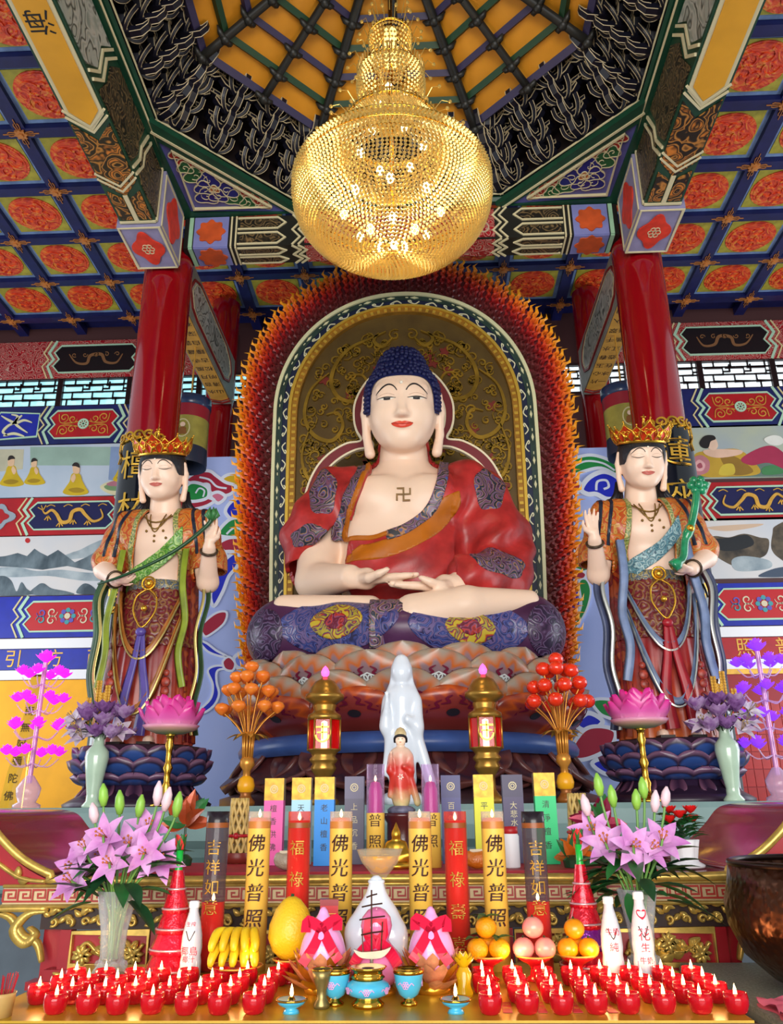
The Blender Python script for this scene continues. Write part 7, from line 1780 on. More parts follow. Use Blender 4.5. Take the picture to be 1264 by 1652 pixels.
# ---- glass candles
WAXR = mat('red_wax', '#d81a14', .35, sss=.1); FLAME = emis('candle_flame', '#ffd080', 14.0); GLS = glassy('candle_glass', '#f4ece0', .10); SMOKE = glassy('smoky_glass', '#7a6670', .22)
WAXL = mat('lit_wax', '#f08a60', .4, sss=.2)
def flame(parent, p, s=1.0):
    g = G(); g.lathe([(0,0),(.006*s,.006*s),(.008*s,.014*s),(.005*s,.026*s),(0,.038*s)], p, 8); g.obj('flame', FLAME, parent, True)
def big_candle(x, Y, z0, h, r, kind, label, chars='佛光普照', ymul=1.0):
    t = thing('glass_candle', label, 'candle', (x, Y, z0), 0, 'tall glass altar candles')
    if kind == 'yellow':
        g = G(); g.lathe([(0,0),(r,0),(r,h-.06)], n=28); g.obj('paper_sleeve', mat('sleeve_yellow', '#e8bc4e', .5, var=.06), t, True)
        g = G(); g.lathe([(r*1.005,h-.06),(r*1.005,h-.035)], n=28); g.obj('amber_band', mat('amber_band', '#c07a34', .35), t, True)
        g = G(); g.lathe([(r*.93,h-.07),(r*.93,h-.022),(0,h-.022)], n=24); g.obj('wax', WAXL, t, True)
        g = G(); g.lathe([(r,h-.04),(r,h),(r*.95,h),(r*.95,h-.03)], n=28); g.obj('glass', GLS, t, True); flame(t, (0,0,h-.022), .8)
        f = lambda a, b, d=0.0: ((r+.0012+d)*sin(a/r), -(r+.0012+d)*cos(a/r), b)
        n = len(chars); zz = h-.115; step = (h-.2)/n
        for k, ch in enumerate(chars): text_obj(ch, .064, f, -.0, zz-step*k, .0028, mat('ink_brown_text', '#3a120c', .6), t, slant=.12, bold=.012)
        g = G()
        for k in range(7): a = PI*k/6; g.prism(f, [(.0+.006*cos(a+PI/2), .055+.006*sin(a+PI/2)), (.028*cos(a), .055+.028*sin(a)), (-.006*cos(a+PI/2), .055-.006*sin(a+PI/2))], 0, .002)
        g.obj('lotus_print', mat('print_maroon', '#7a1c1c', .5), t)
    else:
        fill = .42 if kind == 'smoky' else .94
        g = G(); g.lathe([(0,.004),(r*.92,.004),(r*.92,h*fill),(0,h*fill)], n=26); g.obj('wax', WAXR, t, True)
        g = G(); zc = h*fill if kind == 'smoky' else h; g.lathe([(0,0),(r,0),(r,zc)], n=28); g.obj('glass', glassy('rose_glass', '#f06050', .16), t, True)
        if kind == 'smoky': g = G(); g.lathe([(r,zc),(r,h)], n=28); g.obj('sooty_glass', SMOKE, t, True)
        g = G(); g.lathe([(r*1.004,h-.058),(r*1.004,h-.04)], n=28); g.obj('amber_band', mat('amber_dark', '#8a4a1c', .35), t, True)
        if kind == 'smoky': g = G(); g.lathe([(r*1.003,h-.04),(r*1.003,h),(r*.96,h)], n=28); g.obj('dark_collar', mat('collar_dark', '#241c20', .25), t, True)
        flame(t, (0,0,h*fill), .8)
        f = lambda a, b, d=0.0: ((r+.0015+d)*sin(a/r), -(r+.0015+d)*cos(a/r), b)
        zz = h-.13; step = (h*(.5 if kind == 'smoky' else .8))/len(chars)
        for k, ch in enumerate(chars): text_obj(ch, .055, f, -.0, zz-step*k, .002, mat('gold_print', '#b08428', .4, .3), t)
    return t
def px_candle(px, Y, top, z0, r, kind, label, chars): 
    x, z = fpx(px, top, Y); return big_candle(x, Y, z0, z-z0, r, kind, label, chars)
def magenta_candle(px, label):
    x, z = fpx(px, 1233, 4.02); h = z-ZT; t = thing('glass_candle', label, 'candle', (x, 4.02, ZT), 0, 'tall glass altar candles'); r = .042
    g = G(); g.lathe([(0,0),(r,0),(r,h*.52)], n=24); g.obj('paper_sleeve', mat('sleeve_yellow', '#e8bc4e', .5), t, True)
    g = G(); g.lathe([(r,h*.52),(r,h)], n=24); g.obj('glass', glassy('violet_glass', '#d8b8e0', .10), t, True)
    g = G(); g.lathe([(r*.8,h*.52),(r*.78,h*.75),(r*.5,h*.82),(0,h*.83)], n=18); g.obj('wax', mat('magenta_wax', '#d01a8a', .3, sss=.1), t, True); flame(t, (0,0,h*.83), .7)
    f = lambda a, b, d=0.0: ((r+.0012+d)*sin(a/r), -(r+.0012+d)*cos(a/r), b)
    for k, ch in enumerate('普照'): text_obj(ch, .058, f, 0, h*.44-.088*k, .003, mat('ink_brown_text', '#3a120c', .6), t)
magenta_candle(606, 'glass candle with magenta wax above a yellow sleeve, left of red robed figurine'); magenta_candle(694, 'glass candle with magenta wax above a yellow sleeve, right of red robed figurine')
# ---- red robed figurine on a rock
x, z = fpx(648, 1310, 4.25)
REDR = gradient('figurine_robe', ['#d8c890','#c83a2a','#c02a20','#d8b8a0','#e8d0b0'], 2, .06, .4, .35, noise=.05, bscale=30)
t, V, F, N_ = figurine('red_figurine', 'small red robed figurine with tall headdress before the white figurine', (x, 4.25, ZT+.235), fpx(648,1178,4.25)[1]-ZT-.235, dict(robe=gradient('figurine_robe', ['#4a3a4a','#d8c090','#c83028','#c02a20','#c83028','#c83a30','#ead6b8','#ead6b8','#ead6b8'], 2, .0, .43, .35), base=mat('rock_grey', '#6a6a80', .5, var=.4, vscale=30)), False, .08, wide=.85)
hh = fpx(648,1178,4.25)[1]-ZT-.235
g = G(); g.lathe([(0,-.235),(.1,-.235),(.1,-.21),(.075,-.19),(.07,-.05),(.09,-.02),(.09,-.004),(0,-.004)], n=24); g.obj('stand', mat('stand_rosewood', '#4a1a1c', .3, coat=.3), t, True)
g = G(); g.sphere((0,-.03*hh,.875*hh), (.068*hh,.055*hh,.082*hh), 14, 10); g.obj('face', SKIN, t, True)
g = G(); g.tube(spline([(-.072*hh,.0,.85*hh),(-.066*hh,-.05*hh,.91*hh),(0,-.088*hh,.928*hh),(.066*hh,-.05*hh,.91*hh),(.072*hh,.0,.85*hh)], 5), .018*hh, 6); g.obj('hair_band', mat('black_hair', '#15131a', .35), t, True)
for s in (-1, 1): g = G(); g.tube([(s*.012*hh,-.0865*hh,.884*hh),(s*.036*hh,-.079*hh,.886*hh)], .003*hh, 4); g.obj('eye', BROW, t)
g = G(); g.sphere((0,-.082*hh,.845*hh), (.014*hh,.004*hh,.005*hh), 6, 4); g.obj('lips', LIP, t)
g = G(); g.lathe([(.078*hh,.92*hh),(.075*hh,.97*hh),(.045*hh,1.02*hh),(0,1.04*hh)], (0,0,0), 16); g.obj('headdress', mat('headdress_tan', '#c8b080', .4, .2), t, True)
g = G(); lily(g, (.0,-.11*hh,.42*hh), (0,-1,.2), .03*hh, 0, 0, 2); g.obj('blossom', mat('porcelain_rose', '#e0d0c0', .3), t)
# ---- little gilt figure and offerings in front
x = on_t2(640, 3.98)
t = thing('gilt_figurine', 'small gilt seated figurine in front of the red robed figurine', 'figurine', (x, 3.98, ZT))
Pg = [ell((0,0,.03),(.06,.05,.03),.02), ell((0,0,.08),(.04,.032,.045),.03), ell((0,-.005,.14),(.022,.022,.028),.01), cap((0,0,.16),(0,0,.19),.014,.004,.01), cap((-.035,0,.1),(-.05,-.03,.06),.014,.012,.015), cap((.035,0,.1),(.05,-.03,.06),.014,.012,.015), cap((-.05,-.03,.05),(.05,-.03,.05),.016,.016,.02)]
V, F = sdf(Pg, .006); nobj('body', V, F, GOLD, t)
g = G(); g.lathe([(0,-.0),(.07,0),(.075,.012),(.06,.025)], n=18, wob=lambda a, j: 1+.06*sin(8*a)); g.obj('lotus_seat', GOLD, t, True)
def bamboo(px, top, label):
    x, z = fpx(px, top, 4.45); h = z-ZT; t = thing('bamboo_tower', label, 'plant', (x, 4.45, ZT), 0, 'woven bamboo towers'); BM = mat('bamboo_tan', '#c8a860', .45, var=.3, vscale=20)
    for i in range(9):
        for s in (-1, 1):
            g = G(); P = [((.052-.012*u)*cos(2*PI*i/9+s*2.4*u), (.052-.012*u)*sin(2*PI*i/9+s*2.4*u), h*u) for u in np.linspace(0, 1, 12)]; g.tube(P, .008, 5); g.obj('stalk', BM, t, True)
    g = G(); g.tube([(.056*cos(a),.056*sin(a),h*.42) for a in np.linspace(0,2*PI,17)], .008, 5); g.sphere((0,-.06,h*.42), .016, 8, 5); g.obj('red_tie', REDP, t, True)
    g = G(); g.lathe([(0,0),(.06,0),(.066,.03),(.06,.05)], n=18); g.obj('dish', mat('bamboo_dish', '#7a2a20', .4), t, True)
bamboo(388, 1288, 'woven bamboo tower below the orange flower vase'); bamboo(930, 1280, 'woven bamboo tower below the red orange flower vase')
# white jar with red cap, orange packet, amber tea candles
x = on_t2(826, 3.95); t = thing('white_jar', 'plain white jar with red cap between yellow and smoky candles', 'jar', (x, 3.95, ZT))
g = G(); g.lathe([(0,0),(.036,0),(.038,.006),(.038,.13),(.03,.145)], n=22); g.obj('body', WHITEP, t, True); g = G(); g.lathe([(.032,.14),(.034,.142),(.034,.17),(.0,.172)], n=22); g.obj('cap', REDP, t, True)
for px, c, lb in ((770,'#d8741a','orange offering packet beside the yellow candle sleeve'), (462,'#b8a890','crumpled clear packet beside the pink incense box')):
    x = on_t2(px, 3.9); t = thing('offering_packet', lb, 'packet', (x, 3.9, ZT)); V, F = sdf([ell((0,0,.035),(.05,.03,.035),.02), ell((.03,0,.05),(.025,.02,.025),.01), ell((-.035,.0,.045),(.02,.02,.03),.01)], .007); nobj('wrapper', V, F, mat('packet_'+c.strip('#'), c, .25, coat=.5, bump=.5, bscale=60), t); g = G(); g.box((0,.0,.07),(.06,.006,.02)); g.obj('sealed_edge', mat('packet_edge', '#d8c8a8', .3), t)
# cyclamen in a white pot at right
x = on_t2(1106, 4.0); t = thing('potted_cyclamen', 'red cyclamen with small leaves in a white ribbed pot', 'potted plant', (x, 4.0, AZ+.002))
g = G(); g.lathe([(0,.02),(.075,.02),(.08,.0),(.085,.015),(.06,.03),(.055,.04),(.062,.08),(.07,.12),(.064,.12),(.05,.1)], n=32, wob=lambda a, j: 1+(.07*sin(9*a) if j > 4 else 0)); g.obj('pot', WHITEP, t, True)
g = G(); rnd = random.Random(2)
for i in range(70): a = rnd.random()*2*PI; q = rnd.random(); leaf(g, (.05*q*cos(a),.05*q*sin(a),.12+.1*rnd.random()), (cos(a),sin(a),.6), .07, .02, (0,0,1), .4)
g.obj('foliage', LEAFG, t)['kind'] = 'stuff'
for i in range(6): a = i*PI/3+.2; g = G(); rose(g, (.055*cos(a),.05*sin(a)-.01,.19+.02*(i % 3)), .03, 0, i); g.obj('bloom', mat('cyclamen_red', '#d81a1a', .4), t, True)
for i in range(14): pass
# crimson and orange foil flowers behind the red cones
def foil(px, py, Y, r, c1, label, n=14):
    x, z = fpx(px, py, Y); t = thing('foil_flower', label, 'flowers', (x, Y, ZT), 0, 'foil flower sprays'); zz = z-ZT; rnd = random.Random(px)
    g = G(); g.tube([(0,0,0),(0,0,zz)], .006, 5); g.lathe([(0,0),(.04,0),(.045,.03),(.02,.05)], n=12); g.obj('stand', LEAFD, t)
    for i in range(n):
        a = rnd.random()*2*PI; e = rnd.uniform(-.3,1.2); g = G(); leaf(g, (0,0,zz), (cos(a)*cos(e), sin(a)*cos(e)*.6, sin(e)), r*rnd.uniform(.7,1.1), r*.22, (0,-1,.3), .2); g.obj('foil_petal', c1 if i % 4 else LEAFG, t)
foil(972, 1330, 4.3, .16, mat('foil_crimson', '#8e1238', .25, .3, var=.4), 'crimson foil flower spray behind the right red cone'); foil(300, 1330, 4.3, .17, mat('foil_rust', '#b04a24', .3, .2, var=.4), 'rust orange foil leaf spray behind the left red cone')
foil(925, 1385, 3.95, .12, mat('foil_orange', '#e0701a', .3, .2, var=.4), 'orange foil flower low beside the right red cone')

# ================================================================ FRONT OFFERING TABLE
TZ = 1.02; TX0, TX1, TY0, TY1 = -1.12, 1.05, 2.545, 3.44
OT = thing('offering_table', 'low offering table with gold mat holding candle cups and fruit', 'table', (0, TY0, 0))
g = G(); g.b2((TX0,0,TZ-.05),(TX1,TY1-TY0,TZ-.006)); g.obj('table_top', mat('table_dark_wood', '#3a1c14', .35), OT)
g = G(); g.b2((TX0+.01,.004,TZ-.006),(TX1-.01,TY1-TY0-.01,TZ)); g.obj('gold_mat', mat('mat_gold', '#c29a2a', .28, .15, var=.18, vscale=5), OT)
g = G(); g.b2((TX0+.03,.01,.1),(TX1-.03,.03,TZ-.05)); g.obj('front_panel', ALR, OT)
g = G(); g.b2((-.17,-.012,.6),(.16,.004,TZ-.012)); g.obj('cream_cloth', mat('cream_cloth', '#d8d4bc', .6), OT)
for x in (TX0+.06, TX1-.06):
    for y in (.06, TY1-TY0-.06): g = G(); g.box((x,y,(TZ-.05)/2),(.07,.07,TZ-.05)); g.obj('leg', mat('table_dark_wood', '#3a1c14', .35), OT)
def tx(px, py, Y): return fpx(px, py, Y)[0]
# ---- rows of red candle cups
CUPG = glassy('red_cup_glass', '#e0182a', .42, .06); CUPW = mat('cup_wax', '#f0603a', .35, sss=.25)
g = G(); g.lathe([(0,.002),(.022,.0),(.028,.006),(.033,.022),(.034,.036),(.031,.052),(.0295,.052),(.032,.034),(.028,.012),(0,.008)], n=18); ME_CUP = g.mesh('glass', CUPG, True)
g = G(); g.lathe([(0,.009),(.026,.012),(.030,.03),(.029,.040),(0,.039)], n=16); ME_CW = g.mesh('wax', CUPW, True)
g = G(); g.lathe([(0,.040),(.0028,.041),(.0055,.048),(.0042,.060),(0,.074)], n=7); ME_CF = g.mesh('flame', emis('cup_flame', '#ffd890', 9.0), True)
ordn = ['first','second','third','fourth','fifth','sixth','seventh','eighth']; rown = ['front','second','third','back']
cup_l = 0
for s in (-1, 1):
    for k in range(8):
        for r in range(4):
            if s < 0 and k == 7 and r == 0: continue
            jx, jy = random.uniform(-.006,.006), random.uniform(-.006,.006)
            t = thing('candle_cup', 'lit red glass candle cup, %s from the centre in %s row, %s block' % (ordn[k], rown[r], 'left' if s < 0 else 'right'), 'candle', (.015+s*(.335+.0957*k)+jx, 2.63+.132*r+jy, TZ), random.random()*6, 'red candle cups on the offering table')
            link('glass', ME_CUP, t); link('wax', ME_CW, t); link('flame', ME_CF, t)
            if (k % 3 == 1) and r in (1, 3):
                l = bpy.data.lights.new('cup_glow', 'POINT'); l.energy = .55; l.color = (1.0,.55,.22); l.shadow_soft_size = .02; o = bpy.data.objects.new('cup_glow', l); COL.objects.link(o); o.parent = t; o.location = (0,0,.085)
# red paper slips with gold writing between the right hand columns
for k in range(4):
    x = .015+.335+.0957*(k+.5); t = thing('paper_slip', 'red paper slip with gold writing, %s right of centre among the cups' % ordn[k], 'paper', (x, 2.70, TZ+.001), .03*(k-1.5), 'red paper slips')
    g = G(); g.box((0,0,.0006),(.026,.13,.0012)); g.obj('paper', mat('slip_red', '#c81a3a', .5), t)
    for j, ch in enumerate('福壽'): text_obj(ch, .026, flat(.0018), 0, .03-.045*j, 0, GILT, t)
# ---- eight tall candles
CYY = 3.30
for px, kind, lb, chs in ((353,'smoky','smoky glass candle with low red wax, leftmost of the tall row','吉祥如意'), (420,'yellow','tall candle in yellow lettered sleeve behind the bananas','佛光普照'), (484,'red','tall red glass candle behind the pomelo','福祿壽喜'), (551,'yellow','tall candle in yellow lettered sleeve behind left pink package','佛光普照'), (677,'yellow','tall candle in yellow lettered sleeve behind right pink package','佛光普照'), (734,'red','tall red glass candle right of the right pink package','福祿壽喜'), (794,'yellow','tall candle in yellow lettered sleeve behind leafy oranges','佛光普照'), (859,'smoky','smoky glass candle with low red wax, rightmost of the tall row','吉祥如意')):
    x, z = fpx(px, 1309, CYY); big_candle(x, CYY, TZ, z-TZ, .0425, kind, lb, chs)
# ---- crystal vases with lilies
CRYS = glassy('cut_crystal', '#e8eef4', .10, .04)
LILM = gradient('lily_pink', ['#f4e0ee','#e0a8d8','#c878c0'], 0, -.1, .1, .45, noise=.25, bscale=18); LILP = mat('lily_petal', '#dca6d6', .45, col2='#c070b8', vscale=14); STAM = mat('stamen_rust', '#b8602a', .5); BUDP = mat('lily_bud_pink', '#e8c8d0', .45, var=.15)
def lily_vase(px, py, Y, h, label, label2, seed, flowers, buds):
    x = tx(px, py, Y); t = thing('crystal_vase', label, 'vase', (x, Y, TZ), 0, 'cut crystal vases')
    g = G(); w_ = lambda a, j: 1+.06*cos(10*a)
    g.lathe([(0,0),(.06,0),(.062,.012),(.045,.03),(.04,.06),(.046,.14),(.058,.2),(.07,h),(.065,h),(.052,.19),(.04,.12),(.034,.05),(0,.04)], n=40, wob=w_); g.obj('body', CRYS, t, True)
    g = G(); rnd = random.Random(seed)
    for k in range(6): a = k*PI/3; g.sphere((.045*cos(a),.045*sin(a),.03), .016, 6, 4)
    g.obj('cut_facet', CRYS, t)['kind'] = 'stuff'
    b = thing('lily_bouquet', label2, 'flowers', (x, Y, TZ+h-.02), 0, 'lily bouquets')
    g = G()
    for (fx, fy_, fz) in flowers+buds: g.tube(spline([(rnd.uniform(-.02,.02),rnd.uniform(-.02,.02),-h*.75),(fx*.25,fy_*.25,0),(fx*.85,fy_*.85,fz*.75),(fx,fy_,fz)], 4), .005, 5)
    g.obj('stem', mat('stem_fresh', '#6a9a4a', .45, var=.2), b, True)
    for i in range(40):
        g = G(); a = rnd.random()*2*PI; z = rnd.uniform(-.02,.13); q = .02+.1*rnd.random(); leaf(g, (q*cos(a), q*sin(a)*.7, z), (cos(a), sin(a)*.7, rnd.uniform(-.25,.5)), rnd.uniform(.12,.21), .032, (0,0,1), .3); g.obj('leaf', LEAFG if i % 2 else LEAFD, b, True)
    for i, p in enumerate(flowers):
        g = G(); ax = (p[0]*2.5+rnd.uniform(-.3,.3), -.7, .35+rnd.uniform(-.2,.3)); lily(g, p, ax, rnd.uniform(.058,.072), 0, 1, i+seed); g.obj('lily', [LILP, STAM], b, True)
    for i, p in enumerate(buds):
        g = G(); d = np.array((p[0]*.8+rnd.uniform(-.15,.15), -.1, 1.)); d /= np.linalg.norm(d); p = np.array(p); L = rnd.uniform(.07,.10); g.tube([p, p+d*L*.35, p+d*L*.7, p+d*L], [.010,.019,.016,.004], 8); g.obj('bud', LEAFL if i % 3 else BUDP, b, True)
lily_vase(178, 1570, 3.24, .27, 'cut crystal vase beside the left red cone', 'pink lily bouquet with lime buds in the left crystal vase', 3,
    [(-.12,-.06,.17),(-.04,-.1,.21),(.04,-.05,.18),(.11,-.08,.15),(.15,-.02,.13),(-.17,-.02,.10),(-.08,.02,.13),(.08,.03,.24),(.0,-.12,.12),(-.14,-.1,.06)], [(-.12,.02,.25),(-.03,.02,.28),(.04,.03,.27),(.14,.02,.29),(-.08,-.02,.31),(.19,.0,.27),(.1,.05,.31)])
lily_vase(1042, 1572, 3.30, .26, 'cut crystal vase behind the white drink bottles', 'pale pink lily bouquet with broad leaves in the right crystal vase', 8,
    [(-.11,-.06,.18),(-.02,-.1,.17),(.05,-.08,.16),(.1,-.05,.19),(-.14,.0,.22),(-.05,-.02,.13)], [(-.15,.02,.27),(-.05,.02,.3),(.03,.0,.29),(.1,.02,.28),(.07,.03,.33),(-.1,.0,.34),(.14,.02,.3)])
# ---- red foil cones
def cone(px, py, Y, top, label, accent):
    x = tx(px, py, Y); h = fpx(px, top, Y)[1]-TZ; t = thing('foil_cone', label, 'ornament', (x, Y, TZ), 0, 'red foil cones'); FO = mat('foil_red', '#e0122a', .14, .45, bump=.5, bscale=35, coat=.5)
    hz = h*.86
    for k in range(5):
        z0 = hz*k/5.4; r0 = .098*(1-k/5.8); r1 = r0*.62; g = G()
        g.lathe([(r0*.9,z0),(r0,z0+.006),(r0*.93,z0+hz*.06),(r1,z0+hz*.23)], n=36, wob=lambda a, j: 1+(.07*sin(12*a) if j < 2 else .02*sin(12*a))); g.obj('foil_skirt', FO if k != 1 else mat('foil_'+accent.strip('#'), accent, .18, .4, bump=.4, bscale=35, coat=.5), t, True)
        g = G(); g.tube([(r0*.99*cos(a), r0*.99*sin(a), z0+hz*.05) for a in np.linspace(0,2*PI,33)], .004, 5); g.obj('tinsel_band', mat('tinsel_pink', '#f0c0c8', .2, .6), t, True)
    g = G(); g.lathe([(.018,hz*.92),(.013,hz),(.013,h),(.0,h)], n=12); g.obj('green_neck', mat('neck_green', '#20b040', .3, coat=.4), t, True)
    for i in range(7): a = 2*PI*i/7; g = G(); leaf(g, (0,0,h-.01), (cos(a)*.6,sin(a)*.6,1), .07, .02, (-cos(a),-sin(a),.3), -.2); g.obj('top_petal', mat('top_petal_red', '#c02a2a', .4) if i % 2 else LEAFG, t)
cone(276, 1572, 3.24, 1372, 'red foil cone with green neck beside the left white bottle', '#f01838'); cone(950, 1566, 3.30, 1362, 'red and purple foil cone with green neck beside the right oranges', '#8a1a9a')
# ---- drink bottles
def bottle(px, py, Y, top, label, marks):
    x = tx(px, py, Y); h = fpx(px, top, Y)[1]-TZ; t = thing('drink_bottle', label, 'bottle', (x, Y, TZ), 0, 'white drink bottles'); PL = mat('bottle_white', '#c6cbd4', .3, coat=.3)
    g = G(); g.lathe([(0,0),(.032,0),(.036,.008),(.036,h*.22),(.033,h*.3),(.036,h*.4),(.034,h*.55),(.026,h*.72),(.016,h*.86),(.0155,h*.93)], n=28); g.obj('body', PL, t, True)
    g = G(); g.lathe([(.0175,h*.91),(.018,h*.92),(.018,h*.985),(.014,h),(0,h)], n=24, wob=lambda a, j: 1+.02*sin(24*a)); g.obj('cap', mat('cap_white', '#f0f0f0', .4), t, True)
    rr = lambda z: np.interp(z/h, [0,.22,.3,.4,.55,.72,.86], [.036,.036,.033,.036,.034,.026,.016])
    f = lambda a, b, d=0.0: ((rr(b)+.001+d)*sin(a/rr(b)), -(rr(b)+.001+d)*cos(a/rr(b)), b)
    RI = mat('print_red', '#c81a3a', .5)
    for ch, zz, sz in marks: text_obj(ch, sz, f, 0, h*zz, .0008, RI, t)
    g = G(); g.ribbon(f, [(-.015,h*.62),(-.004,h*.52),(.0,h*.50),(.004,h*.52),(.015,h*.62)], .003, 0, .001); g.ribbon(f, [(-.03,h*.2),(.03,h*.2)], .02, 0, .0008, 1); g.obj('label_print', [mat('print_dark', '#3a2018', .5), mat('print_pink', '#e06a8a', .5) if marks[0][0] != '椰島' else PL], t)
bottle(306, 1577, 3.14, 1453, 'white drink bottle with red lettering left of the smoky candle', [('椰島',.36,.03),('椰汁',.26,.022),('生榨',.70,.016)])
bottle(993, 1582, 3.10, 1446, 'white drink bottle right of the right red foil cone', [('牛奶',.58,.024),('純',.40,.03)])
bottle(1044, 1584, 3.08, 1438, 'white drink bottle with heart print, rightmost of the bottles', [('♥',.74,.03),('花',.52,.04),('生',.38,.03),('牛奶',.24,.022)])
# ---- fruit on red footed bowls
FB = mat('bowl_red', '#c0121c', .2, coat=.5)
def footed(px, py, Y, r, h, label):
    x = tx(px, py, Y); t = thing('fruit_bowl', label, 'bowl', (x, Y, TZ), 0, 'red footed fruit bowls'); g = G(); g.lathe([(0,0),(r*.55,0),(r*.58,.006),(r*.3,.016),(r*.22,h*.5),(r*.35,h*.62),(r*.8,h*.82),(r,h),(r*.96,h),(r*.7,h*.86),(0,h*.72)], n=30); g.obj('bowl', FB, t, True); g = G(); g.tube([(r*cos(a),r*sin(a),h) for a in np.linspace(0,2*PI,31)], .003, 5); g.obj('gold_rim', GILT, t, True); return (x, Y, TZ+h*.82)
ORA = mat('orange_peel', '#f09a0c', .38, bump=.25, bscale=160, var=.12); APP = mat('apple_pink', '#e8727a', .3, col2='#f0a08a', vscale=12, coat=.3); PERS = mat('persimmon_peel', '#f0900c', .3, var=.12, coat=.3)
def fruit(kind, p, r, m_, label, grp, stem=True, leaves=0):
    t = thing(kind, label, 'fruit', p, random.random()*6, grp); g = G(); g.lathe([(0,-.92*r)]+[(r*cos(a)*1.0, r*.93*sin(a)) for a in np.linspace(-1.4,1.4,12)]+[(r*.06,.86*r),(0,.84*r)], n=20); g.obj('flesh', m_, t, True)
    g = G(); g.tube([(0,0,.84*r),(.003,.0,.84*r+.008)], .003, 5); g.obj('stalk', LEAFD, t)
    for i in range(leaves): a = i*2.2+.5; g = G(); leaf(g, (0,0,.86*r), (cos(a),sin(a),.35), .06, .017, (0,0,1), .35); g.obj('leaf', LEAFG, t, True)
X, Y, Z_ = footed(790, 1580, 3.10, .062, .075, 'red footed bowl under the leafy oranges')
for i, (dx, dy, dz, lb) in enumerate(((-.036,-.022,.036,'leafy orange low at left of its bowl'), (.036,-.022,.036,'leafy orange low at right of its bowl'), (0,.04,.036,'leafy orange at the back of its bowl'), (-.004,-.002,.098,'leafy orange on top of its pile'))): fruit('orange', (X+dx,Y+dy,Z_+dz), .036, ORA, lb, 'leafy oranges', leaves=3 if i in (1,3) else 1)
X, Y, Z_ = footed(865, 1580, 3.10, .062, .075, 'red footed bowl under the pink apples')
for dx, dy, dz, lb in ((-.036,-.01,.036,'pink apple low at left of its bowl'), (.036,-.01,.036,'pink apple low at right of its bowl'), (.0,-.004,.098,'pink apple on top of its pile')): fruit('apple', (X+dx,Y+dy,Z_+dz), .036, APP, lb, 'pink apples')
X, Y, Z_ = footed(935, 1580, 3.12, .066, .075, 'red footed bowl under the persimmons')
for dx, dy, dz, lb in ((-.034,-.022,.034,'orange persimmon low at left of its bowl'), (.036,-.022,.034,'orange persimmon low at right of its bowl'), (0,.036,.034,'orange persimmon at the back of its bowl'), (-.004,.0,.09,'orange persimmon on top of its pile')): fruit('persimmon', (X+dx,Y+dy,Z_+dz), .035, PERS, lb, 'orange persimmons')
X, Y, Z_ = footed(468, 1575, 3.08, .058, .07, 'red footed bowl under the pomelo')
t = thing('pomelo', 'large yellow pomelo on a red footed bowl', 'fruit', (X, Y, Z_+.008)); g = G(); g.lathe([(0,0),(.035,.006),(.062,.03),(.078,.07),(.074,.11),(.055,.155),(.03,.185),(.012,.195),(0,.195)], n=32); g.obj('flesh', mat('pomelo_peel', '#f2b414', .35, bump=.2, bscale=120, col2='#d8b828', vscale=6), t, True); g = G(); g.tube([(0,0,.193),(.002,0,.203)], .006, 6); g.obj('stalk', LEAFD, t)
X, Y, Z_ = footed(380, 1572, 3.08, .09, .05, 'red footed bowl under the bananas')
t = thing('banana_bunch', 'bunch of small yellow bananas on a red footed bowl', 'fruit', (X, Y, Z_+.012)); BY = mat('banana_peel', '#e8c41c', .4, col2='#d0a818', vscale=14)
for r in range(2):
    for i in range(5):
        u = -1+2*i/4; g = G(); x = .062*u; z = .005+.045*r; P = spline([(x*.6+.02*r,.03,z+.055-.01*r),(x*.95,-.01,z+.05),(x*1.15,-.045,z+.022),(x*1.2,-.055,z-.004)], 5); n = len(P); g.tube(P, [.004+.0125*sin(PI*min(1,.12+.85*j/(n-1)))**.6 for j in range(n)], 6); g.obj('banana', BY, t, True)
g = G(); g.tube([(0,.035,.06),(.01,.04,.09)], [.012,.008], 7); g.obj('crown', mat('banana_crown', '#6a5a1c', .5), t, True)
# ---- centre: incense pot, cups, oil lamps
CLO = mat('cloisonne_blue', '#3aa8d0', .3, col2='#58bcd8', vscale=9, coat=.4); PNK = mat('cloisonne_pink', '#d89ac8', .4)
def rosettes(t, r, z, n, s, a0=0.0):
    for i in range(n):
        g = G(); a = a0+2*PI*i/n; f = lambda x, y, d=0.0, a=a: ((r+d)*cos(a+x/r), (r+d)*sin(a+x/r), z+y)
        for k in range(6): g.ribbon(f, circ(s*.6*cos(k*PI/3), s*.6*sin(k*PI/3), s*.4, 7), s*.18, 0, .002, closed=True)
        g.ribbon(f, spline([(-s*2.4,0),(-s*1.7,s*.6),(-s*1.1,0)], 4), s*.2, 0, .002); g.ribbon(f, spline([(s*2.4,0),(s*1.7,s*.6),(s*1.1,0)], 4), s*.2, 0, .002); g.obj('enamel_flower', PNK, t)
x = tx(594, 1615, 2.72); t = thing('incense_pot', 'round blue enamel incense pot with gold rim at the table centre', 'incense burner', (x, 2.72, TZ))
g = G(); g.lathe([(0,0),(.044,0),(.048,.008),(.036,.018),(.034,.026)], n=28); g.obj('gold_foot', BRASS, t, True); g = G(); g.lathe([(.034,.066),(.05,.076),(.043,.083),(.042,.092),(.05,.097),(.056,.103),(.05,.104),(.0,.096)], n=28); g.obj('gold_rim', BRASS, t, True)
g = G(); g.lathe([(.034,.024),(.056,.032),(.064,.046),(.06,.06),(.044,.07)], n=30); g.obj('belly', CLO, t, True); rosettes(t, .064, .046, 6, .009, -PI/2)
g = G(); g.lathe([(0,.099),(.046,.099)], n=20); g.obj('ash', mat('ash_grey', '#4a4440', .8), t)
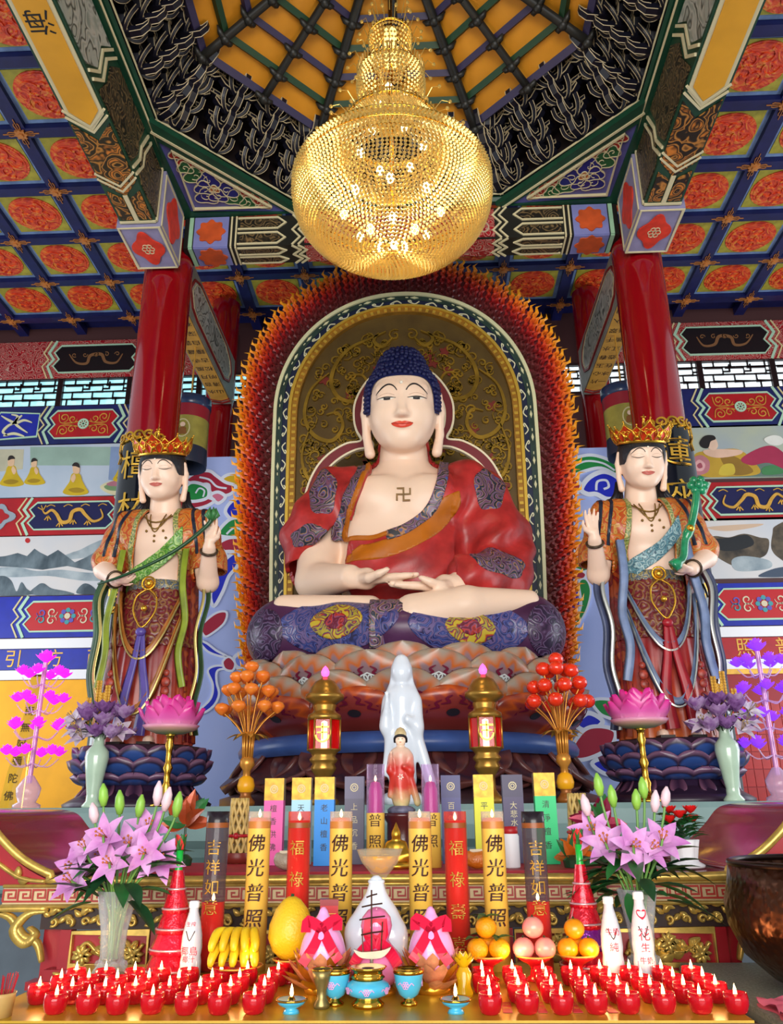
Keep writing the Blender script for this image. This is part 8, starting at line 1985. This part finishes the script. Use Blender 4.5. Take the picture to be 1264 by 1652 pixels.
def teacup(px, py, label):
    x = tx(px, py, 2.74); t = thing('enamel_cup', label, 'cup', (x, 2.74, TZ), 0, 'blue enamel cups'); g = G(); g.lathe([(0,0),(.024,0),(.026,.006),(.016,.012),(.014,.02)], n=24); g.obj('gold_foot', BRASS, t, True); g = G(); g.lathe([(.044,.082),(.046,.084),(.046,.094),(.043,.095),(.04,.08)], n=24); g.obj('gold_rim', BRASS, t, True)
    g = G(); g.lathe([(.014,.018),(.028,.028),(.038,.05),(.044,.084)], n=26); g.obj('bowl', CLO, t, True); rosettes(t, .0395, .056, 3, .010, -PI/2-.2)
teacup(541, 1618, 'blue enamel cup left of the incense pot'); teacup(660, 1618, 'blue enamel cup right of the incense pot')
def oil_lamp(px, label):
    x = tx(px, 1632, 2.64); t = thing('oil_lamp', label, 'lamp', (x, 2.64, TZ), 0, 'blue enamel oil lamps'); g = G(); g.lathe([(0,0),(.024,0),(.02,.008),(.014,.012),(.036,.022),(.043,.034),(.038,.036),(.0,.03)], n=24); g.obj('dish', CLO, t, True); g = G(); g.tube([(.043*cos(a),.043*sin(a),.034) for a in np.linspace(0,2*PI,25)], .003, 5); g.lathe([(.012,.03),(.008,.04),(0,.042)], n=10); g.obj('gold_rim', BRASS, t, True); g = G(); g.merge(G().lathe([(0,.040),(.0028,.041),(.0055,.048),(.0042,.060),(0,.074)], n=7)); g.obj('flame', MATS['cup_flame'], t, True)
oil_lamp(470, 'small blue enamel oil lamp left of the left enamel cup'); oil_lamp(736, 'small blue enamel oil lamp right of the right enamel cup')
x = tx(519, 1620, 2.70); t = thing('brass_beaker', 'small dull brass beaker beside the left enamel cup', 'cup', (x, 2.70, TZ)); g = G(); g.lathe([(0,0),(.022,0),(.024,.01),(.014,.025),(.014,.045),(.024,.075),(.03,.1),(.027,.1),(.012,.05)], n=20); g.obj('body', mat('dull_brass', '#8a7a4a', .35, .7), t, True); g = G(); g.tube([(.03*cos(a),.03*sin(a),.1) for a in np.linspace(0,2*PI,21)], .0025, 5); g.obj('rim', BRASS, t, True)
# ---- pink wrapped packages with red bows on foil petals
PKG = mat('package_pink', '#f0a4d8', .3, coat=.4, bump=.2, bscale=30); BOW = mat('bow_crimson', '#d8103a', .35); PETF = mat('foil_peach', '#f0a070', .25, .3, var=.35, vscale=30)
def package(px, py, label, flip):
    x = tx(px, py, 2.92); t = thing('pink_package', label, 'package', (x, 2.92, TZ))
    V, F = sdf([cap((0,0,.10),(0,0,.13),.075,.06,.03), cap((0,0,.13),(.0,0,.23),.06,.014,.04)], .008); nobj('wrapper', V, F, PKG, t)
    g = G(); f = lambda a, b, d=0.0: (a*flip, -.075-d+max(0,(b-.12))*.55, b)
    for P in ([(0,.185),(-.045,.205),(-.05,.175)], [(0,.185),(.045,.21),(.05,.18)], [(0,.185),(-.02,.14),(-.055,.09)], [(0,.185),(.03,.14),(.06,.10)]): g.ribbon(f, spline(P, 4), .03, 0, .006)
    g.obj('bow', BOW, t)
    for k in range(3):
        for i in range(13):
            a = 2*PI*i/13+.2*k; g = G(); leaf(g, (.05*cos(a),.05*sin(a),.012+.016*k), (cos(a),sin(a),.25+.4*k), .088, .03, (0,0,1), -.25); g.obj('foil_petal', PETF if (i+k) % 3 else MATS['gold_leaf'], t, True)
    g = G(); g.lathe([(0,0),(.055,0),(.06,.015),(.05,.03),(0,.032)], n=20); g.obj('gold_dish', GOLD, t, True)
package(520, 1600, 'pink wrapped package with crimson bow left of the gourd', 1); package(698, 1600, 'pink wrapped package with crimson bow right of the gourd', -1)
# ---- pink gourd, ship ornament, white porcelain, goblet, red carton, amber lotus
x = tx(608, 1600, 2.90); t = thing('pink_gourd', 'glossy pink gourd with red ribbon behind the incense pot', 'ornament', (x, 2.90, TZ))
g = G(); g.lathe([(0,0),(.06,0),(.062,.012),(.05,.022)], n=24); g.obj('stand', GOLD, t, True)
g = G(); g.lathe([(0,.02),(.05,.024),(.078,.05),(.085,.08),(.075,.11),(.05,.135),(.038,.15),(.045,.17),(.05,.19),(.045,.215),(.028,.235),(.012,.243),(0,.245)], n=30); g.obj('body', mat('gourd_pink', '#f08ab8', .15, coat=.6, col2='#e06a9a', vscale=5), t, True)
g = G(); f = lambda a, b, d=0.0: (a, -np.interp(b,[.08,.11,.135,.15,.17,.19,.215],[.085,.075,.05,.038,.045,.05,.045])*max(.1,math.sqrt(max(0,1-(a/.1)**2)))-.002-d, b)
for s in (-1, 1): g.ribbon(f, spline([(0,.15),(s*.03,.135),(s*.055,.11),(s*.07,.085)], 4), .03, 0, .004); 
g.prism(f, [(-.035,.215),(.035,.215),(.04,.17),(.03,.15),(-.03,.15),(-.04,.17)], 0, .003); g.obj('red_ribbon', BOW, t)
x = tx(600, 1600, 2.82); t = thing('ship_ornament', 'dark wire sailing ship ornament in front of the pink gourd', 'ornament', (x, 2.82, TZ))
DK = mat('dark_bronze', '#4a2c20', .4, .4); g = G(); g.tube([(0,0,.11),(0,0,.30)], .0028, 5); g.tube([(-.026,0,.12),(-.03,0,.19)], .0022, 5); g.tube([(.028,0,.12),(.034,0,.21)], .0022, 5); g.obj('mast', DK, t)
for i, (z, w) in enumerate(((.285,.018),(.258,.034),(.222,.042),(.18,.036))): g = G(); g.tube([(-w*.9,-.004,z-.006),(0,-.004,z),(w,-.004,z+.004)], .0024, 5); g.obj('yard', DK, t)
g = G(); g.prism(lambda a, b, d=0.0: (a, .012-d, b), spline([(-.055,.135),(-.03,.112),(.03,.112),(.06,.14),(.03,.132),(-.03,.128)], 4, True), 0, .024); g.lathe([(0,0),(.03,0),(.03,.006),(.006,.012),(.005,.112)], n=14); g.obj('hull', mat('hull_silver', '#9a8f80', .3, .6), t)
x = tx(608, 1590, 3.08); t = thing('white_porcelain_bottle', 'lumpy white porcelain bottle with narrow neck behind the gourd', 'vase', (x, 3.08, TZ))
V, F = sdf([ell((0,0,.10),(.10,.075,.10),.03), ell((0,0,.17),(.085,.07,.08),.04), cap((0,0,.22),(.0,0,.30),.05,.026,.04), ell((-.06,-.03,.15),(.045,.04,.05),.03), ell((.06,-.03,.14),(.045,.04,.05),.03), ell((-.05,-.04,.06),(.06,.045,.05),.03), ell((.05,-.04,.06),(.06,.045,.05),.03)], .009); nobj('body', V, F, POR, t)
g = G(); g.lathe([(.024,.295),(.03,.305),(.026,.312),(.018,.31)], n=18); g.obj('lip', POR, t, True)
x = tx(614, 1560, 3.2); zt = fpx(614, 1370, 3.2)[1]-TZ; t = thing('crystal_goblet', 'tall crystal goblet of amber oil between the yellow candles', 'goblet', (x, 3.2, TZ))
CG = glassy('goblet_glass', '#f4ecd8', .06, .03); g = G(); g.lathe([(0,0),(.05,0),(.05,.006),(.016,.02),(.012,.08),(.022,.1),(.013,.12),(.012,zt-.14),(.024,zt-.125),(.014,zt-.105),(.03,zt-.085),(.065,zt-.045),(.082,zt),(.078,zt),(.06,zt-.045),(.025,zt-.075)], n=28, wob=lambda a, j: 1+(.03*sin(8*a) if j > 11 else 0)); g.obj('glass', CG, t, True)
g = G(); g.lathe([(0,zt-.082),(.028,zt-.076),(.058,zt-.043),(.069,zt-.022),(0,zt-.022)], n=24); g.obj('amber_oil', mat('amber_oil', '#e8a81c', .1, coat=.5), t, True)
x = tx(530, 1560, 3.14); t = thing('red_carton', 'narrow red carton with gold print behind the left pink package', 'box', (x, 3.14, TZ), .1); h = fpx(530,1450,3.14)[1]-TZ
g = G(); g.box((0,0,h*.46),(.062,.05,h*.92)); g.obj('carton', mat('carton_red', '#b8141c', .35), t); g = G(); g.box((0,0,h*.96),(.064,.052,h*.08)); g.obj('lid', mat('carton_dark', '#8a0e18', .35), t)
text_obj('福', .04, planeXZ(-.026), 0, h*.6, 0, GILT, t); g = G(); g.ribbon(planeXZ(-.0255), rect(-.024,h*.45,.024,h*.82), .003, 0, .002, closed=True); g.obj('gold_print', GILT, t)
x = tx(750, 1610, 2.86); t = thing('amber_lotus_holder', 'amber glass lotus candle holder beside the right pink package', 'candle holder', (x, 2.86, TZ)); AM = glassy('amber_glass', '#e8c01a', .5)
g = G(); g.lathe([(0,0),(.026,0),(.028,.01),(.02,.03),(.024,.06),(.014,.08)], n=18); g.obj('foot', AM, t, True)
for k in range(2):
    for i in range(8): a = 2*PI*i/8+.4*k; g = G(); leaf(g, (.012*cos(a),.012*sin(a),.08), (cos(a),sin(a),.7+.8*k), .04, .014, (0,0,1), -.3); g.obj('petal', mat('amber_petal', '#e0b014', .2, coat=.5), t, True)
# ---- incense sticks at the left corner
t = thing('incense_holder', 'tan cup of red tipped incense sticks at the left table corner', 'incense sticks', (-1.035, 2.60, TZ)); g = G(); g.lathe([(0,0),(.036,0),(.04,.05),(.042,.06),(.038,.06),(.034,.01)], n=20); g.obj('cup', mat('bamboo_cup', '#c09a5a', .5, var=.15), t, True)
rnd = random.Random(1)
for i in range(26): a = rnd.random()*2*PI; q = .03*math.sqrt(rnd.random()); g = G(); p0, p1 = (q*.7*cos(a), q*.7*sin(a), .01), (q*1.5*cos(a), q*1.5*sin(a), .10+.006*rnd.random()); g.tube([p0, p1], .0016, 4); g.obj('incense_stick', mat('stick_red', '#b01a2a', .6), t)
# ---- bronze cauldron on a granite block
g = G(); g.b2((1.16,2.35,0),(2.4,3.66,.985)); t = thing('granite_block', 'grey granite block carrying the bronze cauldron', 'stone block', (0,0,0)); g.obj('stone', mat('granite_speck', '#8a8f86', .5, col2='#5e655c', vscale=120), t); g = G(); g.b2((1.155,2.345,.955),(2.405,3.665,.972)); g.obj('bevel_course', mat('granite_dark', '#70756c', .5, var=.2, vscale=60), t)
t = thing('bronze_cauldron', 'big hammered dark bronze cauldron at the right of the offering table', 'cauldron', (1.625, 3.1, .986))
def hammered():
    m, nt, p = nodes('hammered_bronze'); N, L = nt.nodes, nt.links; tc = N.new('ShaderNodeTexCoord'); v = N.new('ShaderNodeTexVoronoi'); v.inputs['Scale'].default_value = 42; v.feature = 'SMOOTH_F1'; L.new(tc.outputs['Object'], v.inputs['Vector'])
    b = N.new('ShaderNodeBump'); b.inputs['Strength'].default_value = .5; b.inputs['Distance'].default_value = .01; b.invert = True; L.new(v.outputs['Distance'], b.inputs['Height']); L.new(b.outputs['Normal'], p.inputs['Normal'])
    p.inputs['Base Color'].default_value = lin('#4a2c1c'); p.inputs['Metallic'].default_value = .85; p.inputs['Roughness'].default_value = .28; return m
HB = hammered(); R_ = .425
g = G(); g.lathe([(0,0),(.22,0),(.3,.03),(.38,.1),(.42,.19),(.425,.26),(.405,.33),(.395,.385),(.38,.385),(.39,.33),(.4,.26),(.36,.12),(0,.03)], n=64); g.obj('body', HB, t, True)
g = G(); g.tube([(.388*cos(a),.388*sin(a),.387) for a in np.linspace(0,2*PI,65)], .012, 8); g.obj('rim', mat('rim_bronze', '#2a1c16', .3, .8), t, True)

# ---- pink cloth lying on the granite
t = thing('pink_cloth', 'crumpled pink cloth on the granite block below the cauldron', 'cloth', (1.27, 2.75, .986)); g = G(); rnd = random.Random(6); rows = []
for i in range(14): rows.append([(-.09+.18*j/9+.01*sin(i), -.18+.36*i/13, .006+.010*(1+sin(1.7*i+.9*j))*.8+.004*rnd.random()) for j in range(10)])
g.grid(rows); g.grid([[(x, y, .0005) for x, y, z in r] for r in rows][::-1]); g.obj('fabric', mat('cloth_pink', '#d86a86', .6, var=.15), t, True)
